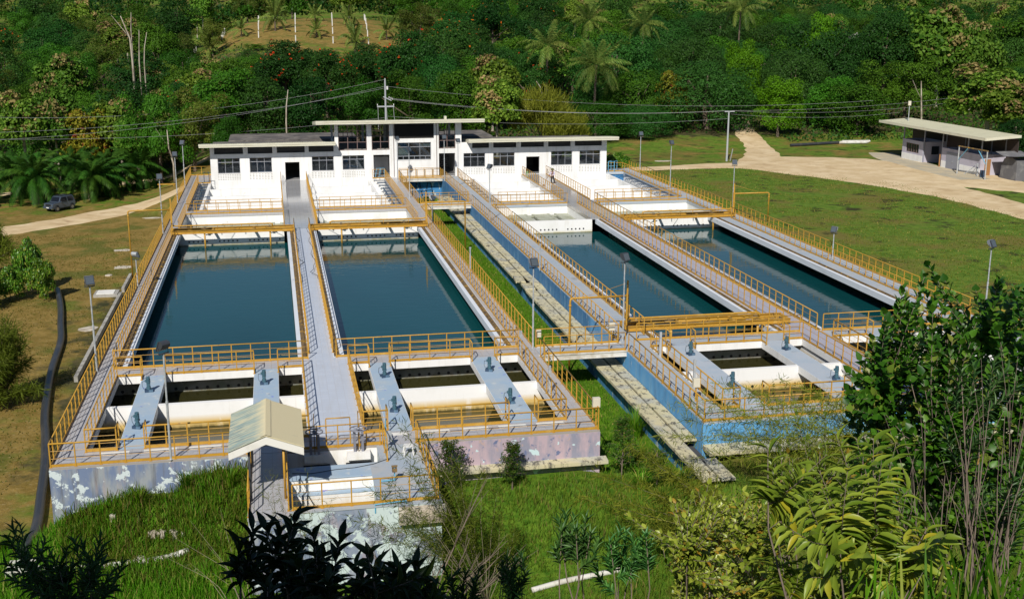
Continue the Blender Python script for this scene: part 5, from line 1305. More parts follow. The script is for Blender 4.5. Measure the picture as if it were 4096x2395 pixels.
# ------------------------------------------------------------------ parked car
def make_car():
    gzc = g1(-14.5, 92.8)
    t = thing('parked_car', 'small blue grey off road car parked on the grass under the palms', 'car', (-14.9, 92.6, gzc), R(0))
    # local frame: +x forward; nose towards the lower left of the photo
    t.rotation_euler = (0, 0, math.atan2(-1.45, -1.45) + R(6))
    side = [(-1.62, .42), (-1.66, .85), (-1.60, 1.00), (-1.42, 1.62), (-1.30, 1.68), (.28, 1.66), (.40, 1.62), (.72, 1.08), (.85, 1.04), (1.55, .98), (1.66, .90), (1.70, .48), (1.60, .36), (1.36, .36),
            (1.33, .52), (1.20, .68), (1.03, .73), (.86, .68), (.73, .52), (.70, .34), (-.80, .34), (-.83, .52), (-.96, .68), (-1.13, .73), (-1.30, .68), (-1.43, .52), (-1.46, .40)]
    bm = bmesh.new()
    def half(z): return .74 if z < 1.02 else .74 - (z - 1.02) * .17
    L_ = [bm.verts.new((x, -half(z), z)) for x, z in side]; R_ = [bm.verts.new((x, half(z), z)) for x, z in side]
    n = len(side)
    bm.faces.new(L_); bm.faces.new(list(reversed(R_)))
    for i in range(n): bm.faces.new((L_[i], R_[i], R_[(i + 1) % n], L_[(i + 1) % n]))
    bmesh.ops.recalc_face_normals(bm, faces=bm.faces)
    bmesh.ops.triangulate(bm, faces=[f for f in bm.faces if len(f.verts) > 4])
    me = bpy.data.meshes.new('body'); bm.to_mesh(me); bm.free(); me.materials.append(M['carpaint'])
    body = link(me, 'body', t)
    bv = body.modifiers.new('bevel', 'BEVEL'); bv.width = .035; bv.segments = 2; bv.limit_method = 'ANGLE'; bv.angle_limit = R(35)
    for sgn in (-1, 1):
        for poly, nm in (([(-.42, 1.08), (.56, 1.08), (.26, 1.55), (-.38, 1.57)], 'side_window'), ([(-1.38, 1.14), (-1.28, 1.08), (-.62, 1.08), (-.56, 1.57), (-1.22, 1.58), (-1.32, 1.50)], 'rear_side_window')):
            b = MB()
            q = [(x, sgn * (half(z) + .012), z) for x, z in poly]; q2 = [(x, sgn * (half(z) - .02), z) for x, z in poly]
            k = len(q); b.add(q + q2, [tuple(range(k)), tuple(range(2 * k - 1, k - 1, -1))] + [(i, (i + 1) % k, k + (i + 1) % k, k + i) for i in range(k)])
            b.build(nm, M['carglass'], t)
        b = MB(); b.obox((.52, sgn * .83, 1.10), (.06, .08, .075)); b.build('mirror', M['carpaint'], t)
        b = MB(); b.obox((-.30, sgn * .765, .95), (.08, .012, .018)); b.build('door_handle', M['black'], t)
        b = MB(); b.path([(1.60, sgn * .52, .80), (1.695, sgn * .52, .80)], .10, 12); b.build('headlight', M['glasslamp'], t)
        b = MB(); b.box(-.8, .7, sgn * .745 - .02, sgn * .745 + .02, .34, .42); b.build('sill_guard', M['black'], t)
    b = MB(); b.add([(.70, -.62, 1.12), (.70, .62, 1.12), (.415, .56, 1.57), (.415, -.56, 1.57), (.73, -.62, 1.12), (.73, .62, 1.12), (.445, .56, 1.585), (.445, -.56, 1.585)], [(0, 1, 2, 3), (4, 7, 6, 5), (0, 4, 5, 1), (1, 5, 6, 2), (2, 6, 7, 3), (3, 7, 4, 0)])
    b.build('windscreen', M['carglass'], t)
    b = MB(); b.box(1.66, 1.72, -.40, .40, .70, .90); b.build('grille', M['black'], t)
    b = MB(); b.box(1.58, 1.80, -.76, .76, .40, .60); b.build('bumper', M['carpaint'], t)
    b = MB(); b.box(1.80, 1.815, -.20, .20, .46, .56); b.build('number_plate', M['white_paint'], t)
    b = MB(); b.path([(-1.3, -.5, 1.74), (.2, -.5, 1.72)], .022, 6); b.path([(-1.3, .5, 1.74), (.2, .5, 1.72)], .022, 6); b.box(-1.0, -.95, -.5, .5, 1.70, 1.74); b.box(-.1, -.05, -.5, .5, 1.70, 1.74)
    b.build('roof_rack', M['black'], t)
    for wx in (1.03, -1.13):
        for sgn in (-1, 1):
            b = MB(); b.path([(wx, sgn * .56, .33), (wx, sgn * .60, .33), (wx, sgn * .74, .33), (wx, sgn * .78, .33)], [.30, .33, .33, .29], 20)
            w = b.build('wheel', M['tyre'], t)
            b = MB(); b.path([(wx, sgn * .70, .33), (wx, sgn * .785, .33)], .19, 14); b.path([(wx, sgn * .78, .33), (wx, sgn * .80, .33)], .06, 8); b.build('rim', M['rim'], w)
    b = MB(); b.path([(-1.66, 0, .95), (-1.84, 0, .95)], .32, 18); b.build('spare_wheel', M['tyre'], t)
make_car()

# ------------------------------------------------------------------ shed on the right
t = thing('open_shed', 'long low shed with lilac walls under a thin cream roof, beside the dirt yard', 'shed', (96.5, 89, -.6))
zg = -.62
b = MB(); X0 = 95.2
def shedblock(y0, y1, z1, ops_f=(), ops_s=()):
    b = MB()
    for i_, (yy0, yy1, zz0, zz1) in enumerate([(y0, y1, zg, z1)]):
        ys = sorted({y0, y1, *[o[0] for o in ops_f], *[o[1] for o in ops_f]}); zs = sorted({zg, z1, *[o[2] for o in ops_f], *[o[3] for o in ops_f]})
        for a in range(len(ys) - 1):
            for c in range(len(zs) - 1):
                cy, cz = (ys[a] + ys[a + 1]) / 2, (zs[c] + zs[c + 1]) / 2
                if not any(o[0] < cy < o[1] and o[2] < cz < o[3] for o in ops_f): b.box(X0, X0 + .2, ys[a], ys[a + 1], zs[c], zs[c + 1])
    b.box(X0 + .2, X0 + 3.6, y0, y0 + .2, zg, z1); b.box(X0 + .2, X0 + 3.6, y1 - .2, y1, zg, z1); b.box(X0 + 3.4, X0 + 3.6, y0 + .2, y1 - .2, zg, z1)
    b.build('wall', M['shedwall'], t, world=True)
    MB().box(X0 - .03, X0, y0, y1, zg, .32).build('white_dado', M['white'], t, world=True)
shedblock(92.4, 97.6, 2.2, [(93.4, 96.6, .55, 1.75)])
shedblock(79.2, 87.8, 2.0)
f = MB()
for k in range(6): yy = 93.4 + 3.2 * k / 5; f.box(X0 + .05, X0 + .12, min(yy, 96.54), min(yy, 96.54) + .06, .55, 1.75)
f.box(X0 + .05, X0 + .12, 93.4, 96.6, 1.68, 1.75); f.box(X0 + .05, X0 + .12, 93.4, 96.6, .55, .61)
fr = f.build('window', M['brownframe'], t, world=True); MB().box(X0 + .13, X0 + .15, 93.4, 96.6, .55, 1.75).build('pane', M['pane'], fr)
f = MB(); f.box(X0 + 1.3, X0 + 2.4, 92.36, 92.4, .5, 1.6); fr = f.build('side_window', M['pane'], t, world=True)
MB().box(X0 + .2, X0 + .25, 87.85, 92.35, zg, zg + .02).build('threshold', M['conc'], t, world=True)
b = MB(); b.box(X0 - .07, X0 - .035, 83.6, 86.6, zg + .02, 1.55); b.box(X0 - .08, X0 - .03, 85.07, 85.13, zg + .02, 1.55); d_ = b.build('double_door', M['sheddoor'], t, world=True)
MB().box(X0 - .12, X0 - .08, 85.0, 85.2, .35, .42).build('handle', M['galv'], d_)
MB().box(X0 + .6, X0 + 1.4, 79.14, 79.2, zg, 1.45).build('wooden_door', M['wood'], t, world=True)
b = MB(); b.add([(93.9, 76.6, 4.22), (98.6, 76.6, 4.50), (98.6, 101.8, 4.50), (93.9, 101.8, 4.22), (93.9, 76.6, 4.32), (98.6, 76.6, 4.60), (98.6, 101.8, 4.60), (93.9, 101.8, 4.32)], [(0, 3, 2, 1), (4, 5, 6, 7), (0, 1, 5, 4), (1, 2, 6, 5), (2, 3, 7, 6), (3, 0, 4, 7)])
rf = b.build('roof', M['roof_sheet_y'], t, world=True)
b = MB(); b.box(93.76, 93.89, 76.5, 101.9, 4.02, 4.36); b.add([(93.9, 76.5, 4.02), (98.6, 76.5, 4.30), (98.6, 76.5, 4.62), (93.9, 76.5, 4.34), (93.9, 76.58, 4.02), (98.6, 76.58, 4.30), (98.6, 76.58, 4.62), (93.9, 76.58, 4.34)], [(0, 1, 2, 3), (4, 7, 6, 5), (3, 2, 6, 7), (0, 4, 5, 1)])
b.build('fascia', M['roof'], rf)
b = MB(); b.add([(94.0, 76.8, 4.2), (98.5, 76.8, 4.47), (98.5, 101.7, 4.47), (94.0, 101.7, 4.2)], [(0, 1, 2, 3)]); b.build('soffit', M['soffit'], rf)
for y in (79.3, 82.2, 87.9, 92.3, 97.5):
    for x in (95.3, 98.6): b = MB(); b.path([(x, y, zg), (x, y, 4.3)], .09, 6); b.build('column', M['sheddoor'], t, world=True)
b = MB(); b.box(98.62, 98.7, 77, 101, zg, 4.1); b.build('back_sheet', M['soffit'], t, world=True)
b = MB(); b.path([(96.3, 98.5, 4.3), (96.3, 98.5, 6.6)], .05, 6); o = b.build('roof_mast', M['galv'], t, world=True)
b = MB(); b.cyl((96.3, 98.5), .22, 6.6, 7.2, 10); b.build('siren', M['boxcream'], o)
t = thing('hoist_frame', 'rusty steel hoist frame with blue brace standing on the shed apron', 'frame', (93.9, 78, zg))
b = MB(); b.path([(93.4, 81.2, zg), (93.4, 81.2, 2.9)], .08, 6); b.path([(93.6, 75.6, zg), (93.6, 75.6, 2.9)], .08, 6); b.build('leg', M['rust2'] if 'rust2' in M else M['galv'], t, world=True)
b = MB(); b.path([(93.4, 81.3, 2.9), (93.6, 75.5, 2.9)], .09, 6); b.build('beam', M['rust'], t, world=True)
b = MB(); b.path([(93.4, 81.2, 1.2), (93.45, 79.4, 2.85)], .05, 6); b.path([(93.6, 75.6, 1.2), (93.55, 77.4, 2.85)], .05, 6); b.build('brace', M['pvc'], t, world=True)
b = MB(); b.path([(93.4, 81.2, zg), (92.6, 80.0, zg + .1)], .05, 5); b.path([(95.0, 79.4, .9), (94.4, 78.4, zg)], .05, 5); b.path([(93.9, 80.6, zg), (95.0, 79.4, .9)], .05, 5); b.build('strut', M['galv'], t, world=True)
t = thing('water_butt', 'grey concrete wall end with sagging cover right of the shed', 'wall', (96.5, 76, zg))
MB().prism([(74.0, zg), (77.2, zg), (77.0, 1.0), (76.5, 1.9), (75.0, 2.1), (74.0, 1.8)], 'x', 96.6, 99.5).build('wall', M['conc_shaded'], t, world=True)
MB().add([(96.0, 77.6, 2.6), (99.5, 77.6, 2.6), (99.5, 75.8, 2.2), (96.0, 75.8, 2.2), (99.5, 73.6, 2.4), (96.0, 73.6, 2.4)], [(0, 1, 2, 3), (3, 2, 4, 5)]).build('cover', M['conc_shaded'], t, world=True)
b = MB(); b.cyl((94.6, 77.7), .28, zg, .3, 12); tag(b.build('bin', M['steelblue']), 'dark blue drum by the wooden door of the shed', 'drum')
b = MB(); b.path([(X0 - .2, 87.85, zg), (X0 - .2, 87.85, 1.1)], .09, 6); tag(b.build('marker_post', M['wood']), 'thin wooden post at the dark opening of the shed', 'post')

# ------------------------------------------------------------------ utility poles and lines
def sag(p, q, s, n=14):
    p, q = Vector(p), Vector(q)
    return [p + (q - p) * (k / n) - Vector((0, 0, s * 4 * (k / n) * (1 - k / n))) for k in range(n + 1)]
P1 = (24.95, 110.0)
t = thing('utility_pole', 'grey utility pole with two cross arms behind the tower roof', 'utility pole', (P1[0], P1[1], g1(*P1)))
b = MB(); b.path([(P1[0], P1[1], g1(*P1)), (P1[0], P1[1], 10.0)], .16, 8, .11); b.build('pole', M['utility'], t, world=True)
b = MB(); b.box(P1[0] - 1.15, P1[0] + 1.15, P1[1] - .08, P1[1] + .08, 6.4, 6.58); b.build('cross_arm', M['utility'], t, world=True)
b = MB(); b.obox((P1[0] + .25, P1[1] - .2, 7.55), (.62, .05, .06), Euler((0, .42, -.3)).to_matrix()); b.build('cross_arm', M['utility'], t, world=True)
b = MB()
for dx, z in ((-1.1, 6.62), (1.1, 6.62), (.5, 7.6), (.75, 7.5), (.95, 7.4), (-.0, 10.02)): b.cyl((P1[0] + dx, P1[1]), .055, z, z + .22, 8)
b.cyl((P1[0] + .28, P1[1] - .05), .13, 8.75, 9.2, 10)
b.build('insulator', M['plastic'], t, world=True)
b = MB()
for dx in (-1.05, 1.05, .1): b.path([(P1[0] + dx, P1[1] - .1, 6.4), (P1[0] + dx * 1.02, P1[1] - .5, 5.2), (P1[0] + dx * 1.15, P1[1] - 2, 3.6)], .03, 5)
b.build('service_cable', M['wire'], t, world=True)
P2 = (70.0, 99.0)
t = thing('utility_pole', 'slim grey utility pole in the grass beside the driveway bend', 'utility pole', (P2[0], P2[1], g1(*P2)))
zt2 = at(2916, 445, P2[1]).z
b = MB(); b.path([(P2[0], P2[1], g1(*P2)), (P2[0], P2[1], zt2)], .15, 8, .10); b.build('pole', M['utility'], t, world=True)
b = MB(); b.box(P2[0] - .6, P2[0] + .8, P2[1] - .06, P2[1] + .06, zt2 - .12, zt2); b.build('cross_arm', M['utility'], t, world=True)
b = MB(); b.path([(P2[0] + .5, P2[1] + .0, g1(*P2)), (P2[0] + .6, P2[1] - .5, 1.1)], .06, 5); b.build('stay', M['utility'], t, world=True)
def line(pts_list, label, r=.015):
    b = MB()
    for p, q, s_ in pts_list: b.path(sag(p, q, s_), r, 4)
    tag(b.build('power_line', M['wire']), label, 'power line')
line([((P1[0] + .6, P1[1], 7.6), (P2[0] - .5, P2[1], zt2 + .05), 1.0), ((P1[0] + .8, P1[1], 7.5), (P2[0], P2[1], zt2 + .05), 1.0), ((P1[0] + .9, P1[1], 7.4), (P2[0] + .6, P2[1], zt2 + .05), 1.0)], 'three power lines from the tower pole to the slim pole on the right')
line([((P1[0], P1[1], 9.2), (96, 108, 6.6), 1.6)], 'upper power line running right above the domed trees')
e1 = at(3880, 400, 112)
line([((P2[0], P2[1], zt2 + .05), e1, .9), ((P2[0] + .6, P2[1], zt2 + .05), at(4090, 350, 112), .9), ((P2[0] + .3, P2[1], zt2 - .4), at(3600, 450, 112), .6)], 'power lines from the slim pole to the right over the shed')
line([((P1[0], P1[1], 9.2), at(0, 560, 104), 1.1), ((P1[0], P1[1], 8.95), at(0, 530, 104), 1.1), ((P1[0], P1[1], 10.1), at(0, 470, 112), 1.6), ((P1[0], P1[1], 5.0), at(0, 500 + 58, 100), .8)], 'power lines running left from the tower pole across the forest')
line([((P1[0], P1[1], 5.2), (P2[0], P2[1], zt2 - 1.0), .9)], 'low cable sagging between the two utility poles', .014)

# ------------------------------------------------------------------ things lying on the grass
def gpath(pts, r, name, mat, label, cat, n=12, lift=.8, sub=6):
    q = []
    P = [Vector((x, y, 0)) for x, y in pts]
    for i in range(len(P) - 1):
        p0 = P[max(0, i - 1)]; p1 = P[i]; p2 = P[i + 1]; p3 = P[min(len(P) - 1, i + 2)]
        for j in range(sub):
            t = j / sub
            v = .5 * ((2 * p1) + (-p0 + p2) * t + (2 * p0 - 5 * p1 + 4 * p2 - p3) * t * t + (-p0 + 3 * p1 - 3 * p2 + p3) * t ** 3)
            q.append((v.x, v.y, g1(v.x, v.y) + r * lift))
    q.append((P[-1].x, P[-1].y, g1(P[-1].x, P[-1].y) + r * lift))
    b = MB(); b.path(q, r, n); return tag(b.build(name, mat, smooth=True), label, cat)
gpath([(-8.1, 49.5), (-6.9, 43.5), (-6.0, 38.0), (-5.2, 33.0), (-4.6, 25.8), (-3.6, 18.0), (-2.75, 13.3), (-2.1, 9.4), (-1.6, 5.5), (-1.2, 2.3), (-.9, -2.2)], .235, 'drain_pipe', M['hdpe'], 'thick black pipe lying on the dry lawn beside the left block', 'pipe')
MB_ = MB(); MB_.box(-1.35, -.35, -3.4, -2.3, -3.7, -2.95); tag(MB_.build('valve_block', M['conc_white']), 'whitish concrete block at the end of the black pipe, behind the dark oleander', 'block')
gpath([(-.2, -3.0), (1.5, -3.3), (3.4, -3.25), (5.7, -3.0)], .13, 'white_pipe', M['conc_white'], 'white pipe half hidden in grass at the lower left', 'pipe', lift=1.0)
gpath([(18.9, -8.6), (20.2, -8.2), (22.0, -7.9), (24.0, -7.6)], .11, 'white_pipe', M['conc_white'], 'broken white pipe lying in the meadow at the bottom centre', 'pipe', lift=.9)
t = thing('concrete_curb', 'low concrete curb of the drain along the left block', 'curb', (-2.8, 40, -3.7))
b = MB(); b.box(-2.95, -2.72, 24, 46.9, -4, -3.28); b.box(-2.95, -2.72, 48.4, 54, -4, -3.28); b.box(-4.7, -2.95, 46.9, 48.4, -4, -3.45) if False else None
b.build('curb', M['conc'], t, world=True)
t = thing('concrete_cover', 'white topped concrete cover slab beside the drain curb on the left lawn', 'cover', (-4.1, 47.6, -3.65))
MB().box(-4.95, -3.1, 46.8, 48.5, -4, -3.42).build('base', M['conc'], t, world=True); MB().box(-4.75, -3.4, 46.95, 48.35, -3.42, -3.38).build('lid', M['white_paint'], t, world=True)
rg = random.Random(21)
def rough_slab(x, y, rx, ry, h, label, name='concrete_slab', mat='stone'):
    n = 11; out = []
    for k in range(n):
        a = 2 * math.pi * k / n; f_ = rg.uniform(.7, 1.1); out.append((x + rx * f_ * math.cos(a), y + ry * f_ * math.sin(a)))
    zz = g1(x, y); b = MB(); b.prism(out, 'z', zz - .2, zz + h); return tag(b.build(name, M[mat]), label, 'slab')
rough_slab(-3.9, 36.9, .75, .8, .03, 'small pale slab left of the near floodlight pole')
rough_slab(-4.0, 58.5, 1.0, .7, .02, 'whitish broken slab on the lawn, middle of three')
rough_slab(-5.0, 66.5, 1.0, .6, .02, 'whitish broken slab on the lawn near the yellow drop pipe')
rough_slab(-3.9, 85.0, 1.1, .5, .02, 'pale slab on the lawn nearest the dirt road, left')
rough_slab(-4.8, 55.0, .3, .25, .10, 'pale stone on the lawn by the short pale floodlight', 'stone')
rough_slab(-6.3, 53.8, .22, .2, .2, 'small white stone on the lawn left of the yellow drop pipe', 'stone')
rough_slab(61.5, 95.5 + 5, 1.3, .5, .06, 'flat pale slab in the grass by the right road bend')
for k in range(10):
    x = 4.2 + rg.uniform(-2.2, 3.6); y = -rg.uniform(1.0, 5.0); r_ = rg.uniform(.10, .26)
    n = 7; zz = g1(x, y)
    b = MB(); ring = [(x + r_ * rg.uniform(.7, 1.2) * math.cos(2 * math.pi * q / n), y + r_ * rg.uniform(.7, 1.2) * math.sin(2 * math.pi * q / n)) for q in range(n)]
    b.prism(ring, 'z', zz - .15, zz + r_ * .9); tag(b.build('rock', M['stone']), 'pale rock showing through the grass bank by the hut path', 'rock', group='rocks in the grass bank')
t = thing('pipe_stack', 'white pipes lying at the edge of the trees left of the shed', 'pipe', (98, 114, -.4))
for k in range(3):
    b = MB(); y = 115.0 + k * .5; b.path([(94.5 + k * .6, y, g1(96, y) + .2), (99.2 + k * .5, y - .3, g1(99, y) + .2)], .17, 8); b.build('pipe', M['conc_white'], t, world=True)
b = MB(); b.path([(86, 113.5, g1(86, 113.5) + .25), (94.6, 115, g1(94, 115) + .25)], .22, 8); tag(b.build('drain_pipe', M['hdpe']), 'dark pipe lying under the trees behind the yard', 'pipe')
t = thing('bench', 'low yellow bench on the grass beside the left dirt road', 'bench', (-3.9, 105, g1(-3.9, 105)))
z0_ = g1(-3.9, 105); 
b = MB(); b.box(-1.1, 1.1, -.25, .25, .45, .55); b.build('seat', M['yellow'], t)
for x in (-.9, .9): b = MB(); b.box(x - .06, x + .06, -.2, .2, 0, .45); b.build('leg', M['yellow'], t)
# white fence posts on the cleared knoll (each bent row climbs away from the camera)
POSTS = []
for u0, v0, u1, v1, n, Y0_, Y1_ in ((1032, 118, 1036, 60, 5, 232, 276), (1180, 150, 1182, 72, 5, 226, 272), (1330, 145, 1328, 74, 5, 226, 270), (1472, 138, 1458, 62, 6, 228, 275), (738, 148, 778, 122, 6, 222, 240), (884, 105, 897, 78, 4, 246, 256), (704, 165, 712, 160, 2, 222, 224)):
    for k in range(n):
        f_ = k / max(1, n - 1); u = u0 + (u1 - u0) * f_; Y = Y0_ + (Y1_ - Y0_) * f_
        p = at(u, 100, Y); POSTS.append((p.x, Y))
fp = None
for x, y in POSTS:
    if fp is None:
        b = MB(); b.box(-.09, .09, -.09, .09, -.3, 1.45); b.box(-.115, .115, -.115, .115, 1.45, 1.55); b.box(-.1, .1, -.1, .1, .9, .95); fp = b.build('fence_post', M['white_paint'])
        tag(fp, 'white concrete fence post in a row on the cleared knoll', 'fence post', 'white fence posts on the cleared knoll'); o = fp
    else: o = fp.copy(); C.objects.link(o)
    o.location = (x, y, g1(x, y)); o.rotation_euler = (0, 0, .3)
t = thing('far_house', 'small white house glimpsed between the dark trees at the upper right', 'house', tuple(at(3440, 170, 210)))
b = MB(); b.box(-2.2, 2.2, -2, 2, -4, .9); b.build('wall', M['white_paint'], t); b = MB(); b.prism([(-2.5, .9), (2.5, .9), (0, 2.2)], 'y', -2.4, 2.4); b.build('roof', M['conc_white'], t)
b = MB(); b.box(-.9, .2, -2.05, -2, -.4, .4); b.build('window', M['pane'], t)
t = thing('tarpaulin_shelter', 'blue tarpaulin roof glimpsed in the dark trees left of the tower', 'tarpaulin', tuple(at(985, 425, 124)))
b = MB(); b.add([(-3.2, -1, -.1), (2.8, -1, .35), (2.8, 2, .5), (-3.2, 2, .2), (-3.2, -1, -.15), (2.8, -1, .3), (2.8, 2, .45), (-3.2, 2, .15)], [(0, 1, 2, 3), (4, 7, 6, 5), (0, 4, 5, 1), (1, 5, 6, 2)]); b.build('sheet', M['tarp'], t)
for x in (-3, 2.6): b = MB(); b.path([(x, -.9, -3.2), (x, -.9, .1)], .06, 5); b.build('pole', M['bark'], t)
# ------------------------------------------------------------------ vegetation
def proj(p):
    d = Vector(p) - CAMP; w = d.dot(_fw)
    return 2048 + F_ * d.dot(_r2) / w, 1197.5 - F_ * d.dot(_u2) / w
def unit(a): return a / np.maximum(1e-6, np.linalg.norm(a, axis=-1, keepdims=True))
def cards(P, Nn, L_, Wd, rg, dirv=None):
    # one pointed leaf card per point, facing Nn
    n = len(P)
    t = rg.normal(size=(n, 3)) if dirv is None else dirv
    t = unit(t - Nn * np.sum(t * Nn, -1, keepdims=True)); b = np.cross(Nn, t)
    L_ = np.broadcast_to(L_, n)[:, None]; Wd = np.broadcast_to(Wd, n)[:, None]
    V = np.stack([P - t * L_ * .5, P + b * Wd * .5 + t * L_ * .05, P + t * L_ * .5, P - b * Wd * .5 + t * L_ * .05], 1)
    F = np.arange(n * 4).reshape(n, 4)
    return V.reshape(-1, 3), F
def crown(name, lumps, n, ls, mat, parent, seed, asp=.6, spread=.65, low=-.55, mfun=None):
    rg = np.random.default_rng(seed)
    Lp = np.asarray(lumps, float); cen = Lp[:, :3].mean(0)
    pr = Lp[:, 3] ** 2; pr /= pr.sum()
    k = rg.choice(len(Lp), n, p=pr)
    d = unit(rg.normal(size=(n, 3))); d[:, 2] = np.where(d[:, 2] < low, -d[:, 2], d[:, 2])
    P = Lp[k, :3] + d * Lp[k, 3:4] * rg.uniform(.62, 1.08, (n, 1)) * np.array([1, 1, .85])
    Nn = unit(d * .6 + unit(P - cen) * .45 + rg.normal(size=(n, 3)) * spread + np.array([0, 0, .25]))
    sz = ls * rg.uniform(.6, 1.35, n)
    V, F = cards(P, Nn, sz, sz * asp, rg)
    mi = mfun(P, k, rg) if mfun else None
    return np_mesh(name, V, F, mat, parent, midx=mi)
def trunk(root, H, r, lumps, mat, seed, fork=.4, nl=6, lean=0.0):
    rg = random.Random(seed); b = MB()
    top = Vector((lean * H, 0, H * .8)); mid = Vector((rg.uniform(-.2, .2) + lean * H * fork, rg.uniform(-.2, .2), H * fork))
    b.path([(0, 0, -.4), (0, 0, .15), mid * .5 + Vector((.05, .05, 0)), mid, top], [r * 1.5, r * 1.1, r * .95, r * .8, r * .25], 7)
    for l in rg.sample(list(lumps), min(nl, len(lumps))):
        e_ = Vector(l[:3]); s_ = mid * rg.uniform(.85, 1.0) + (top - mid) * rg.uniform(0, .35)
        b.path([s_, s_ * .45 + e_ * .55 + Vector((0, 0, -.15 * H * .1)), e_], [r * .5, r * .33, r * .12], 5)
    return b.build('trunk', mat, root, smooth=True)
PROTO = {}
def ell(n, R_, z0, z1, rl, seed, shell=False, low=-.3):
    rg = np.random.default_rng(seed); out = []
    while len(out) < n:
        d = unit(rg.normal(size=3))
        if d[2] < low: continue
        f_ = rg.uniform(.78, .92) if shell else rg.uniform(.15, .85) ** .6
        zc = (z0 + z1) / 2; hz = (z1 - z0) / 2
        out.append((d[0] * R_ * f_, d[1] * R_ * f_, zc + d[2] * hz * f_, rl * rg.uniform(.75, 1.25)))
    return out
def proto(key, kind, H, Rr, seed, leaf, label, n=4200, ls=.42):
    t = thing('tree', label, 'tree', group='trees of the forest behind the plant')
    bark = M['bark']; mf = None; mats = leaf
    if kind == 'dome':
        lp = ell(90, Rr, -H * .25, H, Rr * .24, seed, True, -.5) + [(0, 0, H * .4, Rr * .72)]
        trunk(t, H, .28, lp, bark, seed, .3)
        crown('crown', lp, n, ls, leaf, t, seed, .55, .38)
    elif kind == 'broad':
        lp = ell(40, Rr, H * .02, H, Rr * .34, seed, False, -.95)
        trunk(t, H, .2, lp, bark, seed)
        crown('crown', lp, n, ls, leaf, t, seed, .55, .6)
    elif kind == 'bush':
        lp = ell(34, Rr, -.1 * H, H, Rr * .34, seed, False, -.6)
        trunk(t, H, .06, lp, bark, seed, .2)
        crown('crown', lp, n, ls, leaf, t, seed, .55, .7)
    elif kind == 'flat':
        rg = np.random.default_rng(seed); lp = []
        for k in range(30):
            a = rg.uniform(0, 6.28); r_ = Rr * rg.uniform(.1, .9); lp.append((r_ * math.cos(a), r_ * math.sin(a), H * (.35 + .60 * rg.random()) - .12 * r_, Rr * .26))
        trunk(t, H, .2, lp, bark, seed, .35)
        crown('crown', lp, n, ls, leaf, t, seed, .4, .45)
    elif kind == 'teak':
        lp = ell(30, Rr, H * .12, H, Rr * .40, seed)
        trunk(t, H, .15, lp, M['palebark'], seed, .6)
        def mf(P, k, rg):
            tan_l = rg.random(len(lp)) < .42
            return ((P[:, 2] > H * (.52 + .15 * rg.random(len(P)))) & tan_l[k] & (rg.random(len(P)) < .7)).astype(int)
        crown('crown', lp, n, ls, [leaf, M['lf_tan']], t, seed, .7, .8, mfun=mf)
    elif kind == 'tulip':
        lp = ell(26, Rr, H * .22, H, Rr * .34, seed)
        trunk(t, H, .2, lp, bark, seed)
        crown('crown', lp, n, ls, leaf, t, seed, .5, .75)
        rg = np.random.default_rng(seed + 5); fl = []
        for k in range(60):
            l = lp[rg.integers(len(lp))]; d = unit(rg.normal(size=3) + np.array([0, -.5, .8])); p = np.array(l[:3]) + d * l[3] * 1.02
            fl.append((*p, .13))
        crown('blossom', fl, 420, .15, M['orange_f'], t, seed + 9, .8, .9)
    elif kind == 'feather':
        rg = np.random.default_rng(seed); P = []; Dv = []
        lp = ell(40, Rr, H * .15, H, Rr * .3, seed)
        for l in lp:
            m_ = n // len(lp); d = unit(rg.normal(size=(m_, 3))); P.append(np.array(l[:3]) + d * l[3] * rg.uniform(.3, 1.1, (m_, 1))); Dv.append(unit(np.array([l[0], l[1], 1.0 * Rr]) * .6 + rg.normal(size=(m_, 3)) * .5))
        P = np.concatenate(P); Dv = np.concatenate(Dv)
        V, F = cards(P, unit(rg.normal(size=P.shape)), rg.uniform(.7, 1.5, len(P)) * ls, rg.uniform(.05, .11, len(P)) * ls, rg, Dv)
        trunk(t, H, .1, lp, bark, seed, .12, 14)
        np_mesh('crown', V, F, leaf, t)
    PROTO[key] = (t, H, Rr, [False], label)
    return t
proto('mango', 'dome', 7.5, 5.2, 1, M['lf_dark'], 'dense dark green dome shaped mango like tree in the forest', 22000, .22)
proto('mango2', 'dome', 7.0, 5.0, 2, M['lf_mid'], 'dense mid green dome shaped tree in the forest', 20000, .22)
proto('bright', 'broad', 9, 3.6, 3, M['lf_bright'], 'bright yellow green rounded tree', 17000, .23)
proto('mid', 'broad', 8, 3.6, 4, M['lf_mid'], 'mid green bushy tree in the forest behind the plant', 13000, .26)
proto('mid2', 'flat', 7.5, 4.4, 5, M['lf_mid'], 'spreading fine leaved green tree in the forest behind the plant', 14000, .24)
proto('dark', 'broad', 9, 3.8, 6, M['lf_dark'], 'dark green bushy tree in the forest behind the plant', 13000, .26)
proto('olive', 'flat', 7, 3.8, 7, M['lf_olive'], 'brownish olive spreading tree in the forest behind the plant', 13000, .22)
proto('teak', 'teak', 9, 2.6, 8, M['lf_teak'], 'large leaved teak like tree with tan flower heads in the forest', 9000, .36)
proto('teak2', 'teak', 7.5, 3.0, 18, M['lf_teak'], 'broad teak like tree with pale tan top in the forest', 9000, .34)
proto('tulip', 'tulip', 8.5, 4.0, 9, M['lf_dark'], 'dark green tree dotted with orange flowers in the forest', 13000, .26)
proto('yellow', 'broad', 8, 2.6, 10, M['lf_yellow'], 'yellow green tree with brown patches', 4200, .36)
proto('feather', 'feather', 6, 3.6, 12, M['lf_wisp'], 'feathery olive green tree with many thin stems', 7000, .75)
proto('shrub', 'bush', 3.0, 2.0, 13, M['lf_glossy'], 'leafy green bush', 6500, .26)
NT = [0]
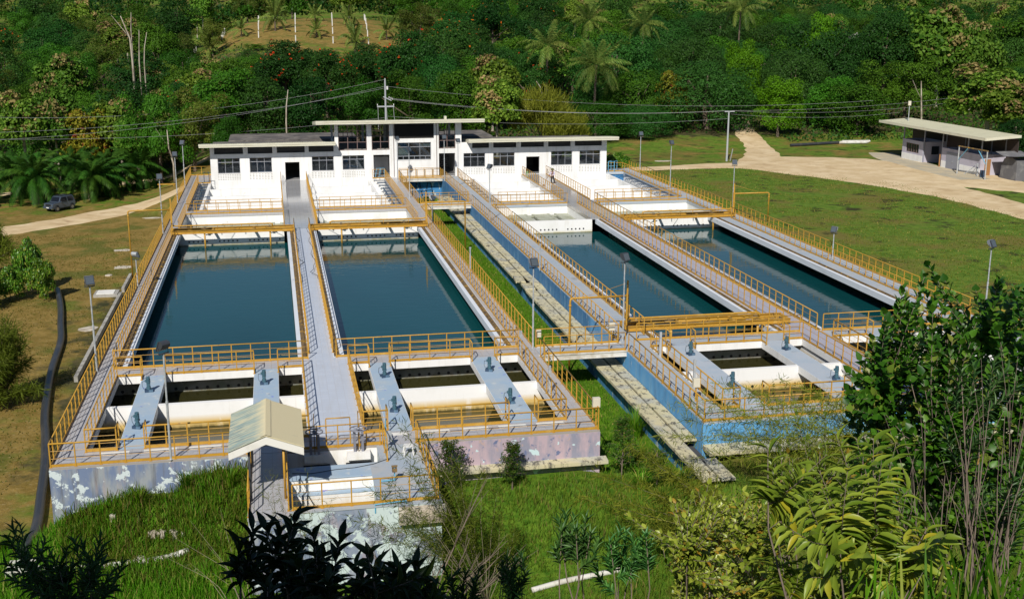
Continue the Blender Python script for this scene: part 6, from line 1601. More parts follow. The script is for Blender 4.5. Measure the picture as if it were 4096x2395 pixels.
def place(key, x, y, sxy, sz, label=None, rz=0.0, group='trees of the forest behind the plant', cat=None, name=None, dz=0.0):
    t, H, Rr, u, lab0 = PROTO[key]
    loc = (x, y, g1(x, y) - .1 + dz); NT[0] += 1
    if not u[0]:
        u[0] = True; o = t; o.location = loc; o.rotation_euler = (0, 0, rz); o.scale = (sxy, sxy, sz)
        if label: o['label'] = label
    else: o = dup(t, loc, rz, label, None, (sxy, sxy, sz))
    if label and group is None:
        if 'group' in o: del o['group']
    else: o['group'] = group; o['label'] = lab0; o['category'] = 'tree'; o.name = 'tree'
    if cat: o['category'] = cat
    if name: o.name = name
    return o
HER = []
def hero(key, u, Y, vtop, wpx, label, rz=0.0, **kw):
    t, H, Rr, _, _l = PROTO[key]
    p = at(u, vtop, Y); dist = (p - CAMP).dot(_fw)
    HER.append((p.x, Y, wpx / F_ * dist / 2, vtop, u))
    return place(key, p.x, Y, wpx / F_ * dist / (2 * Rr * 1.08), max(.3, (p.z - g1(p.x, Y)) / (H * 1.03)), label, rz, None, **kw)
hero('mango', 2835, 130, 228, 470, 'broadest dark green dome tree, directly left of the utility pole on the right')
hero('mango', 2575, 124, 410, 270, 'low dark dome tree behind the right wing roof, next to the broadest dome', 1)
hero('mango2', 2390, 123, 400, 270, 'low dome tree directly below the big coconut palm', 2)
hero('mango2', 2560, 134, 275, 330, 'mid green dome tree just right of the big coconut palm', 3)
hero('mango', 2470, 142, 120, 420, 'dark dome tree high behind the big coconut palm', 4)
hero('mango', 2760, 150, 130, 330, 'dark dome tree above the yellow tree', 2.5)
hero('yellow', 2700, 129, 225, 150, 'yellow green tree with reddish brown patches beside the broadest dome', .5)
hero('bright', 3125, 122, 283, 225, 'bright yellow green round tree at the start of the driveway', .7)
hero('mango', 3190, 138, 190, 330, 'dark dome tree behind the bright yellow green tree', 5)
hero('mango', 3290, 150, 60, 420, 'tall dark dome tree at the upper right, above the driveway', 1.5)
hero('bright', 3290, 148, 20, 180, 'large leaved bright green tree against the dark domes, upper right', 2.2)
hero('bright', 2980, 142, 130, 170, 'upright bright leaved tree between two dark domes', 4.1)
hero('mid', 3440, 122, 330, 290, 'leafy green tree left of the shed, over the stacked white pipes', 1.2)
hero('mid', 3330, 128, 300, 240, 'leafy green tree between the bright tree and the shed', 2.9)
hero('mid2', 3640, 128, 215, 420, 'spreading green tree behind the shed roof', .4)
hero('teak2', 3780, 150, 8, 340, 'big tan topped tree at the upper right', .3)
hero('teak2', 3910, 146, 78, 220, 'smaller tan topped tree at the upper right corner', 2.0)
hero('dark', 3560, 150, 40, 300, 'dark tree with a few orange flowers near the upper right', 1.0)
hero('teak', 3985, 104, 225, 330, 'bushy tan topped tree behind the right end of the shed', .8)
hero('teak', 4080, 98, 300, 260, 'tan topped tree at the right edge of the photo', 2.8)
hero('dark', 4085, 84, 470, 230, 'dark bushy tree hanging over the right end of the shed', .2)
hero('mid', 4060, 160, 60, 300, 'green tree in the upper right corner', 1.9)
hero('teak', 1990, 109, 280, 200, 'tan topped teak like tree just right of the tower roof', .2)
hero('feather', 2170, 112, 350, 330, 'feathery olive tree behind the right wing roof', 0)
hero('feather', 2270, 110, 430, 190, 'smaller feathery olive bush behind the right wing roof', 2)
hero('tulip', 1135, 150, 165, 330, 'orange flowered tree below the cleared knoll', 0)
hero('tulip', 1300, 146, 200, 250, 'second orange flowered tree below the knoll, left of the tower pole', 2)
hero('tulip', 1470, 150, 178, 220, 'orange flowered tree below the right edge of the knoll', 4)
hero('tulip', 2120, 142, 215, 210, 'orange flowered tree left of the big coconut palm', 1)
hero('mid2', 620, 110, 330, 300, 'grey green open tree left of the white building', .5)
hero('olive', 760, 112, 345, 330, 'greyish spreading tree with pale trunk beside the left wing', 1.5)
hero('mid', 905, 104, 455, 130, 'small light green tree at the left end of the building', 3)
hero('teak', 80, 118, 330, 230, 'tan topped teak like tree at the left edge above the palms', 2)
hero('teak', 205, 119, 300, 190, 'second tan topped tree from the left above the palms', 1)
hero('yellow', 330, 118, 370, 200, 'yellowish tree between the tan topped trees on the left', 1)
hero('teak2', 470, 120, 380, 220, 'tan topped tree left of the grey green open tree', 1)
hero('teak', 530, 114, 420, 170, 'narrow tan topped tree beside the grey green open tree', 4)
hero('mid2', 1430, 118, 300, 330, 'fine leaved green tree directly behind the tower roof', 2)
hero('mid2', 1640, 121, 270, 360, 'fine leaved green tree right of the tower pole', 3.3)
hero('dark', 1240, 120, 300, 260, 'dark tree left of the tower pole', 3.3)
hero('mid', 1840, 120, 270, 240, 'green tree behind the right end of the tower roof', 1.3)
hero('mango', 1760, 132, 200, 260, 'dark dome tree above the right end of the tower roof', 1.3)
hero('dark', 1050, 122, 300, 270, 'dark tree over the left wing roof', 5)
hero('shrub', 2468, 92.5, 612, 110, 'leafy bush at the right end of the building', 0, cat='bush', name='bush')
hero('shrub', 108, 50, 958, 125, 'glossy green bush on the left lawn, taller of the near pair', 1, cat='bush', name='bush')
hero('shrub', 165, 47, 1035, 110, 'glossy green bush on the left lawn above the end of the black pipe', 2.2, cat='bush', name='bush')
hero('shrub', 25, 47, 1065, 120, 'dark glossy bush at the left edge of the photo', 4.2, cat='bush', name='bush')
p_ = Vector((25.8, 77.5)); place('shrub', 25.8, 76.5, .55, .5, 'small bush in the trench under the far footbridge', 0, None, 'bush', 'bush')
# the many other trees, nearest 230 or so as trees of their own
rgf = random.Random(77)
Y = 121.0; cnt = 0
KINDS = ['mid', 'mid2', 'dark', 'olive', 'teak', 'teak2', 'mango', 'mango2', 'tulip']
PALMV = [(2380, 122, 190), (2185, 141, 150)]
while Y < 292:
    step = 9.2 + (Y - 121) * .034
    d_ = Y - CAMP.y
    xl_, xr_ = at(-120, 100, Y).x, at(4230, 100, Y).x
    x = xl_ + rgf.uniform(0, step)
    while x < xr_:
        y = Y + rgf.uniform(-2.5, 2.5)
        u, v = proj((x, y, g1(x, y)))
        clear = ((x - 20) / 26) ** 2 + ((y - 250) / 36) ** 2 < 1
        drive = 78 < x < 90 and y < 145
        shedz = x > 88 and y < 118
        tower = 10 < x < 50 and y < 124
        dd = (y - CAMP.y)
        blk = any(y < hy + 4 and abs(u - hu) < hw / dd * F_ * .95 for hx, hy, hw, hv, hu in HER if hy < 155) or any(y < cy and abs(u - cu) < cw for cu, cy, cw in PALMV)
        if u > 2250 and y < 140: blk = blk or rgf.random() < .5
        if not (clear or drive or shedz or tower or blk) and -150 < u < 4250:
            if u < 1000: w_ = [4, 5, 3, 4, 4, 3, 1, 1, 1]
            elif u < 2000: w_ = [4, 5, 4, 2, 1, 2, 1, 1, 2]
            else: w_ = [4, 3, 5, 1, 1, 1, 4, 3, 1]
            key = rgf.choices(KINDS, w_)[0]
            t_, H_, R_, _, _l = PROTO[key]
            sc = rgf.uniform(1.0, 1.55); sz = sc * rgf.uniform(.85, 1.2)
            if 840 < u < 1580 and y < 226:
                vt = rgf.uniform(196, 250); zt = at(u, vt, y).z
                sz = min(sz, max(.22, (zt - g1(x, y)) / H_)); sc = min(sc, max(.55, sz * 1.2))
            place(key, x, y, sc, sz, None, rgf.uniform(0, 6.28)); cnt += 1
        x += step * rgf.uniform(.75, 1.3)
    Y += 8.6 + (Y - 121) * .05
# far wood beyond: one mass
def far_wood():
    rg = np.random.default_rng(5); Vs = []; Fs = []; Ms = []; off = 0
    for k in range(1500):
        y = 284 + 620 * rg.random() ** 1.25
        x0_, x1_ = at(-150, 50, y).x, at(4250, 50, y).x
        x = rg.uniform(x0_, x1_); R_ = rg.uniform(3.5, 6.5); H_ = rg.uniform(5, 10); n = 170
        d = unit(rg.normal(size=(n, 3))); d[:, 2] = np.abs(d[:, 2]) * 1.0 - .15
        lum = unit(rg.normal(size=(6, 3))) * np.array([.5, .5, .3]); kk = rg.integers(6, size=n)
        P = np.array([x, y, g1(x, y) + H_ * .5]) + (lum[kk] + d * .6) * np.array([R_, R_, H_ * .6])
        V, F = cards(P, unit(d + rg.normal(size=(n, 3)) * .6), rg.uniform(.55, 1.2, n) * (1 + (y - 280) / 900), rg.uniform(.4, .8, n) * (1 + (y - 280) / 900), rg)
        Vs.append(V); Fs.append(F + off); off += len(V); Ms.append(np.full(n, rg.choice([0, 0, 1, 1, 2, 3])))
    o = np_mesh('far_wood', np.concatenate(Vs), np.concatenate(Fs), [M['lf_mid'], M['lf_dark'], M['lf_olive'], M['lf_tan2'] if 'lf_tan2' in M else M['lf_olive']], midx=np.concatenate(Ms))
    tag(o, 'far wooded hills along the top of the photo', 'wood', kind='stuff')
far_wood()
# undergrowth below and between the trees, mostly dark leaves standing in for shade
def under():
    rg = np.random.default_rng(6); n = 60000
    y = 112 + 170 * rg.random(n) ** 1.3
    x = np.array([0.0] * n); xl = np.array([at(-100, 100, yy).x for yy in (112, 282)]); xr = np.array([at(4200, 100, yy).x for yy in (112, 282)])
    f_ = (y - 112) / 170; x = rg.uniform(0, 1, n) * ((xr[0] + (xr[1] - xr[0]) * f_) - (xl[0] + (xl[1] - xl[0]) * f_)) + xl[0] + (xl[1] - xl[0]) * f_
    k = ~(((x - 20) / 26) ** 2 + ((y - 250) / 36) ** 2 < 1) & ~((x > 54) & (x < 88) & (y < 126)) & ~((x < 12) & (y < 124)) & ~((x > 86) & (y < 117))
    x, y = x[k], y[k]; n = len(x); h = rg.uniform(.1, 1.2, n) * np.where(y < 122, .5, 1)
    P = np.stack([x, y, gz(x, y) + h], -1)
    V, F = cards(P, unit(rg.normal(size=(n, 3)) + np.array([0, -.2, .7])), rg.uniform(.35, .8, n), rg.uniform(.25, .5, n), rg)
    tag(np_mesh('undergrowth', V, F, [M['lf_mid'], M['lf_dark'], M['lf_olive']], midx=rg.choice([0, 1, 1, 1, 1, 1, 2], size=n)), 'green undergrowth on the forest floor', 'undergrowth', kind='stuff')
under()

# palms
def frond_mesh(L_, droop, nl, ll, seed, wl=.045):
    rg = np.random.default_rng(seed)
    ts = np.linspace(0, 1, 14)
    cx = L_ * (ts - .18 * droop * ts ** 2); cz = L_ * (.38 * ts - .62 * droop * ts ** 2.1)
    V = []; F = []
    def quad(a, b_, c, d):
        i = len(V); V.extend([a, b_, c, d]); F.append((i, i + 1, i + 2, i + 3))
    C_ = np.stack([cx, 0 * cx, cz], -1)
    for i in range(13):
        w0, w1 = .035 * (1 - ts[i] * .85), .035 * (1 - ts[i + 1] * .85)
        quad(C_[i] + [0, w0, 0], C_[i] - [0, w0, 0], C_[i + 1] - [0, w1, 0], C_[i + 1] + [0, w1, 0])
    for k in range(nl):
        t = .14 + .86 * k / (nl - 1); i = min(12, int(t * 13)); f_ = t * 13 - i
        p = C_[i] * (1 - f_) + C_[min(13, i + 1)] * f_; tg = unit(C_[min(13, i + 1)] - C_[i])
        le = ll * (math.sin(math.pi * (.12 + .8 * t)) ** .6) * rg.uniform(.85, 1.1)
        for s_ in (-1, 1):
            d = unit(tg * rg.uniform(.45, .75) + np.array([0, s_ * 1.0, 0]) + np.array([0, 0, -.25 - .35 * rg.random()]))
            e_ = p + d * le * .55; g_ = p + d * le + np.array([0, 0, -.22 * le])
            w = tg * wl
            quad(p - w * .7, p + w * .7, e_ + w, e_ - w); quad(e_ - w, e_ + w, g_ + w * .15, g_ - w * .15)
    me = bpy.data.meshes.new('frond'); me.from_pydata([tuple(v) for v in V], [], F); return me
def make_palm(name, label, trunk_h, nf, L_, mat, seed, lean=.0, r=.17, up=.9, group=None, ll=.75, shag=False):
    rg = random.Random(seed)
    t = thing(name, label, 'palm tree', group=group)
    b = MB(); pts = [(lean * (k / 8) ** 2, 0, -.3 + (trunk_h + .3) * k / 8) for k in range(9)]
    b.path(pts, [r * 1.5] + [r * (1.05 - .02 * k) for k in range(8)], 8)
    if shag:
        for k in range(26):
            a = k * 2.4; z = trunk_h * (.15 + .8 * k / 26); b.path([(r * math.cos(a), r * math.sin(a), z), (r * 1.9 * math.cos(a), r * 1.9 * math.sin(a), z + .28)], .05, 4, .02)
    b.build('trunk', M['bark'], t)
    ms = []
    for j, dr in enumerate(((.35, .75, 1.15) if name == 'coconut_palm' else (.7, 1.05, 1.4))):
        me = frond_mesh(L_, dr, 36, ll, seed * 7 + j, .045 if name == 'coconut_palm' else .06); me.materials.append(mat); ms.append(me)
    for k in range(nf):
        f_ = k / nf; o = bpy.data.objects.new('frond', ms[min(2, int(f_ * 3))]); C.objects.link(o); o.parent = t
        o.location = (pts[-1][0], 0, trunk_h - .05)
        o.rotation_euler = (rg.uniform(-.35, .35), -(up * (1 - f_) - .55 * f_) + rg.uniform(-.12, .12), k * 2.399 + rg.uniform(-.2, .2))
        s_ = rg.uniform(.85, 1.1) * (.75 if f_ < .12 else 1); o.scale = (s_, s_, s_)
    if name == 'coconut_palm':
        b = MB()
        for k in range(5): a = k * 1.3; b.path([(pts[-1][0] + .2 * math.cos(a), .2 * math.sin(a), trunk_h - .35), (pts[-1][0] + .2 * math.cos(a), .2 * math.sin(a), trunk_h - .12)], [.07, .1], 6)
        b.build('coconut', M['twig_green'], t)
    return t
def setpalm(o, u, Y, vc, th):
    p = at(u, vc, Y); g_ = g1(p.x, Y); o.location = (p.x, Y, g_); o.scale = (1, 1, 1)
    return p.z - g_
def palm_h(u, Y, vc): p = at(u, vc, Y); return p.z - g1(p.x, Y)
c1 = make_palm('coconut_palm', 'largest coconut palm, its feathery crown in front of the dark dome trees', palm_h(2380, 129, 262), 30, 6.2, M['lf_coco'], 1, .2, .2, ll=1.15); setpalm(c1, 2380, 129, 262, 0)
c2 = make_palm('coconut_palm', 'second coconut palm left of and behind the largest one', palm_h(2185, 140, 185), 22, 5.2, M['lf_coco'], 2, .3, ll=1.0); setpalm(c2, 2185, 140, 185, 0)
for u, Y, vc, sc, lb in ((2570, 175, 100, 1.0, 'coconut palm behind the domes right of the largest palm'), (2350, 176, 85, 1.0, 'coconut palm rising behind the largest palm'), (2960, 180, 40, 1.0, 'tall coconut palm at the top right of the domes')):
    p = at(u, vc, Y); h_ = p.z - g1(p.x, Y); k_ = h_ / palm_h(2185, 140, 185); o = dup(c2, (p.x, Y, g1(p.x, Y)), u, lb, scale=(sc, sc, max(.35, k_)))
yc = make_palm('coconut_palm', 'young coconut palm on the upper left of the cleared knoll', 1.5, 14, 3.6, M['lf_coco'], 5, 0, .16, up=1.15, ll=.7)
YP = [(962, 236, 60), (825, 226, 95), (1100, 240, 92), (1265, 232, 110), (1395, 250, 72), (1408, 225, 125), (1260, 256, 58), (1545, 236, 88), (1610, 232, 60), (705, 216, 128), (1110, 262, 48), (1420, 215, 160), (660, 214, 150)]
LB = ['on the upper left of the cleared knoll', 'left of the cleared knoll above the low post row', 'standing at the left of the knoll between two post rows', 'in the middle of the knoll', 'right of the middle of the knoll, higher up', 'lower down right of the middle of the knoll', 'at the top of the knoll', 'at the right edge of the knoll', 'in the bushes just right of the knoll', 'in the bushes left of the knoll', 'at the top left of the knoll', 'at the foot of the knoll', 'lowest and furthest left by the knoll']
for i, (u, Y, vc) in enumerate(YP):
    p = at(u, vc, Y); sc = 1.25 if i < 3 else 1.0
    lb = 'young coconut palm ' + LB[i]
    if i == 0: yc.location = (p.x, Y, g1(p.x, Y)); yc['label'] = lb
    else: dup(yc, (p.x, Y, g1(p.x, Y)), i * 1.3, lb, scale=(sc, sc, sc * (1.0 + .3 * (i % 3))))
op = make_palm('oil_palm', 'oil palm', 2.7, 38, 4.9, M['lf_palm'], 9, 0, .42, up=1.0, ll=.85, shag=True)
OP = [(-12.4, 100, 1.0, 'stout oil palm right of the parked car, nearest the dirt road'), (-11.0, 104.5, .9, 'oil palm just behind the stout one, right of the car'), (-7.6, 108.5, 1.0, 'oil palm nearest the pale trunk left of the building'), (-18.4, 97.5, 1.0, 'oil palm directly behind the parked car'), (-22, 104, 1.05, 'oil palm behind and left of the parked car'), (-26, 96, 1.0, 'oil palm at the left edge of the photo'), (-16, 110, 1.0, 'oil palm furthest back on the left lawn')]
for i, (x, y, sc, lb) in enumerate(OP):
    if i == 0: op.location = (x, y, g1(x, y)); op['label'] = lb
    else: dup(op, (x, y, g1(x, y)), i * 1.7, lb, scale=(sc, sc, sc * (1 + .12 * (i % 2))))
# bare pale trunks
def bare(u0, v0, u1, v1, Y, r, label, bend=0.0, fork=False):
    r = r * .6
    p0, p1 = at(u0, v0, Y), at(u1, v1, Y); t = thing('bare_tree', label, 'tree', p0)
    zz = g1(p0.x, Y); b = MB(); m_ = (p0 + p1) / 2 + Vector((bend, 0, 0))
    b.path([(p0.x, Y, min(zz, p0.z)), p0, m_, p1], [r * 1.2, r, r * .8, r * .4], 7)
    if fork: b.path([m_, m_ + Vector((-.8, 0, 1.2)), p1 + Vector((-1.4, 0, .2))], [r * .5, r * .35, r * .1], 5)
    b.build('trunk', M['palebark'], t, smooth=True, world=True)
bare(530, 245, 482, 65, 139, .26, 'leaning pale bare trunk in the forest at the upper left', .5, True)
bare(557, 244, 556, 120, 139, .16, 'straight thin pale trunk beside the leaning one')
bare(577, 252, 587, 130, 139.5, .15, 'third thin pale trunk, right of the straight one', -.15)
bare(524, 120, 524, 50, 142, .12, 'thin pale stem high above the leaning trunk')
bare(694, 655, 668, 520, 107, .2, 'pale trunk standing behind the left floodlight poles', -.2, True)
bare(3686, 470, 3685, 325, 108, .22, 'tall bare grey trunk behind the shed roof', 0, True)
bare(1145, 490, 1152, 360, 117, .2, 'pale vine wrapped trunk over the left wing roof', -.1)
bare(2168, 372, 2145, 325, 138, .15, 'leaning trunk under the orange flowered tree', .2)
# bananas by the shed
def banana(x, y, label, seed):
    rg = random.Random(seed); t = thing('banana_plant', label, 'banana plant', (x, y, g1(x, y)))
    b = MB(); b.path([(0, 0, -.2), (0, 0, 1.8), (.1, 0, 2.4)], [.14, .11, .06], 7); b.build('stem', M['twig_green'], t)
    for k in range(8):
        a = k * 2.4; el = rg.uniform(.6, 1.25); n = 7; V = []; F = []
        L_ = rg.uniform(1.7, 2.5)
        for i in range(n):
            s_ = i / (n - 1); r_ = L_ * s_ * math.cos(el) * (1 + .15 * s_); z = 2.2 + L_ * s_ * math.sin(el) - 1.0 * s_ ** 2.2; w = .34 * math.sin(math.pi * min(1, .08 + .92 * s_)) ** .6
            c = Vector((r_ * math.cos(a), r_ * math.sin(a), z)); n_ = Vector((-math.sin(a), math.cos(a), 0))
            V += [c - n_ * w - Vector((0, 0, .08)), c, c + n_ * w - Vector((0, 0, .08))]
        for i in range(n - 1): F += [(3 * i, 3 * i + 1, 3 * i + 4, 3 * i + 3), (3 * i + 1, 3 * i + 2, 3 * i + 5, 3 * i + 4)]
        me = bpy.data.meshes.new('leaf'); me.from_pydata(V, [], F); me.materials.append(M['lf_banana']); link(me, 'leaf', t)
for i, (u, Y, lb) in enumerate(((3700, 106, 'banana plant behind the shed, left of the cluster'), (3760, 108, 'banana plant behind the shed with an upright pale leaf'), (3815, 105, 'banana plant behind the shed, right of the cluster'))):
    p = at(u, 400, Y); banana(p.x, Y, lb, i + 1)
# ------------------------------------------------------------------ foreground plants on the slope
def leaf_tpl(nseg=4, curl=.35, fold=.25, power=.85):
    V = []; F = []
    for i in range(nseg + 1):
        t = i / nseg; w = .5 * math.sin(math.pi * (t ** power)) if 0 < t < 1 else .03
        z = -curl * t * t; V += [(-w, t, z + fold * w), (0, t, z), (w, t, z + fold * w)]
    for i in range(nseg): F += [(3 * i, 3 * i + 1, 3 * i + 4, 3 * i + 3), (3 * i + 1, 3 * i + 2, 3 * i + 5, 3 * i + 4)]
    return np.array(V), np.array(F)
def put_leaves(name, tpl, O_, D_, N_, L_, W_, mat, parent):
    V0, F0 = tpl; O_, D_, N_ = map(np.asarray, (O_, D_, N_))
    D_ = unit(D_); N_ = unit(N_ - D_ * np.sum(N_ * D_, -1, keepdims=True)); S_ = np.cross(D_, N_)
    L_ = np.asarray(L_)[:, None, None]; W_ = np.asarray(W_)[:, None, None]
    V = O_[:, None] + S_[:, None] * V0[None, :, :1] * W_ + D_[:, None] * V0[None, :, 1:2] * L_ + N_[:, None] * V0[None, :, 2:3] * L_
    n = len(O_); F = (F0[None] + (np.arange(n) * len(V0))[:, None, None]).reshape(-1, 4)
    return np_mesh(name, V.reshape(-1, 3), F, mat, parent, smooth=True)
def ray_at(u, v, d):
    q = (_fw * F_ + _r2 * (u - 2048) + _u2 * (1197.5 - v)).normalized()
    return CAMP + q * d
def shrub(name, label, tips, mat, bark, leafL, leafW, nleaf, zone, ang=.9, droop=.2, base=None, seed=1, stem_r=.012, tpl=None, distich=False, jit=.25, side=0, bare_t=0.0, cat='shrub'):
    # tips: world points; stems rise from the base on the slope to each tip
    rg = np.random.default_rng(seed); rr = random.Random(seed)
    tp = [np.array(t) for t in tips]; cen = sum(tp) / len(tp)
    if base is None: base = (cen[0], cen[1])
    bz = g1(base[0], base[1]); B = np.array([base[0], base[1], bz])
    t_ = thing(name, label, cat, tuple(B))
    b = MB(); O_ = []; D_ = []; N_ = []
    nm = max(4, min(len(tp), 5 + len(tp) // 14, 13)); mains = rr.sample(range(len(tp)), nm); nodes = []
    for i in mains:
        p = tp[i]; bb = B + np.array([rr.uniform(-jit, jit), rr.uniform(-jit, jit), -.1])
        m1 = bb * .55 + p * .45 + np.array([rr.uniform(-.2, .2), rr.uniform(-.2, .2), .12]); m2 = bb * .2 + p * .8 + np.array([rr.uniform(-.08, .08), rr.uniform(-.08, .08), .02])
        b.path([tuple(q) for q in (bb, m1, m2, p)], [stem_r * 2.0, stem_r * 1.5, stem_r * .9, stem_r * .35], 6)
        for f_ in (.35, .55, .75, .9): nodes.append(m1 + (m2 - m1) * (f_ - .35) / .4 if f_ < .75 else m2 + (p - m2) * (f_ - .75) * 2)
        nodes.append(m1 * .7 + bb * .3)
    ND = np.array(nodes)
    for i_, p in enumerate(tp):
        dn = np.linalg.norm((ND - p) * np.array([1, 1, .75]) , axis=1) + np.where(ND[:, 2] > p[2] - .10, 3.0, 0)
        s0 = ND[int(np.argmin(dn))]
        if np.linalg.norm(p - s0) < .12: s0 = p - np.array([rr.uniform(-.1, .1), rr.uniform(-.1, .1), .3])
        md = s0 * .5 + p * .5 + np.array([rr.uniform(-.05, .05), rr.uniform(-.05, .05), -.04 * np.linalg.norm(p - s0)])
        bb, m1, m2 = s0, s0 * .6 + md * .4, md
        pts = [bb, m1, m2, p]
        if i_ not in mains: b.path([tuple(q) for q in (s0, md, p)], [stem_r * .6, stem_r * .45, stem_r * .25], 4)
        def curve(s_):
            a, c, d, e_ = [np.array(q) for q in pts]; i = min(2, int(s_ * 3)); f_ = s_ * 3 - i; q = [a, c, d, e_]; return q[i] * (1 - f_) + q[i + 1] * f_, unit(q[i + 1] - q[i])
        Ls = np.linalg.norm(p - m2) + np.linalg.norm(m2 - m1) + np.linalg.norm(m1 - bb)
        k0 = max(.05, 1 - zone / Ls)
        ph = rr.uniform(0, 6.28)
        for k in range(nleaf):
            s_ = k0 + (1 - k0) * (k + .5) / nleaf
            q, tg = curve(min(.999, s_))
            u_ = unit(np.cross(tg, np.array([0, 0, 1.0]) if abs(tg[2]) < .95 else np.array([1.0, 0, 0]))); w_ = np.cross(tg, u_)
            if distich:
                a = ph * 0 + (0 if k % 2 else math.pi) + rr.uniform(-.35, .35)
                hz = unit(np.cross(tg, _fwn)); rad = hz * math.cos(a) + np.cross(tg, hz) * math.sin(a)
            else:
                a = ph + k * 2.399; rad = u_ * math.cos(a) + w_ * math.sin(a)
            el = ang * (1.15 - .75 * (k / nleaf)) + rr.uniform(-.12, .12)
            d = tg * math.cos(el) + rad * math.sin(el) + np.array([0, 0, -droop * rr.uniform(.5, 1.3)])
            O_.append(q); D_.append(d); N_.append(tg * math.sin(el) - rad * math.cos(el) * .6 + np.array([0, 0, .7]) + rg.normal(size=3) * .18)
    b.build('stem', bark, t_, smooth=True)
    bpy.context.view_layer.update
    n = len(O_)
    # world coordinates -> local of the root
    for ch in t_.children: ch.matrix_parent_inverse = Matrix.Translation(-Vector(B))
    o = put_leaves('leaves', tpl or leaf_tpl(), O_, D_, N_, leafL * rg.uniform(.7, 1.15, n), leafW * rg.uniform(.75, 1.15, n), mat, t_)
    o.matrix_parent_inverse = Matrix.Translation(-Vector(B))
    return t_
_fwn = np.array(_fw)
rr = random.Random(3)
def tips_px(lst, d0, d1): return [tuple(ray_at(u, v, rr.uniform(d0, d1))) for u, v in lst]
def fill(n, u0, u1, env, d0, d1, vmax=2480):
    out = []
    for _ in range(n):
        u = rr.uniform(u0, u1); v = env(u) + (vmax - env(u)) * rr.random() ** 1.1
        out.append((u, v))
    return tips_px(out, d0, d1)
def hillbase(u, d): p = ray_at(u, 2395, d); return (p.x, p.y)
# shaded big leaved plant, bottom centre
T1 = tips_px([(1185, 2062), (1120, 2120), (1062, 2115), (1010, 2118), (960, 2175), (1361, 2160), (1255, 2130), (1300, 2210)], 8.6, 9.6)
shrub('broadleaf_shrub', 'dark broad leaved shrub in shade at the bottom centre, taller left part', T1 + fill(22, 930, 1330, lambda u: 2170 + abs(u - 1120) * .25, 8.4, 10), M['lf_bigshade'], M['twig'], 0.185, .056, 19, .36, 1.0, .12, hillbase(1150, 9.2), 1, tpl=leaf_tpl(5, .3, .3))
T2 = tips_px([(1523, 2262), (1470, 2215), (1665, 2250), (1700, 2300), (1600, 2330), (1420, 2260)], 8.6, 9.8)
shrub('broadleaf_shrub', 'dark broad leaved shrub in shade at the bottom centre, lower right part', T2 + fill(20, 1350, 1760, lambda u: 2260 + abs(u - 1500) * .2, 8.6, 10), M['lf_bigshade'], M['twig'], 0.185, .056, 19, .36, 1.0, .12, hillbase(1540, 9.4), 2, tpl=leaf_tpl(5, .3, .3))
# oleanders, bottom left, in shade
T3 = [(u * .475, 1695 + v * .475) for u, v in ((170, 860), (60, 960), (120, 900), (370, 1010), (330, 1080), (440, 1120), (630, 1000), (560, 1060), (700, 1040), (840, 985), (870, 1040), (740, 1120), (860, 1170), (1030, 1190), (960, 1240), (200, 1080), (240, 1180), (500, 1220), (620, 1200), (700, 1290), (330, 1260), (900, 1330), (60, 1180), (100, 1300), (420, 1350), (560, 1400), (820, 1420), (950, 1400), (700, 1420), (250, 1390))]
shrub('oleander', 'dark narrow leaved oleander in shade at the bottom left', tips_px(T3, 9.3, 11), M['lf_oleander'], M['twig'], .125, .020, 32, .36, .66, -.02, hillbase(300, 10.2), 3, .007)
M['lf_oleander_s'] = mkleaf('leaf_oleander_sun', (0.035, 0.12, 0.025), (0.11, 0.25, 0.05), rough=.4)  # brighter copy of the oleander leaf, sunlight put into its colour
# oleanders in the sun
T4 = [(2000 + u * .475, 1695 + v * .475) for u, v in ((550, 780), (500, 830), (620, 810), (720, 810), (640, 900), (760, 930), (700, 960), (820, 1000), (600, 960), (520, 900))]
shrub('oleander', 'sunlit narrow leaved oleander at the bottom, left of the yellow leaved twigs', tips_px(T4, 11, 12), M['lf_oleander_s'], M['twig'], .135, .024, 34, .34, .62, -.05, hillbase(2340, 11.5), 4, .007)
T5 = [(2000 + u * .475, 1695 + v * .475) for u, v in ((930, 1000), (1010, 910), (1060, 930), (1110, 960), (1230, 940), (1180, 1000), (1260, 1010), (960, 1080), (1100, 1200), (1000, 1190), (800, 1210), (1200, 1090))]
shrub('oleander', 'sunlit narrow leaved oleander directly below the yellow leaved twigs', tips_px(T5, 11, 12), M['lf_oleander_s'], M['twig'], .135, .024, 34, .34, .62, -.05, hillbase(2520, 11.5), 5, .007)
T6 = [(2000 + u * .475, 1695 + v * .475) for u, v in ((60, 1130), (20, 1180), (180, 1110), (130, 1160), (100, 1250), (160, 1330), (60, 1330), (40, 1240))]
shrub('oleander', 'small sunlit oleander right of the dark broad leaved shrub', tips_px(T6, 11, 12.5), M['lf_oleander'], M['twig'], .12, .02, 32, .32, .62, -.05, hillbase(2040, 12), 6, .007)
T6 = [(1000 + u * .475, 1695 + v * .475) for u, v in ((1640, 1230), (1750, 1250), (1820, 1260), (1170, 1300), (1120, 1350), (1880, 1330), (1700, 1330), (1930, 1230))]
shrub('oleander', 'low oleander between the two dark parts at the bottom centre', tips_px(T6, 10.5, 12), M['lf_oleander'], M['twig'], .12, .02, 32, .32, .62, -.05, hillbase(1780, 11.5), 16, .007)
T7 = [(3000 + u * .475, 1695 + v * .475) for u, v in ((2000, 520), (2100, 560), (2220, 480), (1960, 600), (2280, 420), (2180, 620), (1640, 70), (2000, 0), (1900, -480), (2060, -540), (2150, -440), (2250, -300), (1780, -420), (1840, 80), (2200, 780), (2250, 860))]
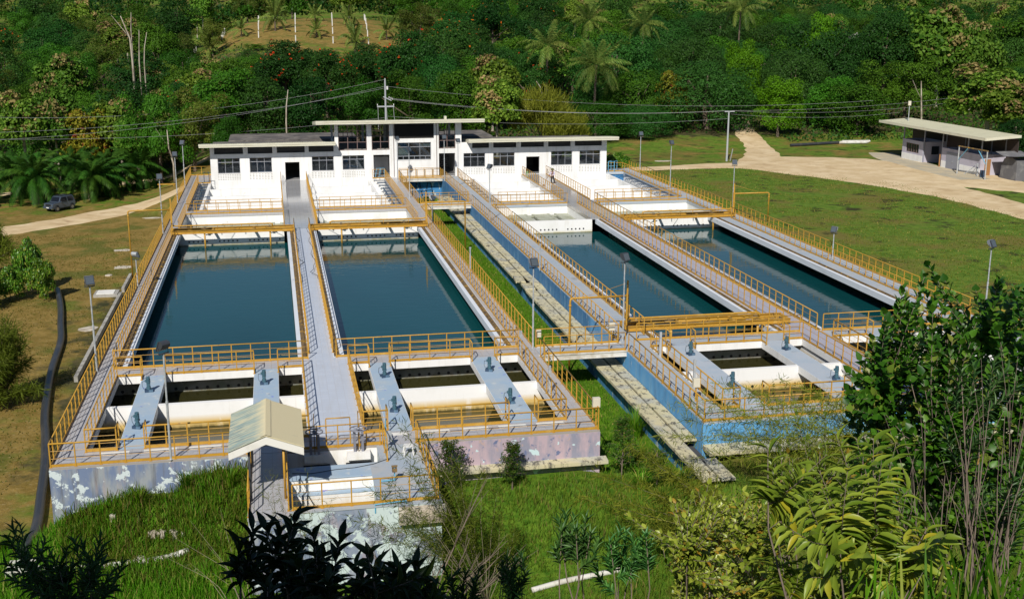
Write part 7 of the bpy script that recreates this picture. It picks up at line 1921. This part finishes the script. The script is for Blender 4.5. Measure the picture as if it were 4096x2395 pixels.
shrub('oleander', 'blue green oleander tufts among the bare twigs at the right edge', tips_px(T7, 10.5, 12), M['lf_oleander'], M['twig'], .14, .023, 30, .30, .8, .0, hillbase(3900, 11.5), 17, .007)
# yellow-green small leaved shrub
env5 = lambda u: 2050 - (u - 2490) * .30 if u < 2800 else 1960
T8 = tips_px([(2495, 2045), (2525, 2075), (2570, 2105), (2640, 2135), (2680, 2160), (2720, 2000), (2800, 2000), (2845, 1880), (2870, 1930), (2905, 1990), (2960, 1960), (2790, 2050), (2750, 2080), (3010, 2010), (3040, 1990)], 11, 12.5)
shrub('small_leaf_shrub', 'yellow green small leaved shrub leaning left at the lower right', T8 + fill(210, 2680, 3180, env5, 11, 13.5), M['lf_small'], M['twig'], .078, .048, 22, .6, 1.0, .0, hillbase(2950, 12.2), 7, .008, tpl=leaf_tpl(3, .2, .25), jit=.5)
T8b = tips_px([(3180, 1640), (3300, 1650), (3110, 1830), (3160, 1780), (3230, 1740), (3280, 1790)], 12, 14)
shrub('small_leaf_shrub', 'olive small leaved shrub behind the drooping yellow green leaves', T8b + fill(70, 3080, 3420, lambda u: 1790, 12, 14, 2050), M['lf_small'], M['twig'], .08, .046, 20, .5, 1.0, .0, hillbase(3250, 13), 8, .008, tpl=leaf_tpl(3, .2, .25), jit=.5)
# drooping pinnate looking yellow-green leaves
T9 = [(3000 + u * .475, 1695 + v * .475) for u, v in ((150, 190), (215, 330), (560, 330), (720, 80), (640, 260), (890, 110), (960, 240), (1040, 100), (1110, 330), (1230, 160), (1180, 470), (820, 400), (480, 640), (330, 560), (300, 860), (240, 870), (620, 560), (760, 640), (930, 790), (1040, 650), (1100, 900), (1400, 800), (1240, 980), (1500, 860), (1650, 930), (1560, 1050), (1330, 1080), (1020, 1100), (900, 1200), (360, 1120), (200, 1290), (520, 1290), (700, 1100), (1180, 1230), (1480, 1200), (1620, 1180), (860, 940), (560, 800), (420, 480), (700, 430), (1330, 560), (960, 520))]
shrub('custard_apple', 'yellow green shrub with drooping leaves in two ranks along each twig, lower right', tips_px(T9, 8.0, 9.4) + fill(55, 3060, 3800, lambda u: 1900 + max(0, u - 3500) * .8, 8.6, 10.2), M['lf_annona'], M['twig'], .155, .050, 18, .46, 1.1, .28, hillbase(3420, 9.0), 9, .007, tpl=leaf_tpl(5, .42, .22), distich=True, jit=.35)
# big round leaved shrub on the right
def env4(u):
    xs = [3380, 3420, 3500, 3560, 3620, 3660, 3713, 3760, 3800, 3850, 3903, 3950, 3998, 4040, 4096, 4200]; ys = [1560, 1480, 1340, 1240, 1140, 1170, 1060, 1110, 1210, 1215, 1165, 1180, 1104, 1170, 1140, 1120]
    return float(np.interp(u, xs, ys))
T10 = tips_px([(3613, 1150), (3713, 1058), (3700, 1100), (3779, 1122), (3998, 1104), (3903, 1160), (4069, 1140), (3490, 1350), (3440, 1440), (3400, 1490), (3395, 1560), (3540, 1250)], 13.5, 15)
T10 += [tuple(ray_at(u, v + 10, rr.uniform(13.5, 17))) for u, v in [(rr.uniform(3390, 4190), 0) for _ in range(620)] for v in [env4(u) + (1990 - env4(u)) * rr.random()]]
shrub('round_leaf_shrub', 'large dense shrub with round glossy leaves and dark gaps at the right', T10, M['lf_glossy'], M['twig'], .125, .092, 20, .55, 1.05, .05, hillbase(3850, 15.5), 10, .010, tpl=leaf_tpl(3, .12, .22, .75), jit=.8)
# dark leafy understorey at the lower right corner
T11 = [tuple(ray_at(rr.uniform(3380, 4150), rr.uniform(1900, 2420), rr.uniform(12.5, 15))) for _ in range(150)]
shrub('understorey_shrub', 'dark leafy undergrowth behind the bare twigs at the lower right', T11, M['lf_mid'], M['twig'], .11, .07, 20, .6, 1.0, .1, hillbase(3800, 14.2), 11, .008, tpl=leaf_tpl(3, .15, .2), jit=.9)
# bare twigs
def twigs(label, base_uvd, tips, seed, r=.011, mat=None, nsub=3, name='bare_twigs'):
    rg = random.Random(seed); B = ray_at(*base_uvd); gzb = g1(B.x, B.y); B.z = min(B.z, gzb)
    t = thing(name, label, 'twigs', tuple(B)); b = MB()
    for u, v, d in tips:
        p = ray_at(u, v, d); m_ = B * .5 + p * .5 + Vector((rg.uniform(-.25, .25), rg.uniform(-.2, .2), rg.uniform(.0, .3)))
        b.path([B + Vector((rg.uniform(-.2, .2), rg.uniform(-.2, .2), 0)), m_, m_ * .4 + p * .6 + Vector((rg.uniform(-.06, .06), 0, 0)), p], [r * 1.6, r * 1.1, r * .8, r * .3], 5)
        for k in range(nsub):
            s_ = m_ + (p - m_) * rg.uniform(.1, .8); e_ = s_ + (p - m_) * rg.uniform(.25, .5) + Vector((rg.uniform(-.25, .25), rg.uniform(-.25, .25), rg.uniform(-.05, .25)))
            b.path([s_, (s_ + e_) / 2 + Vector((0, 0, .03)), e_], [r * .6, r * .4, r * .2], 4)
    b.build('stem', mat or M['twig'], t, smooth=True, world=True)
    return t
twigs('pale bare twigs fanning upward at the right edge', (3990, 2420, 10.8), [(3700, 1690, 10.5), (3900, 1640, 10.8), (3960, 1600, 10.8), (4040, 1580, 11), (4100, 1700, 10.5), (4060, 1760, 10.6), (3840, 1760, 10.6), (3780, 1900, 10.4), (3920, 1700, 11.2), (4020, 1650, 11.3), (3990, 1900, 10.4), (4110, 1850, 10.4)], 1, .0065)
twigs('thin grey twigs behind the drooping yellow green leaves', (3800, 2420, 10.6), [(3560, 1900, 10.6), (3600, 1960, 10.6), (3480, 1800, 11), (3650, 1840, 11), (3580, 2050, 10.4), (3700, 2000, 10.4)], 2, .006)
# tall grass blades, lower right corner
def tuft(label, n, u0, u1, v0, v1, d0, d1, L0, L1, w, seed, mat=None, name='grass_tuft'):
    rg = np.random.default_rng(seed); V = []; F = []
    for k in range(n):
        p = np.array(ray_at(rg.uniform(u0, u1), rg.uniform(v0, v1), rg.uniform(d0, d1))); L_ = rg.uniform(L0, L1)
        ln = np.array([rg.normal() * .16, rg.normal() * .16, 1.0]); ln /= np.linalg.norm(ln); sd = unit(np.array(_r2) + rg.normal(size=3) * .3); b0 = p - ln * L_
        i = len(V)
        for s_, ww in ((0, .9), (.5, 1.0), (.85, .7), (1, .08)):
            c = b0 + ln * L_ * s_ + np.array([ln[0], ln[1], 0]) * .5 * s_ * s_ * L_; V += [c - sd * w * ww, c + sd * w * ww]
        F += [(i, i + 1, i + 3, i + 2), (i + 2, i + 3, i + 5, i + 4), (i + 4, i + 5, i + 7, i + 6)]
    return tag(np_mesh(name, V, F, mat or M['lf_grass']), label, 'grass')
tuft('long upright grass blades at the lower right corner', 60, 3690, 4110, 2150, 2420, 5.6, 7.2, .5, .9, .0085, 1)
tuft('few long grass blades in front of the drooping leaves', 16, 3420, 3700, 2180, 2420, 5.8, 7, .4, .7, .0075, 2)
M['twig_pale'] = mk('pale_twig', (0.26, 0.22, 0.15), .85)
# casuarina like trees at the left edge
def wispy(name, label, base, tips, seed, n, L_, W_, mat, bark, r=.05, group=None, spread=.9, down=.1, cat='tree'):
    rg = np.random.default_rng(seed); rr_ = random.Random(seed)
    B = Vector((base[0], base[1], g1(*base))); t = thing(name, label, cat, tuple(B)); b = MB(); P = []; Dv = []
    for p in tips:
        p = Vector(p); m_ = B * .5 + p * .5 + Vector((rr_.uniform(-.35, .35), rr_.uniform(-.3, .3), .3 + .12 * (p - B).length * rr_.uniform(.3, 1.2))); b.path([B, m_, p], [r, r * .6, r * .15], 5)
        for k in range(n):
            s_ = rr_.uniform(.35, 1.02); q = (B * (1 - s_) ** 2 + m_ * 2 * s_ * (1 - s_) * 1.0 + p * s_ ** 2); q = m_ + (p - m_) * (s_ * 2 - 1) if s_ > .5 else B + (m_ - B) * s_ * 2
            dd = unit(np.array((p - m_).normalized()) * .5 + rg.normal(size=3) * spread + np.array([0, 0, -down]))
            P.append(np.array(q) + dd * L_ * .5 * rr_.uniform(.3, 2.2)); Dv.append(dd)
    P = np.array(P); Dv = np.array(Dv); k_ = len(P)
    b.build('stem', bark, t, smooth=True, world=True)
    V, F = cards(P, unit(rg.normal(size=P.shape)), L_ * rg.uniform(.5, 1.3, k_), W_ * rg.uniform(.7, 1.3, k_), rg, Dv)
    o = np_mesh('foliage', V, F, mat, t); o.matrix_parent_inverse = Matrix.Translation(-B)
    return t
def cone(n, x, y, z0, z1, r, seed, off=(0, 0)):
    rg = random.Random(seed); out = []
    for k in range(n):
        a = rg.uniform(0, 6.28); f_ = rg.random(); rr_ = r * (1 - .6 * f_) * rg.uniform(.6, 1); out.append((x + rr_ * math.cos(a) + off[0] * f_, y + rr_ * math.sin(a) + off[1] * f_, z0 + (z1 - z0) * f_))
    return out
wispy('casuarina', 'feathery casuarina at the left edge whose shade lies across the black pipe', (-6.6, 20.5), cone(34, -6.3, 20.5, -2.8, 1.2, 2.3, 1), 1, 420, .6, .04, M['lf_wisp'], M['bark'], .09, cat='tree')
wispy('casuarina', 'casuarina branch drooping into the left edge over the dirt road', (-15.5, 56), cone(24, -13.6, 56, -1.8, .9, 2.2, 2, (-1.5, 0)), 2, 380, .8, .06, M['lf_wisp'], M['bark'], .12)
wispy('casuarina', 'feathery casuarina with dark low trunk in the left lawn behind the bushes', (-14.0, 44), cone(16, -12.6, 44.5, -3.2, -.9, 1.6, 3), 3, 320, .7, .05, M['lf_wisp'], M['bark'], .12)
# thorny wispy shrubs (parkinsonia) in front
def px_tips(lst, y0, y1): return [tuple(at(u, v, rr.uniform(y0, y1))) for u, v in lst]
W1 = [(1560, 1930), (1640, 1880), (1700, 1960), (1620, 2060), (1500, 2100), (1750, 1880), (1810, 1950), (1860, 2000), (1930, 1890), (1990, 1960), (1700, 1760), (1590, 1800), (1830, 1830), (1490, 1960), (1900, 2080), (2000, 2060), (1790, 2060), (1660, 2130), (1420, 2080), (1560, 2150), (1960, 2140), (1740, 2140), (1610, 1700), (2060, 2110), (1880, 2170)]
wispy('thorn_shrub', 'wispy green thorn shrub with pale twigs in front of the inlet chamber', (17.0, -9.3), px_tips(W1, -9.5, -7.2), 4, 260, .38, .024, M['lf_wisp'], M['twig_pale'], .014, cat='shrub')
W1b = [(1050, 1960), (1100, 1900), (1180, 1960), (1230, 1890), (1260, 2010), (1130, 2040), (1020, 2040), (1330, 1990), (1080, 1880)]
wispy('thorn_shrub', 'thin wispy shrub before the entrance path of the hut', (10.2, -9.3), px_tips(W1b, -9.2, -7.6), 5, 90, .30, .016, M['lf_wisp'], M['twig'], .011, cat='shrub')
W2 = [(2700, 1620), (2760, 1680), (2830, 1600), (2880, 1540), (2940, 1640), (3000, 1560), (3060, 1620), (3120, 1520), (3180, 1600), (3260, 1580), (3320, 1640), (3200, 1700), (3060, 1720), (2900, 1730), (2780, 1760), (2650, 1740), (3340, 1740), (3140, 1790), (2990, 1800), (2840, 1820), (3380, 1590), (3240, 1800)]
wispy('thorn_shrub', 'pale green wispy shrub before the bright blue front wall', (37.5, -6.3), px_tips(W2, -6.6, -3.4), 6, 520, .40, .028, M['lf_wisp'], M['twig_pale'], .014, cat='shrub')
W3 = [(2520, 1780), (2600, 1830), (2680, 1900), (2560, 1930), (2740, 1960), (2640, 2000), (2450, 1990), (2820, 2020), (2500, 2080), (2700, 2080), (2860, 1950), (2400, 1900), (2330, 1990), (2760, 1860), (2950, 2060), (2580, 2110)]
wispy('thorn_shrub', 'sprawling olive thorn shrub in the middle of the meadow', (27.5, -9.8), px_tips(W3, -10, -6.5), 7, 420, .45, .028, M['lf_wisp'], M['twig'], .014, cat='shrub')
W4 = [(880, 2030), (760, 2080), (700, 2150), (820, 2170), (920, 2120), (650, 2220), (760, 2250), (850, 2290)]
wispy('thorn_shrub', 'thin yellowish twigs leaning over the grass left of the inlet chamber', (8.6, -10.8), px_tips(W4, -10.8, -8.2), 8, 50, .30, .016, M['lf_wisp'], M['twig_pale'], .014, cat='shrub')
twigs('tangle of grey dead branches in front of the inlet chamber', (1640, 2330, 40.5), [(1990, 2230, 40), (2030, 2160, 40.5), (1880, 2150, 41), (2060, 2260, 39.5), (1920, 2250, 39.5), (1800, 2200, 40.5), (1950, 1900, 41.5), (1560, 2250, 40), (1480, 2180, 40.5), (1740, 2260, 39.5), (2070, 2210, 40)], 5, .022, nsub=6, name='dead_branches')
# small ferny saplings against the pink wall and the corner
def sapling(x, y, H, R_, label, seed):
    t = thing('sapling', label, 'tree', (x, y, g1(x, y))); rg = np.random.default_rng(seed); P = []; Nn = []; Dv = []; b = MB()
    b.path([(0, 0, -.2), (.05, 0, H * .5), (0, .05, H)], [.035, .025, .008], 6)
    for k in range(46):
        a = rg.uniform(0, 6.28); z = H * (.28 + .72 * rg.random()); r_ = R_ * (1.15 - .7 * (z / H)) * rg.uniform(.5, 1)
        e_ = np.array([r_ * math.cos(a), r_ * math.sin(a), z + .08 * rg.normal()]); b.path([(0.02, 0.02, z - .25), tuple(e_ * [.6, .6, 1]), tuple(e_)], [.01, .007, .003], 4)
        for j in range(42):
            f_ = rg.uniform(.25, 1.05); q = np.array([0, 0, z - .2]) * (1 - f_) + e_ * f_ + rg.normal(size=3) * .07; P.append(q); Nn.append(np.array([0, 0, 1.0]) + rg.normal(size=3) * .45); Dv.append(np.array([-math.sin(a), math.cos(a), 0]) + rg.normal(size=3) * .5)
    b.build('trunk', M['twig'], t)
    P = np.array(P); k_ = len(P); V, F = cards(P, unit(np.array(Nn)), rg.uniform(.10, .19, k_), rg.uniform(.035, .06, k_), rg, np.array(Dv)); np_mesh('crown', V, F, M['lf_fern'], t)
M['lf_fern'] = mkleaf('leaf_fern', (0.030, 0.085, 0.010), (0.085, 0.17, 0.02), (0.16, 0.15, 0.03), trans=.35)
sapling(16.9, -1.1, 2.5, 1.0, 'ferny sapling against the left end of the pink wall', 1)
sapling(19.6, -1.3, 2.2, .75, 'ferny sapling against the middle of the pink wall', 2)
sapling(24.9, -.6, 3.0, 1.0, 'ferny sapling at the right corner of the pink wall', 3)
sapling(26.3, -1.5, 1.8, 1.2, 'low leafy sapling between the pink wall corner and the cream lids', 4)
def clump(x, y, n, L0, L1, w, label, seed, mat=None):
    rg = np.random.default_rng(seed); V = []; F = []; z = g1(x, y)
    for k in range(n):
        a = rg.uniform(0, 6.28); L_ = rg.uniform(L0, L1); out = rg.uniform(.15, .75); dr = np.array([math.cos(a), math.sin(a), 0]); sd = np.array([-math.sin(a), math.cos(a), 0]); b0 = np.array([x, y, z]) + dr * rg.uniform(0, .35); i = len(V)
        for s_, ww in ((0, .8), (.35, 1), (.7, .8), (1, .08)):
            c = b0 + np.array([0, 0, 1]) * L_ * (s_ - .45 * out * s_ * s_) + dr * L_ * out * s_ * s_; V += [c - sd * w * ww, c + sd * w * ww]
        F += [(i, i + 1, i + 3, i + 2), (i + 2, i + 3, i + 5, i + 4), (i + 4, i + 5, i + 7, i + 6)]
    return tag(np_mesh('grass_clump', V, F, mat or M['lf_grass']), label, 'grass')
clump(27.2, 4.6, 260, 1.0, 2.0, .016, 'tall arching grass clump in the trench beside the cream lids', 1)
for k, (x, y) in enumerate(((26.4, 1.5), (25.6, -1.6), (27.0, -2.6))): clump(x, y, 160, .5, 1.1, .02, ('broad green weed clump in the trench behind the corner sapling', 'green weed clump in front of the corner sapling', 'green weed clump beside the end of the cream lids')[k], 5 + k)
for k, (x, y, l_) in enumerate(((-2.0, -.8, 'leafy weed clump at the front left corner of the peeling wall'), (-3.4, -.2, 'leafy weed clump left of the front corner at the lawn edge'), (3.6, -.7, 'weed clump growing up the peeling blue wall'), (5.6, -.5, 'weed clump on the grass bank below the front railing'), (7.4, -.9, 'thick weed clump on the bank beside the hut path'))): clump(x, y, 150, .4, .95, .018, l_, 20 + k)
# a leafy tree behind the photographer, whose shade lies on the bottom plants
lp = ell(40, 2.6, 3.6, 9.6, 1.0, 31)
t = thing('tree', 'leafy tree on the slope behind the photographer', 'tree', (3.9, -49.7, g1(3.9, -49.7)))
trunk(t, 9, .22, lp, M['bark'], 31); crown('crown', lp, 3300, .5, M['lf_mid'], t, 31, .6, .8)
